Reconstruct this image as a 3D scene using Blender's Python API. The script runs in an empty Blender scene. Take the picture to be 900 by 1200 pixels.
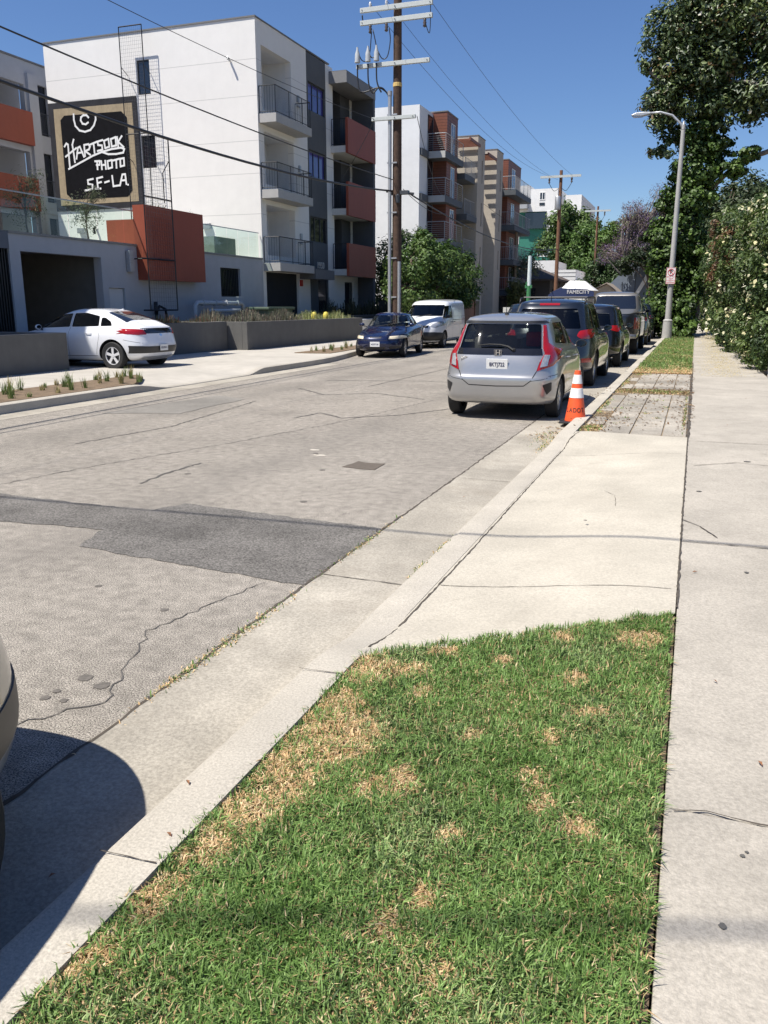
import bpy, bmesh, math, random
import numpy as np
from mathutils import Vector, Matrix, geometry
from mathutils.bvhtree import BVHTree
R = math.radians
random.seed(7)
sc = bpy.context.scene

# ------------------------------------------------------------------ camera, sky, sun, exposure
cam_d = bpy.data.cameras.new('camera'); cam = bpy.data.objects.new('camera', cam_d)
sc.collection.objects.link(cam); sc.camera = cam
cam.location = (0, 0, 1.62)
cam.rotation_euler = (R(90 - 14.008), 0, R(20.108))
cam_d.sensor_fit = 'VERTICAL'; cam_d.sensor_height = 24.0; cam_d.lens = 24.0 * 970 / 1200
cam_d.clip_start = 0.05; cam_d.clip_end = 3000
SUN = Vector((0.37, 0.40, -1.0)).normalized()
w = bpy.data.worlds.new('World'); sc.world = w; w.use_nodes = True
nt = w.node_tree; sky = nt.nodes.new('ShaderNodeTexSky'); sky.sky_type = 'NISHITA'
sky.sun_disc = False; sky.sun_elevation = R(61.4); sky.sun_rotation = math.atan2(-.37, -.40)
sky.air_density = 1.0; sky.dust_density = 0.3; sky.ozone_density = 6.0; sky.altitude = 100
nt.nodes['Background'].inputs['Strength'].default_value = 0.075
hs = nt.nodes.new('ShaderNodeHueSaturation'); hs.inputs['Saturation'].default_value = 1.10; hs.inputs['Value'].default_value = 1.15; hs.inputs['Hue'].default_value = .508
nt.links.new(sky.outputs[0], hs.inputs['Color']); nt.links.new(hs.outputs[0], nt.nodes['Background'].inputs[0])
sd = bpy.data.lights.new('sun', 'SUN'); so = bpy.data.objects.new('sun', sd); sc.collection.objects.link(so)
sd.energy = 5.0; sd.angle = R(0.53); sd.color = (1.0, 0.95, 0.87)
so.rotation_euler = SUN.to_track_quat('-Z', 'Y').to_euler(); so.location = (-20, -20, 40)
sc.view_settings.view_transform = 'Standard'; sc.view_settings.look = 'None'
sc.view_settings.exposure = 0.50; sc.view_settings.gamma = 1.0
sc.cycles.max_bounces = 6; sc.cycles.transparent_max_bounces = 12

# ------------------------------------------------------------------ helpers
def link(o): sc.collection.objects.link(o); return o
def tag(o, label=None, cat=None, group=None, kind=None):
    if label: o['label'] = label
    if cat: o['category'] = cat
    if group: o['group'] = group
    if kind: o['kind'] = kind
    return o
def empty(name, loc, label, cat, group=None, rz=0.0):
    o = link(bpy.data.objects.new(name, None)); o.location = loc; o.rotation_euler = (0, 0, rz)
    o.empty_display_size = .2
    return tag(o, label, cat, group)
def setparent(o, p, world=True):
    o.parent = p
    if world: o.matrix_parent_inverse = Matrix.Translation(-Vector(p.location)) if p.type == 'EMPTY' else Matrix.Identity(4)
def wp(o, p):   # world-coordinate mesh under a (possibly nested) parent
    o.parent = p
    if p.parent is None and p.type == 'EMPTY': o.matrix_parent_inverse = Matrix.Translation(-Vector(p.location))
class MB:
    def __init__(s): s.v = []; s.f = []; s.mi = []
    def add(s, vs, fs, mi=0):
        n = len(s.v); s.v += [tuple(v) for v in vs]; s.f += [tuple(i + n for i in f) for f in fs]; s.mi += [mi] * len(fs); return s
    def box(s, x0, x1, y0, y1, z0, z1, mi=0):
        x0, x1 = min(x0, x1), max(x0, x1); y0, y1 = min(y0, y1), max(y0, y1); z0, z1 = min(z0, z1), max(z0, z1)
        return s.add([(x0,y0,z0),(x1,y0,z0),(x1,y1,z0),(x0,y1,z0),(x0,y0,z1),(x1,y0,z1),(x1,y1,z1),(x0,y1,z1)],
            [(0,3,2,1),(4,5,6,7),(0,1,5,4),(1,2,6,5),(2,3,7,6),(3,0,4,7)], mi)
    def prism(s, pts, d, mi=0):     # pts: 3d polygon, d: extrusion vector
        n = len(pts); a = [Vector(p) for p in pts]; b = [p + Vector(d) for p in a]
        return s.add(a + b, [tuple(range(n))[::-1], tuple(range(n, 2*n))] + [(i, (i+1) % n, n + (i+1) % n, n + i) for i in range(n)], mi)
    def tube(s, pts, r, k=8, cap=True, mi=0):
        P = [Vector(p) for p in pts]; rr = r if isinstance(r, (list, tuple)) else [r] * len(P)
        vs = []; fs = []; prev = None
        for i, p in enumerate(P):
            t = (P[min(i+1, len(P)-1)] - P[max(i-1, 0)])
            t = t.normalized() if t.length > 1e-9 else Vector((0,0,1))
            if prev is None:
                a = t.cross(Vector((0,0,1)) if abs(t.z) < .9 else Vector((1,0,0))).normalized()
            else: a = (prev - t * prev.dot(t)).normalized()
            prev = a; b = t.cross(a)
            for j in range(k):
                q = 2*math.pi*j/k; vs.append(p + (a*math.cos(q) + b*math.sin(q)) * rr[i])
        for i in range(len(P)-1):
            for j in range(k): fs.append((i*k+j, i*k+(j+1) % k, (i+1)*k+(j+1) % k, (i+1)*k+j))
        if cap: fs += [tuple(range(k))[::-1], tuple(range((len(P)-1)*k, len(P)*k))]
        return s.add(vs, fs, mi)
    def lathe(s, prof, c, axis='z', k=24, mi=0, cap=True):   # prof [(r, h)]
        vs = []; fs = []; n = len(prof)
        for (r, h) in prof:
            for j in range(k):
                q = 2*math.pi*j/k; u, v = r*math.cos(q), r*math.sin(q)
                vs.append((c[0]+u, c[1]+v, c[2]+h) if axis == 'z' else ((c[0]+u, c[1]+h, c[2]+v) if axis == 'y' else (c[0]+h, c[1]+u, c[2]+v)))
        for i in range(n-1):
            for j in range(k): fs.append((i*k+j, i*k+(j+1) % k, (i+1)*k+(j+1) % k, (i+1)*k+j))
        if cap and prof[0][0] > 1e-6: fs.append(tuple(range(k))[::-1])
        if cap and prof[-1][0] > 1e-6: fs.append(tuple(range((n-1)*k, n*k)))
        return s.add(vs, fs, mi)
    def build(s, name, mats, parent=None, smooth=False, bevel=0, local=False):
        me = bpy.data.meshes.new(name); me.from_pydata(s.v, [], s.f); me.update()
        bm = bmesh.new(); bm.from_mesh(me); bmesh.ops.recalc_face_normals(bm, faces=bm.faces) if len(bm.faces) < 60000 else None
        bm.to_mesh(me); bm.free()
        if not isinstance(mats, (list, tuple)): mats = [mats]
        for m in mats: me.materials.append(m)
        if len(mats) > 1 and len(s.mi) == len(me.polygons): me.polygons.foreach_set('material_index', s.mi)
        if smooth: me.polygons.foreach_set('use_smooth', [True] * len(me.polygons)); 
        o = link(bpy.data.objects.new(name, me))
        if smooth == 'auto':
            try: me.set_sharp_from_angle(angle=R(38))
            except Exception: pass
        if bevel:
            b = o.modifiers.new('bevel', 'BEVEL'); b.width = bevel; b.segments = 2; b.limit_method = 'ANGLE'
        if parent is not None:
            if local: o.parent = parent
            else: wp(o, parent)
        return o
def struct(name, mb, m, **k):
    o = mb.build(name, m, **k); o['kind'] = 'structure'; return o

# ------------------------------------------------------------------ materials
MATS = {}
def pm(name, col, rough=.7, var=.12, scale=6, bump=0.0, bscale=None, metal=0.0, spec=.5, stain=0.0, stscale=.6, coat=0.0, streak=0.0, emit=None, vcol=False, trans=0.0, speck=0.0, spscale=90):
    if name in MATS: return MATS[name]
    m = bpy.data.materials.new(name); m.use_nodes = True; N = m.node_tree.nodes; L = m.node_tree.links
    b = N['Principled BSDF']; b.inputs['Roughness'].default_value = rough; b.inputs['Metallic'].default_value = metal
    b.inputs['Specular IOR Level'].default_value = spec; b.inputs['Coat Weight'].default_value = coat; b.inputs['Coat Roughness'].default_value = .04
    g = N.new('ShaderNodeNewGeometry'); src = g.outputs['Position']
    def noise(sc_, det=6, ro=.6, vec=None):
        n = N.new('ShaderNodeTexNoise'); n.inputs['Scale'].default_value = sc_; n.inputs['Detail'].default_value = det; n.inputs['Roughness'].default_value = ro
        L.new(vec or src, n.inputs['Vector']); return n
    def mth(op, a, b_=None, clamp=False):
        n = N.new('ShaderNodeMath'); n.operation = op; n.use_clamp = clamp
        for i, q in enumerate((a, b_)):
            if q is None: continue
            if isinstance(q, (int, float)): n.inputs[i].default_value = q
            else: L.new(q, n.inputs[i])
        return n.outputs[0]
    def mp(v, a, b_, c, d):
        n = N.new('ShaderNodeMapRange'); L.new(v, n.inputs[0])
        for i, q in enumerate((a, b_, c, d)): n.inputs[i+1].default_value = q
        return n.outputs[0]
    def mix(f, A, B, mode='MIX'):
        n = N.new('ShaderNodeMix'); n.data_type = 'RGBA'; n.blend_type = mode
        if isinstance(f, (int, float)): n.inputs[0].default_value = f
        else: L.new(f, n.inputs[0])
        for i, q in ((6, A), (7, B)):
            if isinstance(q, tuple): n.inputs[i].default_value = (*q[:3], 1)
            else: L.new(q, n.inputs[i])
        return n.outputs[2]
    m['h'] = 1
    n1 = noise(scale); val = mp(n1.outputs[0], .3, .7, 1-var, 1+var)
    if speck:
        n3 = noise(spscale, 3, .7); val = mth('MULTIPLY', val, mp(n3.outputs[0], .35, .65, 1-speck, 1+speck))
    if stain:
        n2 = noise(stscale, 4, .55); val = mth('MULTIPLY', val, mp(n2.outputs[0], .35, .65, 1-stain, 1+stain*.4))
    if streak:
        mpn = N.new('ShaderNodeMapping'); mpn.inputs['Scale'].default_value = (3, 3, .18); L.new(src, mpn.inputs[0])
        n4 = noise(1.2, 5, .6, mpn.outputs[0]); val = mth('MULTIPLY', val, mp(n4.outputs[0], .4, .75, 1, 1-streak))
    if vcol:
        a = N.new('ShaderNodeAttribute'); a.attribute_name = 'Col'; base = a.outputs[0]
    else: base = tuple(col)
    vm = N.new('ShaderNodeVectorMath'); vm.operation = 'SCALE'
    if vcol: L.new(base, vm.inputs[0])
    else: vm.inputs[0].default_value = base[:3]
    L.new(val, vm.inputs['Scale']); L.new(vm.outputs[0], b.inputs['Base Color'])
    if bump:
        nb = noise(bscale or scale*4, 5, .65); bn = N.new('ShaderNodeBump'); bn.inputs['Strength'].default_value = min(1, bump); bn.inputs['Distance'].default_value = .02
        L.new(nb.outputs[0], bn.inputs['Height']); L.new(bn.outputs[0], b.inputs['Normal'])
    if emit: b.inputs['Emission Color'].default_value = (*emit[:3], 1); b.inputs['Emission Strength'].default_value = emit[3]
    if trans:
        tr = N.new('ShaderNodeBsdfTranslucent'); L.new(vm.outputs[0], tr.inputs[0]); ms = N.new('ShaderNodeMixShader'); ms.inputs[0].default_value = trans
        L.new(b.outputs[0], ms.inputs[1]); L.new(tr.outputs[0], ms.inputs[2]); L.new(ms.outputs[0], N['Material Output'].inputs[0])
    m['_v'] = 1
    MATS[name] = m; m_ctx[name] = (N, L, src, noise, mth, mp, mix, vm, b)
    return m
m_ctx = {}
def glass(name, tint, ior=1.45):
    if name in MATS: return MATS[name]
    m = bpy.data.materials.new(name); m.use_nodes = True; N = m.node_tree.nodes; L = m.node_tree.links; N.remove(N['Principled BSDF'])
    t = N.new('ShaderNodeBsdfTransparent'); t.inputs[0].default_value = (*tint, 1); g = N.new('ShaderNodeBsdfGlossy'); g.inputs['Roughness'].default_value = .02
    lw = N.new('ShaderNodeLayerWeight'); lw.inputs[0].default_value = .5; pw = N.new('ShaderNodeMath'); pw.operation = 'POWER'; pw.inputs[1].default_value = 4.0; L.new(lw.outputs['Facing'], pw.inputs[0]); f = N.new('ShaderNodeMapRange'); f.inputs[3].default_value = .05; f.inputs[4].default_value = .85; L.new(pw.outputs[0], f.inputs[0]); ms = N.new('ShaderNodeMixShader')
    n = N.new('ShaderNodeTexNoise'); n.inputs['Scale'].default_value = 2.5; gg = N.new('ShaderNodeNewGeometry'); L.new(gg.outputs['Position'], n.inputs['Vector'])
    bm_ = N.new('ShaderNodeBump'); bm_.inputs['Strength'].default_value = .03; bm_.inputs['Distance'].default_value = .02; L.new(n.outputs[0], bm_.inputs['Height']); L.new(bm_.outputs[0], g.inputs['Normal'])
    L.new(f.outputs[0], ms.inputs[0]); L.new(t.outputs[0], ms.inputs[1]); L.new(g.outputs[0], ms.inputs[2]); L.new(ms.outputs[0], N['Material Output'].inputs[0])
    MATS[name] = m; return m
def lines_z(name, zs, half=.015, dark=.72):   # thin dark render joints at given heights
    N, L, src, noise, mth, mp, mix, vm, b = m_ctx[name]
    s = N.new('ShaderNodeSeparateXYZ'); L.new(src, s.inputs[0]); acc = None
    for z in zs:
        d = mth('ABSOLUTE', mth('SUBTRACT', s.outputs[2], z)); c = mth('LESS_THAN', d, half)
        acc = c if acc is None else mth('MAXIMUM', acc, c)
    out = mix(acc, vm.outputs[0], tuple(x*dark for x in vm.inputs[0].default_value[:3])); L.new(out, b.inputs['Base Color'])

stucco_w = pm('white_stucco', (.80,.775,.73), .85, .02, 3, .2, 60, stain=.02, streak=.02, spec=.2)
lines_z('white_stucco', [11.9, 10.45, 8.65, 7.3, 5.6])
stucco_p = pm('pale_stucco', (.42,.43,.45), .85, .04, 3, .25, 60, stain=.05, spec=.2)
stucco_g = pm('grey_stucco', (.12,.125,.13), .85, .05, 4, .25, 60, stain=.06, spec=.2)
stucco_w2 = pm('plain_white_stucco', (.76,.755,.74), .85, .03, 3, .2, 60, stain=.05, streak=.05, spec=.2)
red_p = pm('rust_red_panel', (.285,.062,.031), .6, .05, 5, .05, stain=.06, streak=.06)
wall_g = pm('garden_wall_grey', (.135,.132,.125), .8, .06, 4, .3, 50, stain=.1, streak=.08, spec=.2)
beige_s = pm('beige_stucco', (.45,.40,.33), .85, .05, 4, .2, 60, stain=.06)
wood_p = pm('wood_panel', (.185,.058,.030), .55, .10, 8, .1)
black_m = pm('black_metal', (.015,.016,.018), .45, .2, 20)
dark_m = pm('dark_grey_metal', (.055,.06,.068), .45, .1, 20)
grey_m = pm('galvanized_metal', (.42,.43,.44), .45, .10, 14, metal=.5)
white_pt = pm('white_paint', (.78,.78,.76), .5, .03, 10)
pane_d = pm('dark_window_glass', (.012,.015,.022), .04, .1, 3, spec=.8, coat=.3)
pane_b = pm('sky_reflection_tint', (.07,.065,.24), .08, .1, 3, spec=.6)  # purplish tint, with the sky's reflection painted into the pane colour
interior_d = pm('dark_interior', (.03,.032,.036), .8, .1, 3)
tyre_m = pm('tyre_rubber', (.018,.018,.019), .8, .15, 30, .2, 120)
rim_m = pm('alloy_rim', (.5,.5,.51), .3, .06, 20, metal=.85)
plastic_k = pm('black_plastic', (.018,.018,.02), .45, .1, 20)
chrome_m = pm('chrome', (.75,.75,.77), .12, .02, 20, metal=1)
redlens = pm('red_lamp_lens', (.33,.008,.012), .12, .12, 60, coat=.6)
clearlens = pm('clear_lamp_lens', (.50,.51,.52), .15, .25, 40, coat=.6, metal=.5)
seam_m = pm('panel_gap', (.01,.01,.01), .8, .1, 20)
gl_clear = glass('car_glass_light', (.62,.66,.64)); gl_dark = glass('car_glass_tinted', (.13,.14,.14)); gl_mid = glass('car_glass_mid', (.50,.53,.51))
gl_rail = glass('railing_glass', (.80,.93,.87), 1.5)
seat_m = pm('seat_fabric', (.04,.04,.042), .9, .15, 30)

# ------------------------------------------------------------------ foliage
def leafmesh(name, C, Nrm, sizes, cols, m, parent=None, aspect=.5, fold=.25, seed=0, kind=None):
    rng = np.random.default_rng(seed); n = len(C)
    d = rng.normal(size=(n, 3)); d /= np.linalg.norm(d, axis=1)[:, None]
    nn = Nrm / (np.linalg.norm(Nrm, axis=1)[:, None] + 1e-9)
    a = d - nn * np.sum(d*nn, axis=1)[:, None]; a /= np.linalg.norm(a, axis=1)[:, None] + 1e-9
    b = np.cross(nn, a); s = sizes[:, None]
    V = np.empty((n, 6, 3), np.float32); h = nn * s * fold * .4
    V[:, 0] = C - a*s*.5; V[:, 1] = C - a*s*.12 + b*s*aspect*.5 + h; V[:, 2] = C + a*s*.25 + b*s*aspect*.38 + h
    V[:, 3] = C + a*s*.55; V[:, 4] = C + a*s*.25 - b*s*aspect*.38 + h; V[:, 5] = C - a*s*.12 - b*s*aspect*.5 + h
    idx = np.arange(n)[:, None] * 6
    F = np.concatenate([idx + np.array([[0,1,2,3]]), idx + np.array([[0,3,4,5]])], axis=1).reshape(-1, 4)
    me = rawmesh(name, V.reshape(-1, 3), F, np.repeat(cols, 6, axis=0), m)
    o = link(bpy.data.objects.new(name, me))
    if parent is not None: wp(o, parent)
    if kind: o['kind'] = kind
    return o
def rawmesh(name, V, F, cols, m):
    me = bpy.data.meshes.new(name); nf, k = F.shape
    me.vertices.add(len(V)); me.vertices.foreach_set('co', np.asarray(V, np.float32).ravel())
    me.loops.add(nf*k); me.loops.foreach_set('vertex_index', F.astype(np.int32).ravel())
    me.polygons.add(nf); me.polygons.foreach_set('loop_start', np.arange(nf, dtype=np.int32)*k)
    try: me.polygons.foreach_set('loop_total', np.full(nf, k, np.int32))
    except Exception: pass
    me.update(calc_edges=True)
    if cols is not None:
        ca = me.color_attributes.new('Col', 'FLOAT_COLOR', 'POINT')
        c4 = np.ones((len(V), 4), np.float32); c4[:, :3] = cols; ca.data.foreach_set('color', c4.ravel())
    me.materials.append(m); me.validate(); return me
leaf_m = pm('leaf', (1,1,1), .5, .12, 3, vcol=True, trans=.22, spec=.4)
glossleaf_m = pm('glossy_leaf', (1,1,1), .45, .12, 3, vcol=True, trans=.12, spec=.6)
petal_m = pm('petal', (1,1,1), .7, .08, 4, vcol=True, trans=.3)
grass_m = pm('grass_blade', (1,1,1), .55, .1, 2, vcol=True, trans=.25, spec=.3)
bark_m = pm('bark', (.10,.075,.055), .9, .3, 12, .8, 30)
twig_m = pm('grey_bark', (.22,.19,.165), .9, .25, 12, .6, 30)
def blob_points(blobs, n, rng, clumps=30, csize=.16, shell=.55):
    vol = np.array([b[3]*b[4]*b[5] for b in blobs]); vol = vol**.75; pr = vol/vol.sum()
    C = []; Nn = []; K = []
    for b, p in zip(blobs, pr):
        k = max(4, int(clumps*p*len(blobs))); nb = int(n*p)
        u = rng.normal(size=(k, 3)); u /= np.linalg.norm(u, axis=1)[:, None]
        rad = 1 - shell*rng.random(k)**1.6 
        cc = u*rad[:, None]; which = rng.integers(0, k, nb); off = rng.normal(size=(nb, 3))*csize
        p_ = cc[which] + off; P = p_*np.array(b[3:6]) + np.array(b[:3])
        nr = off*3 + cc[which]*.6 + rng.normal(size=(nb, 3))*.5; nr[:, 2] += .5
        C.append(P); Nn.append(nr); K.append(which + 1000*len(K))
    return np.concatenate(C), np.concatenate(Nn), np.concatenate(K)
def foliage(name, blobs, n, size, pal, parent=None, m=None, seed=1, clumps=30, csize=.16, shell=.55, aspect=.5, zmin=None, kind=None, box=None):
    rng = np.random.default_rng(seed); C, Nn, K = blob_points(blobs, n, rng, clumps, csize, shell)
    keep = np.ones(len(C), bool)
    if zmin is not None: keep &= C[:, 2] > zmin
    if box: keep &= (C[:, 0] > box[0]) & (C[:, 0] < box[1]) & (C[:, 1] > box[2]) & (C[:, 1] < box[3])
    C, Nn, K = C[keep], Nn[keep], K[keep]; pal = np.array(pal)
    tone = (np.sin(K*12.9898)*43758.5453) % 1.0
    idx = np.clip(((tone*.65 + rng.random(len(C))*.35)*len(pal)).astype(int), 0, len(pal)-1)
    cols = pal[idx]*(0.85 + .3*rng.random((len(C), 1)))
    return leafmesh(name, C, Nn, size*(.6 + .8*rng.random(len(C))), cols, m or leaf_m, parent, aspect, seed=seed, kind=kind)
def limbs(mb, base, top, r0, tips, rng, k=8):
    b = Vector(base); t = Vector(top); pts = [b.lerp(t, i/5) + Vector((rng.uniform(-.06,.06), rng.uniform(-.06,.06), 0))*(i > 0) * (t-b).length*.3 for i in range(6)]
    mb.tube(pts, [r0*(1.25 if i == 0 else 1 - .1*i) for i in range(6)], k)
    for tp in tips:
        tp = Vector(tp); f = rng.uniform(.45, .95); s = b.lerp(t, f); midp = s.lerp(tp, .5) + Vector((rng.uniform(-.3,.3), rng.uniform(-.3,.3), rng.uniform(0,.5)))
        mb.tube([s, s.lerp(midp, .5) + Vector((0,0,.1)), midp, midp.lerp(tp, .5), tp], [r0*.5, r0*.42, r0*.32, r0*.2, r0*.07], 6)
def tips_of(blobs, rng, per=4):
    o = []
    for b in blobs:
        for _ in range(per):
            d = Vector((rng.uniform(-1,1), rng.uniform(-1,1), rng.uniform(-.3,1))).normalized()*rng.uniform(.5,.9); o.append((b[0]+d.x*b[3], b[1]+d.y*b[4], b[2]+d.z*b[5]))
    return o
def tree(name, loc, blobs, n, size, pal, label, cat='tree', group=None, top=None, r0=.2, seed=3, bark=None, per=4, **kw):
    e = empty(name, loc, label, cat, group); rng = random.Random(seed); mb = MB()
    tp = top or (blobs[0][0], blobs[0][1], blobs[0][2])
    limbs(mb, loc, tp, r0, tips_of(blobs, rng, per), rng); mb.build('trunk', bark or bark_m, e, smooth=True)
    foliage('crown', blobs, n, size, pal, e, seed=seed, **kw); return e
# ------------------------------------------------------------------ ground, road, kerbs, pavements
asph = pm('asphalt', (.278,.252,.216), .9, .24, 11, .08, 260, stain=.16, stscale=.5, speck=.95, spscale=150, spec=.2)
conc = pm('concrete', (.40,.365,.31), .88, .09, 3, .35, 90, stain=.12, stscale=.9, speck=.15, spscale=70, spec=.2)
conc_d = pm('driveway_concrete', (.475,.435,.36), .88, .08, 2.2, .3, 90, stain=.12, stscale=.8, speck=.12, spscale=60, spec=.2)
conc_g = pm('gutter_concrete', (.375,.342,.285), .9, .12, 3.5, .25, 110, stain=.2, stscale=.9, speck=.2, spscale=70, spec=.2)
conc_l = pm('left_concrete', (.44,.41,.36), .88, .08, 3, .3, 90, stain=.1, spec=.2)
soil = pm('soil', (.17,.12,.075), .95, .3, 9, .9, 40)
patch_m = pm('asphalt_patch', (.145,.136,.124), .9, .16, 2.5, .15, 150, stain=.25, stscale=1.1, speck=.6, spscale=80, spec=.2)
crack_m = pm('crack_dirt', (.075,.062,.048), .95, .3, 20)
tar_m = pm('crack_asphalt', (.095,.088,.08), .95, .3, 20)
dirt_m = pm('dry_ground', (.22,.17,.11), .95, .25, 3, .5, 30)
def add_cracks(name, msk_lo, scale, amount, wid=.012, zone=None):
    N, L, src, noise, mth, mp, mix, vm, b = m_ctx[name]
    nz = noise(1.6, 4, .6); add = N.new('ShaderNodeVectorMath'); add.operation = 'ADD'
    sc_ = N.new('ShaderNodeVectorMath'); sc_.operation = 'SCALE'; sc_.inputs['Scale'].default_value = .9; L.new(nz.outputs[1], sc_.inputs[0])
    L.new(src, add.inputs[0]); L.new(sc_.outputs[0], add.inputs[1])
    vo = N.new('ShaderNodeTexVoronoi'); vo.feature = 'DISTANCE_TO_EDGE'; vo.inputs['Scale'].default_value = scale; L.new(add.outputs[0], vo.inputs['Vector'])
    line = mp(vo.outputs[0], 0, wid, 1, 0); n2 = noise(.5, 3, .6); msk = mp(n2.outputs[0], msk_lo, msk_lo+.08, 0, 1)
    f = mth('MULTIPLY', mth('MULTIPLY', line, msk), amount, clamp=True)
    prev = b.inputs['Base Color'].links[0].from_socket
    out = mix(f, prev, (.045,.04,.036)); L.new(out, b.inputs['Base Color'])
add_cracks('asphalt', .53, .38, .55, .007)
def add_lanes(name):   # slightly darker oily strip between paler tyre tracks along each traffic lane
    N, L, src, noise, mth, mp, mix, vm, b = m_ctx[name]
    s = N.new('ShaderNodeSeparateXYZ'); L.new(src, s.inputs[0]); n = noise(.9, 4, .6); x = mth('ADD', s.outputs[0], mth('MULTIPLY', mth('SUBTRACT', n.outputs[0], .5), .9)); acc = None
    for cx in (-4.1, -7.6):
        d = mth('ABSOLUTE', mth('SUBTRACT', x, cx)); c = mp(d, 0, .55, 1, 0); acc = c if acc is None else mth('MAXIMUM', acc, c)
    prev = b.inputs['Base Color'].links[0].from_socket; L.new(mix(mth('MULTIPLY', acc, .30), prev, (.13,.12,.108)), b.inputs['Base Color'])
def blotch(name, scale, lo, hi, amt, col):   # real stains in a surface
    N, L, src, noise, mth, mp, mix, vm, b = m_ctx[name]
    n = noise(scale, 6, .62); f = mth('MULTIPLY', mp(n.outputs[0], lo, hi, 0, 1), amt); prev = b.inputs['Base Color'].links[0].from_socket
    L.new(mix(f, prev, col), b.inputs['Base Color'])
blotch('asphalt', .9, .54, .66, .22, (.14,.128,.112)); blotch('asphalt', 4.5, .58, .66, .30, (.13,.12,.105)); blotch('asphalt', 30, .62, .68, .55, (.07,.064,.057)); blotch('asphalt', 75, .64, .68, .7, (.55,.53,.48))
blotch('concrete', 1.3, .52, .74, .38, (.29,.265,.225)); blotch('concrete', 7, .58, .74, .4, (.22,.20,.17)); blotch('concrete', 30, .68, .74, .35, (.16,.14,.12))
blotch('driveway_concrete', 1.0, .52, .74, .38, (.36,.325,.265)); blotch('driveway_concrete', 5, .56, .74, .35, (.30,.27,.22)); blotch('driveway_concrete', 24, .66, .74, .45, (.2,.17,.13))
blotch('gutter_concrete', 1.6, .52, .70, .45, (.22,.19,.15)); blotch('asphalt_patch', 3, .55, .7, .4, (.16,.15,.14))
struct('ground', MB().box(-900, 900, -60, 1500, -.5, -.06), dirt_m)
struct('road', MB().box(-9.87, -1.5, -12, 420, -.055, 0).box(-11.05, -9.87, 19, 420, -.055, 0), asph)
def fixup(o):
    if sum(p.normal.z*p.area for p in o.data.polygons) < 0: o.data.flip_normals()
def gridsheet(name, m, xs, ys, zf, thick=.1):
    mb = MB(); nx, ny = len(xs), len(ys); P = []
    for y in ys:
        for i in range(nx):
            x = xs[i](y) if callable(xs[i]) else xs[i]; P.append((x, y, zf(x, y, i/(nx-1))))
    mb.add(P, [(j*nx+i, j*nx+i+1, (j+1)*nx+i+1, (j+1)*nx+i) for j in range(ny-1) for i in range(nx-1)])
    o = struct(name, mb, m, smooth=False)
    fixup(o)
    return o
def frange(a, b, st): n = max(1, round((b-a)/st)); return [a + (b-a)*i/n for i in range(n+1)]
def sm(a, b, x): t = min(1, max(0, (x-a)/(b-a))); return t*t*(3-2*t)
def hk(y): return .135 - .105*sm(2.95, 3.75, y) + .105*sm(9.35, 10.15, y)      # right kerb height
def kx(y): return -1.45 - .05*sm(2.8, 4.0, y) + .05*sm(9.3, 10.2, y)
ysA = frange(-10, 2.8, 1.6) + frange(2.9, 4.2, .1) + frange(4.6, 9.2, .5) + frange(9.3, 10.4, .1) + frange(11, 150, 3)
gridsheet('gutter', conc_g, [-2.04 , lambda y: kx(y) + .0], frange(-10, 150, .4), lambda x, y, u: .006 - .004*u + .0008*math.sin(y*3.1), .05)
# kerb: face, rounded nose, top
mb = MB(); prof = []
for y in ysA:
    h = hk(y); x = kx(y)
    prof += [(x-.012, y, -.02), (x, y, h*.55), (x+.012, y, h-.014), (x+.035, y, h), (x+.20, y, h+.004), (x+.20, y, -.04)]
mb.add(prof, [(j*6+i, j*6+i+1, (j+1)*6+i+1, (j+1)*6+i) for j in range(len(ysA)-1) for i in range(5)])
ko = struct('kerb', mb, pm('kerb_concrete', (.44,.405,.345), .88, .07, 3, .3, 110, stain=.12, speck=.18, spscale=110, spec=.2), smooth='auto')
blotch('kerb_concrete', 1.8, .54, .76, .3, (.30,.265,.22))
def yfront(x): return 3.18 + (x+1.27)*.80
def apz(x, y, u):
    h = hk(y)+.004; return h + (.122-h)*sm(0, .9, u)
mb = MB(); nu, nv = 14, 40; P = []
for j in range(nv+1):
    v = j/nv
    for i in range(nu+1):
        u = i/nu; x = kx(5)+.203 + u*(.028-kx(5)-.203); y0 = yfront(x) - .05; y = y0 + v*(10.25 - .12*math.exp(-((u-0)/.08)**2) - y0)
        P.append((x, y, apz(x, y, u)))
mb.add(P, [(j*(nu+1)+i, j*(nu+1)+i+1, (j+1)*(nu+1)+i+1, (j+1)*(nu+1)+i) for j in range(nv) for i in range(nu)])
ap = struct('driveway', mb, conc_d, smooth=True); fixup(ap)
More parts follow.
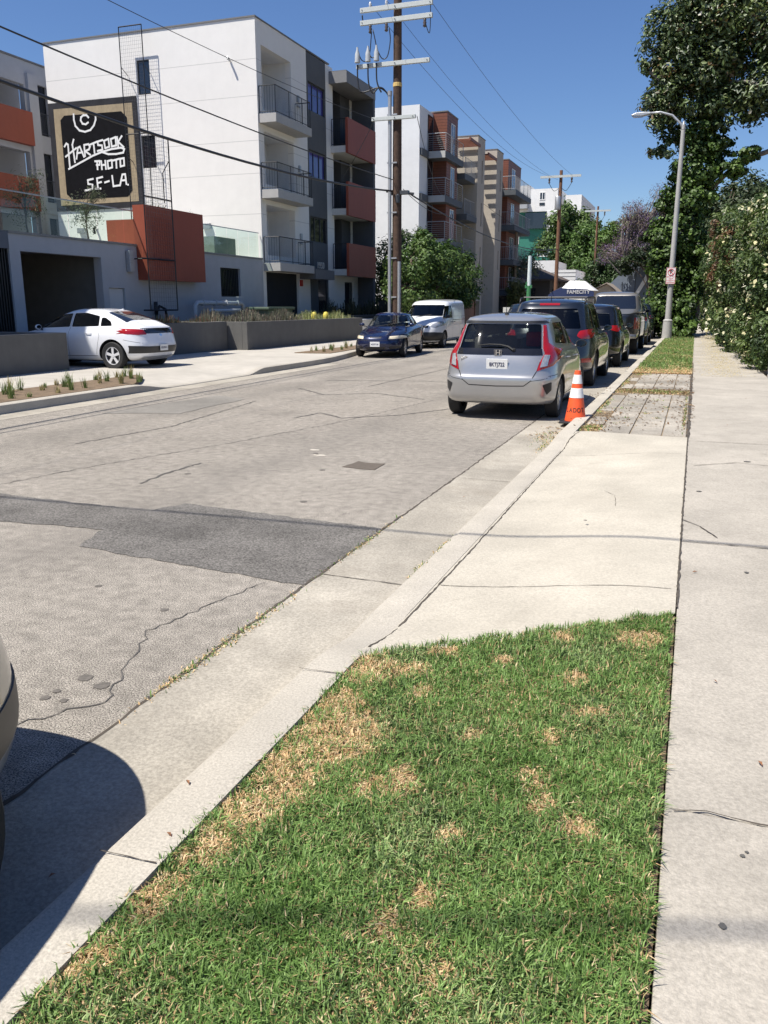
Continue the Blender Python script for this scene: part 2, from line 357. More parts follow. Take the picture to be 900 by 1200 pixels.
# pavement slabs on the right, separate pours with hairline gaps
mb = MB(); sw_y = [-8, -4.2, -1.0, 2.42, 5.58, 8.2, 9.98, 12.1, 14.3, 16.5, 18.6, 20.8] + frange(23, 160, 2.3)
for a, b_ in zip(sw_y[:-1], sw_y[1:]): 
    dz = random.uniform(-.002, .002); mb.box(.036, 1.56, a+.004, b_-.004, -.04, .12+dz)
struct('pavement', mb, conc, bevel=.004)
struct('verge_soil', MB().box(-1.25, .03, -10, 3.1, -.04, .112), soil)
mb = MB(); mb.prism([(-1.25, 3.1, .02), (.03, 3.1, .02), (.03, yfront(.03)-.06, .02), (-1.25, yfront(-1.25)-.06, .02)], (0, 0, .09)); struct('verge_soil', mb, soil)
struct('verge_soil', MB().box(-1.25, .033, 10.27, 150, -.04, .108), dirt_m)
mb = MB(); rng = random.Random(4)
def slabs(y0, y1, dy):
    y = y0
    while y < y1 - .1:
        x = -1.22
        k = 0
        while x < -.05:
            wdt = .37 if k else .22
            x1 = min(x+wdt, .02); z = .122 + rng.uniform(-.003, .004)
            if not (x < -1.1 and rng.random() < .6): mb.box(x+.007, x1-.007, y+.008, min(y+dy, y1)-.008, .06, z)
            x = x1; k += 1
        y += dy
slabs(10.3, 15.15, .76); slabs(16.25, 19.9, .8)
struct('paving_slabs', mb, pm('slab_concrete', (.39,.355,.30), .88, .2, 2.5, .5, 80, stain=.35, stscale=1.1, speck=.25, spscale=60, spec=.2), bevel=.006)
blotch('slab_concrete', 2.2, .52, .68, .5, (.25,.21,.16))
# left side
def hl(y): return .15 - .12*sm(13.2, 14.4, y) + .12*sm(17.5, 18.4, y)
ysL = frange(-10, 13, 2) + frange(13.2, 14.6, .2) + [15.5, 16.5] + frange(17.4, 18.6, .2) + frange(20, 150, 5)
def klx(y): return -9.85 - 1.1*sm(21, 29.5, y)
ysL = frange(-10, 13, 2) + frange(13.2, 14.6, .2) + [15.5, 16.5] + frange(17.4, 18.6, .2) + frange(20, 32, 1) + frange(35, 150, 5)
mb = MB(); prof = []
for y in ysL:
    h = hl(y); x = klx(y); prof += [(x+.015, y, -.02), (x, y, h-.015), (x-.03, y, h), (x-.16, y, h+.003), (x-.16, y, -.04)]
mb.add(prof, [(j*5+i, j*5+i+1, (j+1)*5+i+1, (j+1)*5+i) for j in range(len(ysL)-1) for i in range(4)])
struct('kerb', mb, MATS['kerb_concrete'], smooth='auto')
gridsheet('pavement', conc_l, [lambda y: klx(y)-.162, lambda y: klx(y)-.7, lambda y: min(-11.4, klx(y)-.9), -13.9, -19, -32], ysL, lambda x, y, u: (hl(y) + (.135-hl(y))*sm(10.0, 11.5, -x)), .12)
struct('planting_bed', MB().prism([(-10.02, -6, .1), (-11.35, -6, .1), (-11.35, 15.3, .1), (-10.9, 14.9, .1), (-10.02, 13.4, .1)], (0, 0, .058)), soil)
struct('planting_bed', MB().prism([(-10.75,24.4,.09),(-11.15,29,.09),(-11.2,34.5,.09),(-12.0,34.5,.09),(-12.0,24.4,.09)], (0,0,.067)), soil)
mb = MB(); mb.box(-9.84, -9.35, -10, 22, -.01, .004); struct('gutter', mb, MATS['gutter_concrete'])
# worn darker repairs in the asphalt
def ragged(name, pts, z, m, amp=.02, step=.12, kind=True, seed=1):
    rg = random.Random(seed); out = []
    for (x0, y0), (x1, y1) in zip(pts, pts[1:] + pts[:1]):
        n = max(1, int(math.hypot(x1-x0, y1-y0)/step))
        for i in range(n): t = i/n; out.append((x0+(x1-x0)*t + rg.uniform(-amp, amp), y0+(y1-y0)*t + rg.uniform(-amp, amp), z))
    return struct(name, MB().prism(out, (0, 0, .003)), m)
ragged('asphalt_patch', [(-9.3, 5.75), (-9.3, 5.1), (-4.9, 4.80), (-4.0, 4.86), (-3.87, 4.44), (-2.05, 4.22), (-2.06, 5.60), (-3.89, 5.78), (-4.05, 5.46)], .002, patch_m, .018, .07, seed=2)
ragged('asphalt_patch', [(-8.5, 10.5), (-8.2, 13.4), (-7.4, 13.0), (-7.35, 10.9)], .002, pm('old_patch', (.235,.22,.195), .9, .1, 3, .5, 110, stain=.2, speck=.3, spec=.2), .03, .2, seed=5)
def disc(mb, x, y, r, z, rg, e=1.0, h=.002):
    n = 26; mb.prism([(x + r*math.cos(6.283*i/n)*(1+rg.uniform(-.22,.22)), y + e*r*math.sin(6.283*i/n)*(1+rg.uniform(-.22,.22)), z) for i in range(n)], (0,0,h))
mb = MB(); rg = random.Random(9)
for x, y, r in [(-2.43,2.75,.035),(-2.31,2.71,.035),(-2.46,2.60,.018),(-2.46,2.53,.022),(-2.37,2.54,.018),(-3.42,7.53,.03),(-3.9,8.4,.03),(-3.2,3.8,.02),(-2.6,3.6,.022),(-4.6,6.9,.03),(-3.0,6.2,.03)]: disc(mb, x, y, r, .001, rg)
ragged('asphalt_patch', [(-3.28,7.72),(-2.95,7.72),(-2.92,8.05),(-3.25,8.08)], .002, pm('tar_brown', (.11,.09,.07), .85, .15, 20), .03, .1, seed=8)
add_lanes('asphalt')
struct('oil_stains', mb, pm('stain', (.125,.112,.097), .9, .3, 40))
mb = MB()
for x, y, r in [(.25,2.24,.007),(.262,2.262,.005),(.19,1.93,.010),(-.62,5.9,.012),(.4,5.0,.012),(.15,7.2,.02),(.6,8.8,.03)]: disc(mb, x, y, r, .1235, rg, 1, .0015)
struct('gum_spots', mb, pm('gum', (.11,.105,.095), .9, .2, 20))
mb = MB()
for x, y, r in [(-4.0,8.6,.06),(-3.8,8.3,.07),(-3.85,8.32,.03)]: disc(mb, x, y, r, .001, rg, .5)
struct('paint_spots', mb, pm('faded_paint', (.55,.50,.42), .8, .1, 20))
def ribbon(mb, pts, wd, z, rg, step=.05, jit=.012):
    P = []
    for (x0, y0), (x1, y1) in zip(pts, pts[1:]):
        n = max(2, int(math.hypot(x1-x0, y1-y0)/step))
        for i in range(n): t = i/n; P.append((x0+(x1-x0)*t + rg.uniform(-jit, jit), y0+(y1-y0)*t + rg.uniform(-jit, jit)))
    P.append(pts[-1]); vs = []; n = len(P)
    for i, (x, y) in enumerate(P):
        a = P[max(0, i-1)]; c = P[min(n-1, i+1)]; dx, dy = c[0]-a[0], c[1]-a[1]; l = math.hypot(dx, dy) or 1
        ww = wd*rg.uniform(.35, 1.2)*.5; zz = z(x, y) if callable(z) else z; vs += [(x - dy/l*ww, y + dx/l*ww, zz), (x + dy/l*ww, y - dx/l*ww, zz)]
    mb.add(vs, [(2*i, 2*i+1, 2*i+3, 2*i+2) for i in range(n-1)])
rg = random.Random(3); mb = MB()
for pts, wd in [([(-4.74,6.34),(-4.82,6.78),(-4.79,7.43)], .03), ([(-5.46,11.04),(-5.35,11.72),(-4.8,11.28),(-4.1,11.9),(-3.6,12.9)], .05), ([(-9.2,4.9),(-7.4,5.5),(-5.95,5.85),(-5.77,6.81),(-5.2,8.6),(-4.7,10.6),(-4.2,14)], .014),
    ([(-7.08,12.85),(-6.66,9.65),(-6.9,8)], .03), ([(-7.39,15.19),(-6.4,14.2),(-5.6,14.8),(-4.4,14.1)], .05), ([(-6.2,16),(-6.0,22),(-6.1,40)], .04), ([(-2.6,2.0),(-2.2,2.6),(-2.5,3.3),(-2.3,4.2)], .008),
    ([(-3.4,2.9),(-2.9,2.75),(-2.5,2.4)], .006), ([(-7.6,17),(-5.5,17.6),(-3.6,17.2)], .06)]: ribbon(mb, pts, wd, .0035, rg, jit=.02)
struct('pavement_cracks', mb, tar_m)
mb = MB()
ribbon(mb, [(-2.04,-2),(-2.03,2),(-2.05,4),(-2.04,10),(-2.04,40)], .022, .008, rg, .06, .008)
zc = lambda x, y: .1262
for pts, wd in [([(.06,2.40),(.16,2.43),(.30,2.41),(.45,2.43),(1.5,2.45)], .008), ([(.04,5.57),(.7,5.58),(1.5,5.6)], .012), ([(.04,6.15),(.15,6.0),(.26,5.72)], .01), ([(.04,9.98),(1.5,9.98)], .016), ([(.1,8.4),(.5,8.7),(.9,8.6)], .014), ([(.034,4.25),(.033,6),(.036,10.3)], .015), ([(.036,10.3),(.036,24)], .05)]: ribbon(mb, pts, wd, zc, rg, .05, .004)
def za(x, y): u = min(1, max(0, (x-kx(5)-.203)/(.028-kx(5)-.203))); return apz(x, y, u) + .003
for pts, wd in [([(-1.285,3.3),(-1.275,5),(-1.28,7),(-1.285,9),(-1.27,9.8),(-1.2,10.15)], .012), ([(-1.27,4.42),(-.8,4.46),(-.3,4.52),(.0,4.55)], .006), ([(-1.2,9.0),(-.7,9.02),(-.02,9.05)], .006), ([(-.6,7.1),(-.5,6.9),(-.46,6.5)], .004)]: ribbon(mb, pts, wd, za, rg, .05, .004)
for yj in (1.62, 2.9): ribbon(mb, [(-1.44,yj),(-1.26,yj+.01)], .006, .1425, rg, .04, .002)
for yj in (1.1, 4.45, 7.6, 13, 16, 19): ribbon(mb, [(-2.03,yj),(-1.5,yj-.02)], .009, .009, rg, .05, .004)
struct('pavement_joints', mb, crack_m)

# ------------------------------------------------------------------ grass
DEAD = [(-1.09,2.45,.17,.22),(-1.16,2.70,.09,.12),(-1.16,2.2,.09,.12),(-1.17,3.02,.12,.13),(-1.0,3.08,.09,.09),(-1.15,1.95,.09,.14),(-1.10,2.12,.09,.12),(-1.17,1.75,.07,.1),(-.77,2.26,.07,.10),(-.86,2.18,.05,.08),(-.36,2.71,.05,.08),(-.38,2.42,.06,.08),(-.32,2.3,.05,.07),(-.20,2.20,.07,.08),
    (-.15,3.74,.11,.12),(-.06,3.8,.06,.08),(-.35,3.22,.06,.09),(-.54,1.77,.045,.07),(-.43,1.54,.035,.06),(-.6,1.63,.05,.07),(-1.19,1.53,.06,.10),(-.92,3.3,.09,.06),(-.66,3.3,.05,.06),(-.9,2.9,.05,.08),(-.45,3.65,.06,.08),(-.62,2.62,.05,.06),(-1.22,1.3,.05,.08),(-.55,2.05,.05,.05),(-.25,2.95,.08,.05)]
GREENS = np.array([(.082,.150,.032),(.118,.215,.048),(.17,.285,.072),(.24,.365,.115),(.052,.095,.024),(.36,.45,.19)])
STRAW = np.array([(.72,.52,.28),(.60,.41,.20),(.80,.63,.38),(.50,.33,.17)])
def blades(name, xy, z0, hmin, hmax, wd, deadf, label, seed, over=.0, zfn=None):
    rg = np.random.default_rng(seed); n = len(xy); x, y = xy[:, 0], xy[:, 1]
    ang = rg.random(n)*2*np.pi; lean = rg.random(n)**.75*1.15; H = hmin + (hmax-hmin)*rg.random(n)
    clump = .75 + .5*(np.sin(x*23 + np.sin(y*17)*2)*np.cos(y*19+np.sin(x*13)*2)*.5+.5); H = H*clump
    dead = deadf(x, y) > rg.random(n)
    H = np.where(dead, H*.75, H); lean = np.where(dead, lean*.6+.6, lean)
    dx, dy = np.cos(ang), np.sin(ang); px, py = -dy, dx; ww = wd*(.5+.9*rg.random(n)**2)*1.15
    z = np.full(n, z0) if zfn is None else zfn(x, y)
    V = np.empty((n, 5, 3), np.float32)
    b = np.stack([x, y, z], 1); mid = b + np.stack([dx*H*lean*.32, dy*H*lean*.32, H*.55*np.sqrt(np.clip(1-lean**2*.4, .2, 1))], 1)
    tip = b + np.stack([dx*H*lean*1.0, dy*H*lean*1.0, H*np.clip(1-lean*.55, .18, 1)], 1); pv = np.stack([px, py, np.zeros(n)], 1)*ww[:, None]*.5
    V[:, 0] = b - pv; V[:, 1] = b + pv; V[:, 2] = mid + pv*.85; V[:, 3] = mid - pv*.85; V[:, 4] = tip
    i = np.arange(n)[:, None]*5; F = np.concatenate([i + np.array([[0,1,2]]), i + np.array([[0,2,3]]), i + np.array([[3,2,4]])], 1).reshape(-1, 3)
    tone = np.clip((np.sin(x*7+y*3)+np.sin(y*9-x*4)+np.sin(x*17)*.6)/5+.5, 0, 1)
    gi = np.clip((tone*3.3 + rg.random(n)*3.0 - .2).astype(int), 0, 5); col = GREENS[gi]*(.8+.4*rg.random((n, 1)))
    col = np.where((rg.random(n) < .07)[:, None], STRAW[rg.integers(0, 4, n)]*.8, col)
    col = np.where(dead[:, None], STRAW[rg.integers(0, 4, n)]*(.75+.5*rg.random((n, 1))), col)
    o = link(bpy.data.objects.new(name, rawmesh(name, V.reshape(-1, 3), F, np.repeat(col, 5, axis=0), grass_m)))
    return tag(o, label, 'grass', kind='stuff')
def dead_near(x, y):
    d = np.zeros_like(x)
    for cx, cy, rx, ry in DEAD:
        sc_ = 1.0 if cx < -1.0 else .82; q = ((x-cx)/rx/sc_)**2 + ((y-cy)/ry/sc_)**2 + .5*np.sin(x*41+cx*9)*np.sin(y*37+cy*7) + .35*np.sin(x*97+y*61); d = np.maximum(d, np.clip(1.05 - q*.55, 0, .88))
    return np.maximum(d, .05 + .20*np.clip(np.sin(x*5.1+1)*np.sin(y*4.3+x*3), 0, 1) + .06*np.sin(x*19)*np.sin(y*23))
def lawn_pts():
    rg = np.random.default_rng(5); out = []
    for y0, y1, dens in ((.2, 1.9, 42000), (1.9, 2.9, 34000), (2.9, 4.3, 25000)):
        n = int(1.30*(y1-y0)*dens); p = np.stack([rg.uniform(-1.262, .03, n), rg.uniform(y0, y1, n)], 1); out.append(p)
    p = np.concatenate(out); yf = 3.18 + (p[:, 0]+1.27)*.80 - .035 + .02*np.sin(p[:, 0]*31)
    lx = -1.262 + .018*np.sin(p[:, 1]*13) + .012*np.sin(p[:, 1]*41)
    return p[(p[:, 1] < yf) & (p[:, 0] > lx) & (p[:, 0] < .018 + .008*np.sin(p[:, 1]*27))]
blades('lawn', lawn_pts(), .118, .024, .054, .0040, dead_near, 'green lawn with straw-coloured dead patches between kerb and pavement', 11)
def dead_far(x, y): return np.clip(.92 - (y-20.9)/2.2*.8 + .35*np.sin(x*6+y*1.3)*np.sin(y*.9), .25 + .3*(np.sin(y*1.7+x*3) > .35), .95)
rg2 = np.random.default_rng(8); n = 60000; p = np.stack([rg2.uniform(-1.24, .02, n), 19.95 + 27*rg2.random(n)**1.5], 1)
blades('verge_grass', p, .108, .05, .11, .012, dead_far, 'half dry grass strip around the street lamp past the paving', 12)
# weeds and dry grass in the joints
w_ = []; rg2 = np.random.default_rng(18)
for cx, cy, sx, sy, k in [(-.6,15.7,.75,.28,5200),(-1.12,10.7,.1,.25,900),(-1.2,13.2,.05,.9,900),(-1.2,17.5,.05,1.0,700),(-.02,12.8,.02,2.2,900),(-.55,12.4,.05,.07,60),(-.38,11.9,.05,.06,50),(-.78,11.8,.05,.05,50),(-.3,13.2,.06,.12,120),(-.95,12.9,.12,.15,120),(-.8,13.5,.15,.05,120),(-.45,14.2,.1,.08,60),(-.9,11.2,.1,.03,40),(-1.0,19.6,.2,.1,300)]:
    w_.append(np.stack([rg2.normal(cx, sx*.55, k), rg2.normal(cy, sy*.55, k)], 1))
w_ = np.concatenate(w_); w_ = w_[(w_[:, 0] > -1.26) & (w_[:, 0] < .03) & (w_[:, 1] > 10.3)]
blades('dry_weeds', w_, .112, .012, .045, .012, lambda x, y: np.full_like(x, .72), 'dry weeds growing through the paving slab joints', 13)
w_ = []
for cx, cy, sx, sy, k in [(-2.04,5.2,.014,.35,200),(-2.03,3.35,.02,.35,500),(-2.04,2.9,.01,.10,160),(-1.49,5.25,.015,.12,200),(-1.5,4.75,.015,.1,120),(-1.62,10.5,.12,.3,700),(-1.56,9.8,.03,.3,200),(-1.48,2.6,.01,.2,50)]:
    w_.append(np.stack([rg2.normal(cx, sx, k), rg2.normal(cy, sy, k)], 1))
blades('gutter_weeds', np.concatenate(w_), .003, .012, .035, .006, lambda x, y: np.full_like(x, .6), 'small weeds along the gutter seam by the driveway', 14)
# fallen leaves
mb = MB(); rg = random.Random(12)
for x, y, z in [(.33,2.78,.125),(.12,4.9,.125),(-1.62,1.62,.012),(-1.4,2.0,.14),(.5,11.5,.125),(.9,15,.125),(-1.75,6.8,.012),(-1.3,1.75,.14),(.2,3.4,.125)]:
    s = rg.uniform(.012, .02); a = rg.uniform(0, 3); c, q = math.cos(a)*s, math.sin(a)*s
    mb.add([(x-c, y-q, z), (x+q*.4, y-c*.4, z+.006), (x+c, y+q, z+.002), (x-q*.4, y+c*.4, z+.007)], [(0,1,2,3)])
tag(mb.build('fallen_leaves', pm('dead_leaf', (.22,.10,.045), .8, .2, 20)), 'scattered brown fallen leaves on pavement and gutter', 'leaves', kind='stuff')
lit = []; rl = np.random.default_rng(77)
for cx, cy, sx, sy, k in [(-.6,12.5,.5,1.6,260),(-.6,15.7,.6,.35,500),(-1.1,11.2,.15,.8,200),(-.6,18,.5,1.2,220),(-1.6,11.2,.12,1.0,120),(-.6,21,.5,.8,300),(-.03,13,.06,2.5,200)]: lit.append(np.stack([rl.normal(cx,sx,k), rl.normal(cy,sy,k), np.full(k,.131)], 1))
lit = np.concatenate(lit); lit = lit[(lit[:,1] > 10.32) & (lit[:,0] < .1)]; lit[lit[:,0] < -1.47, 2] = .012; lit = lit[(lit[:,0] > -1.9)]
leafmesh('leaf_litter', lit, np.tile([0,0,1.], (len(lit),1)) + rl.normal(size=(len(lit),3))*.25, np.full(len(lit), .045)*rl.uniform(.5,1.3,len(lit)), np.array([(.20,.12,.06),(.28,.19,.10),(.14,.09,.05)])[rl.integers(0,3,len(lit))], leaf_m, kind='stuff', seed=3)
tag(bpy.data.objects['leaf_litter'], 'dry brown leaf litter scattered over the worn paving slabs', 'leaves')
n = 5000; rgp = np.random.default_rng(21); P = np.stack([rgp.normal(.75, .28, n), rgp.uniform(19.5, 46, n), np.full(n, .1245)], 1); P = P[(P[:, 0] > .1) & (P[:, 0] < 1.5)]
leafmesh('fallen_petals', P, np.tile([0,0,1.], (len(P), 1)) + rgp.normal(size=(len(P), 3))*.15, np.full(len(P), .03), np.tile([.62,.52,.26], (len(P), 1)), petal_m, kind='stuff', seed=2)
tag(bpy.data.objects['fallen_petals'], 'cream petals fallen on the pavement below the flowering hedge', 'petals')
# planting bed tufts
def tufts(name, rows, label, group):
    for i, (x, y, z, h) in enumerate(rows):
        rg = random.Random(i*7+int(h*100)); mb = MB()
        for k in range(26):
            a = rg.uniform(0, 6.283); l = rg.uniform(.05, .45)*h; hh = h*rg.uniform(.5, 1.1); wd = .006
            bx, by = x + rg.uniform(-.04,.04), y + rg.uniform(-.04,.04); c, s = math.cos(a), math.sin(a)
            mb.add([(bx - s*wd, by + c*wd, z), (bx + s*wd, by - c*wd, z), (bx + c*l*.4 + s*wd*.8, by + s*l*.4 - c*wd*.8, z+hh*.6), (bx + c*l*.4 - s*wd*.8, by + s*l*.4 + c*wd*.8, z+hh*.6), (bx + c*l, by + s*l, z+hh)], [(0,1,2,3), (3,2,4)])
        tag(mb.build(name, pm('tuft_green' if i % 3 else 'tuft_dry', (.16,.22,.06) if i % 3 else (.35,.30,.13), .7, .2, 20, trans=.2)), label, 'plant', group)
rg = random.Random(31); rows = []
for r_, xx in enumerate((-10.3, -10.8, -11.2)):
    for k in range(13): rows.append((xx + rg.uniform(-.1,.1), 8.6 + k*.5 + rg.uniform(-.3,.3) + r_*.1, .155, rg.uniform(.10,.30)))
rows = [r for r in rows if r[1] < 14.6 + (-10.6-r[0])*.8]
tufts('ornamental_grass', rows, 'small spiky ornamental grass in the kerbside bed near the white hatchback', 'ornamental grasses in the near kerbside bed')
rows = [(xx + rg.uniform(-.15,.15), 25.0 + k*.75 + rg.uniform(-.2,.2), .155, rg.uniform(.15,.3)) for xx in (-11.3, -11.7) for k in range(12)]
tufts('ornamental_grass', rows, 'small spiky ornamental grass in the kerbside bed behind the blue sedan', 'ornamental grasses in the far kerbside bed')
# ------------------------------------------------------------------ buildings
def wallgrid(mb, axis, c0, c1, u0, u1, z0, z1, holes, mi=0):
    """solid wall slab with rectangular openings; axis 'x': slab between x=c0..c1 running along y; 'y': slab between y=c0..c1 running along x"""
    us = sorted({u0, u1, *[min(max(v, u0), u1) for h in holes for v in h[:2]]}); zs = sorted({z0, z1, *[min(max(v, z0), z1) for h in holes for v in h[2:]]})
    for a, b in zip(us[:-1], us[1:]):
        run = None
        for c, d in zip(zs[:-1], zs[1:]):
            solid = not any(h[0]-1e-6 <= a and b <= h[1]+1e-6 and h[2]-1e-6 <= c and d <= h[3]+1e-6 for h in holes)
            if solid: run = (run[0] if run else c, d)
            if (not solid or d == zs[-1]) and run:
                if axis == 'x': mb.box(c0, c1, a, b, run[0], run[1], mi)
                else: mb.box(a, b, c0, c1, run[0], run[1], mi)
                run = None
    return mb
def window_x(parent, x, y0, y1, z0, z1, n=1, glassm=None, fr=.05, frame=None, out=1):   # window in a street-parallel wall at x
    f = MB(); f.box(x, x+.05*out, y0, y1, z0, z0+fr); f.box(x, x+.05*out, y0, y1, z1-fr, z1)
    for i in range(n+1):
        yy = y0 + (y1-y0)*i/n; f.box(x+.001*out, x+.048*out, max(y0, yy-fr/2), min(y1, yy+fr/2), z0+fr, z1-fr)
    o = f.build('window', frame or black_m, parent)
    g = MB().box(x+.004*out, x+.02*out, y0+fr, y1-fr, z0+fr, z1-fr).build('pane', glassm or pane_d, parent); mi = g.matrix_parent_inverse.copy(); g.parent = o; g.matrix_parent_inverse = Matrix.Identity(4); return o
def window_y(parent, y, x0, x1, z0, z1, n=1, glassm=None, fr=.05, frame=None):
    f = MB(); f.box(x0, x1, y-.05, y, z0, z0+fr); f.box(x0, x1, y-.05, y, z1-fr, z1)
    for i in range(n+1):
        xx = x0 + (x1-x0)*i/n; f.box(max(x0, xx-fr/2), min(x1, xx+fr/2), y-.048, y-.001, z0+fr, z1-fr)
    o = f.build('window', frame or black_m, parent)
    g = MB().box(x0+fr, x1-fr, y-.02, y-.004, z0+fr, z1-fr).build('pane', glassm or pane_d, parent); g.parent = o; g.matrix_parent_inverse = Matrix.Identity(4); return o
def railing(parent, pts, z0, z1, step=.11, m=None, name='balcony_railing', post=.02, mid=None):
    mb = MB()
    for (x0, y0), (x1, y1) in zip(pts, pts[1:]):
        L_ = math.hypot(x1-x0, y1-y0); n = max(1, int(L_/step))
        mb.tube([(x0, y0, z1), (x1, y1, z1)], post, 4); mb.tube([(x0, y0, z0+.08), (x1, y1, z0+.08)], post*.8, 4)
        for i in range(n+1): t = i/n; mb.tube([(x0+(x1-x0)*t, y0+(y1-y0)*t, z0), (x0+(x1-x0)*t, y0+(y1-y0)*t, z1)], .007 if i % 12 else post, 4, cap=False)
    return mb.build(name, m or dark_m, parent)
FX = -18.6
b1 = empty('apartment_building', (-24, 40, 0), 'white four-storey apartment block with rust red balconies and charcoal window strip', 'building')
mb = MB()
# south end wall
wallgrid(mb, 'y', 34.84, 35.14, -29.8, FX, 0, 13.5, [(-24.67, -24.0, 10.92, 12.35), (-24.69, -23.92, 7.8, 9.2)])

# street front with recessed balconies and grey bay
rec = [(35.3, 38.2, 10.0, 12.55), (35.35, 38.3, 6.92, 9.1), (35.35, 38.25, 3.86, 6.05), (35.1, 38.5, .45, 3.12)]
wallgrid(mb, 'x', FX-.3, FX, 35.14, 39.88, 0, 13.5, rec)
wallgrid(mb, 'x', FX-.3, FX, 42.1, 43.05, 0, 13.45, [])
wallgrid(mb, 'x', FX-.3, FX, 43.05, 46.4, 0, 3.35, [(44.4, 45.7, .3, 2.9)])
mb.box(-29.8, FX-.3, 35.14, 46.6, 13.2, 13.35)
mb.box(-29.8, -29.7, 35.14, 46.6, 0, 13.2); mb.box(-29.7, FX-.3, 46.3, 46.6, 0, 13.2)
mb.build('wall', stucco_w, b1)
mb = MB(); mb.box(-29.9, FX+.03, 34.80, 35.16, 13.5, 13.56); mb.box(FX-.32, FX+.03, 35.16, 42.6, 13.5, 13.56)
mb.build('parapet_cap', pm('parapet_cap', (.16,.155,.15), .6, .1, 10), b1)
# recess interiors
mb = MB()
for (y0, y1, z0, z1) in rec[:3]:
    mb.box(-20.15, -20.05, y0-.2, y1+.2, z0-.05, z1+.1); mb.box(-20.05, FX-.3, y1+.001, y1+.12, z0-.05, z1+.1); mb.box(-20.05, FX-.3, y0-.12, y0-.001, z0-.05, z1+.1)
    mb.box(-20.05, FX-.3, y0-.12, y1+.12, z1+.001, z1+.2); mb.box(-20.05, FX-.3, y0-.12, y1+.12, z0-.2, z0-.001)
mb.build('balcony_recess', stucco_w2, b1)
for (y0, y1, z0, z1) in rec[:3]:
    window_x(b1, -20.04, y0+.75, y0+1.55, z0+.02, z0+2.05, 1, pane_d); window_x(b1, -20.04, y0+1.9, y0+2.6, z0+.8, z0+1.9, 1, pane_d)
# front balconies: slab + railing
for z in (9.72, 6.62, 3.5):
    s_ = MB().box(FX+.002, -17.75, 34.9, 38.55, z-.36, z); s_.build('balcony', pm('slab_paint', (.40,.39,.37), .7, .05, 6), b1)
    railing(b1, [(FX+.03, 34.96), (-17.8, 34.96), (-17.8, 38.5), (FX+.03, 38.5)], z, z+1.12, .11, black_m)
    l = MB(); l.box(FX, FX+.09, 38.75, 38.9, z+1.25, z+1.55); l.box(FX, FX+.12, 38.7, 38.95, z+1.05, z+1.1); l.build('wall_light', grey_m, b1)
# grey bay
gb = MB(); wallgrid(gb, 'x', FX-.3, FX+.02, 39.88, 42.1, 3.35, 13.44, [(40.0, 42.02, 10.9, 12.2), (39.97, 42.05, 7.86, 9.12), (39.98, 42.05, 4.76, 6.0)]); gb.box(FX-.3, FX+.02, 39.88, 40.8, 0, 3.349); gb.box(FX-.3, FX+.02, 42.02, 42.1, 0, 3.349)
gb.build('wall', stucco_g, b1)
for z0, z1, m_ in ((10.9, 12.2, pane_b), (7.86, 9.12, pane_b), (4.76, 6.0, pane_d)): window_x(b1, FX-.12, 39.98, 42.04, z0, z1, 3, m_, .06)
MB().box(FX-.2, FX-.05, 40.8, 42.02, 0, 2.95).build('door', pane_d, b1)
MB().box(FX+.022, -17.7, 38.6, 40.9, 2.9, 3.36).build('entrance_canopy', pm('canopy_grey', (.14,.14,.145), .7, .05, 6), b1)
def text_mesh(name, s, size, m, parent, M, ext=.004, local=False, font_w=1.0, bold=0.0):
    cu = bpy.data.curves.new(name, 'FONT'); cu.body = s; cu.size = size; cu.extrude = ext; cu.align_x = 'CENTER'; cu.align_y = 'CENTER'; cu.offset = bold; cu.resolution_u = 3
    t = link(bpy.data.objects.new(name, cu)); dg = bpy.context.evaluated_depsgraph_get(); me = bpy.data.meshes.new_from_object(t.evaluated_get(dg)); bpy.data.objects.remove(t)
    me.transform(Matrix.Diagonal((font_w, 1, 1, 1))); me.transform(M); me.materials.clear(); me.materials.append(m)
    o = link(bpy.data.objects.new(name, me))
    if parent is not None:
        if local: o.parent = parent
        else: wp(o, parent)
    return o
def face_px(x, y, z): return Matrix.Translation((x, y, z)) @ Matrix(((0,0,1,0),(1,0,0,0),(0,1,0,0),(0,0,0,1)))   # text facing +x, reading along +y
def face_ny(x, y, z): return Matrix.Translation((x, y, z)) @ Matrix(((1,0,0,0),(0,0,-1,0),(0,1,0,0),(0,0,0,1)))   # text facing -y
text_mesh('house_number', '1950', .44, grey_m, b1, face_px(-17.75, 39.3, 3.54), .02)
# balcony bay to the north with rust red fronts
bx = -17.62
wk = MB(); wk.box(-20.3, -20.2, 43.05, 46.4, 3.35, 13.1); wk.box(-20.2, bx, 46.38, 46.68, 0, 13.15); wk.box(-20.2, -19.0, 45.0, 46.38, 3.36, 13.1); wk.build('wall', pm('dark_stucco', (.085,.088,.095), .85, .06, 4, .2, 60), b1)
MB().box(-20.2, FX-.3, 42.9, 43.049, 3.4, 13.1).build('wall', stucco_p, b1)
for z in (3.52, 6.6, 9.68):
    MB().box(-20.2, bx-.02, 42.72, 46.379, z-.32, z).build('balcony', pm('slab_paint_light', (.60,.59,.56), .7, .05, 6), b1)
    rp = MB(); rp.box(bx-.12, bx+.02, 42.66, 46.70, z-.36, z+1.32); rp.build('balcony_front', red_p, b1)
    railing(b1, [(FX+.05, 42.76), (bx-.14, 42.76)], z, z+1.3, .10, black_m)
    window_x(b1, -20.19, 43.35, 44.7, z+.03, z+2.1, 2, pane_d)
rf = MB(); rf.box(FX-.3, bx+.02, 42.56, 46.7, 12.62, 13.15); rf.build('roof', pm('roof_grey', (.20,.20,.205), .7, .05, 6), b1)
MB().box(FX-.3, bx-.01, 42.58, 46.69, 13.151, 13.2).build('roof_edge', pm('parapet_cap', (.16,.155,.15)), b1)
window_x(b1, FX-.15, 44.4, 45.7, .3, 2.9, 1, pane_d)
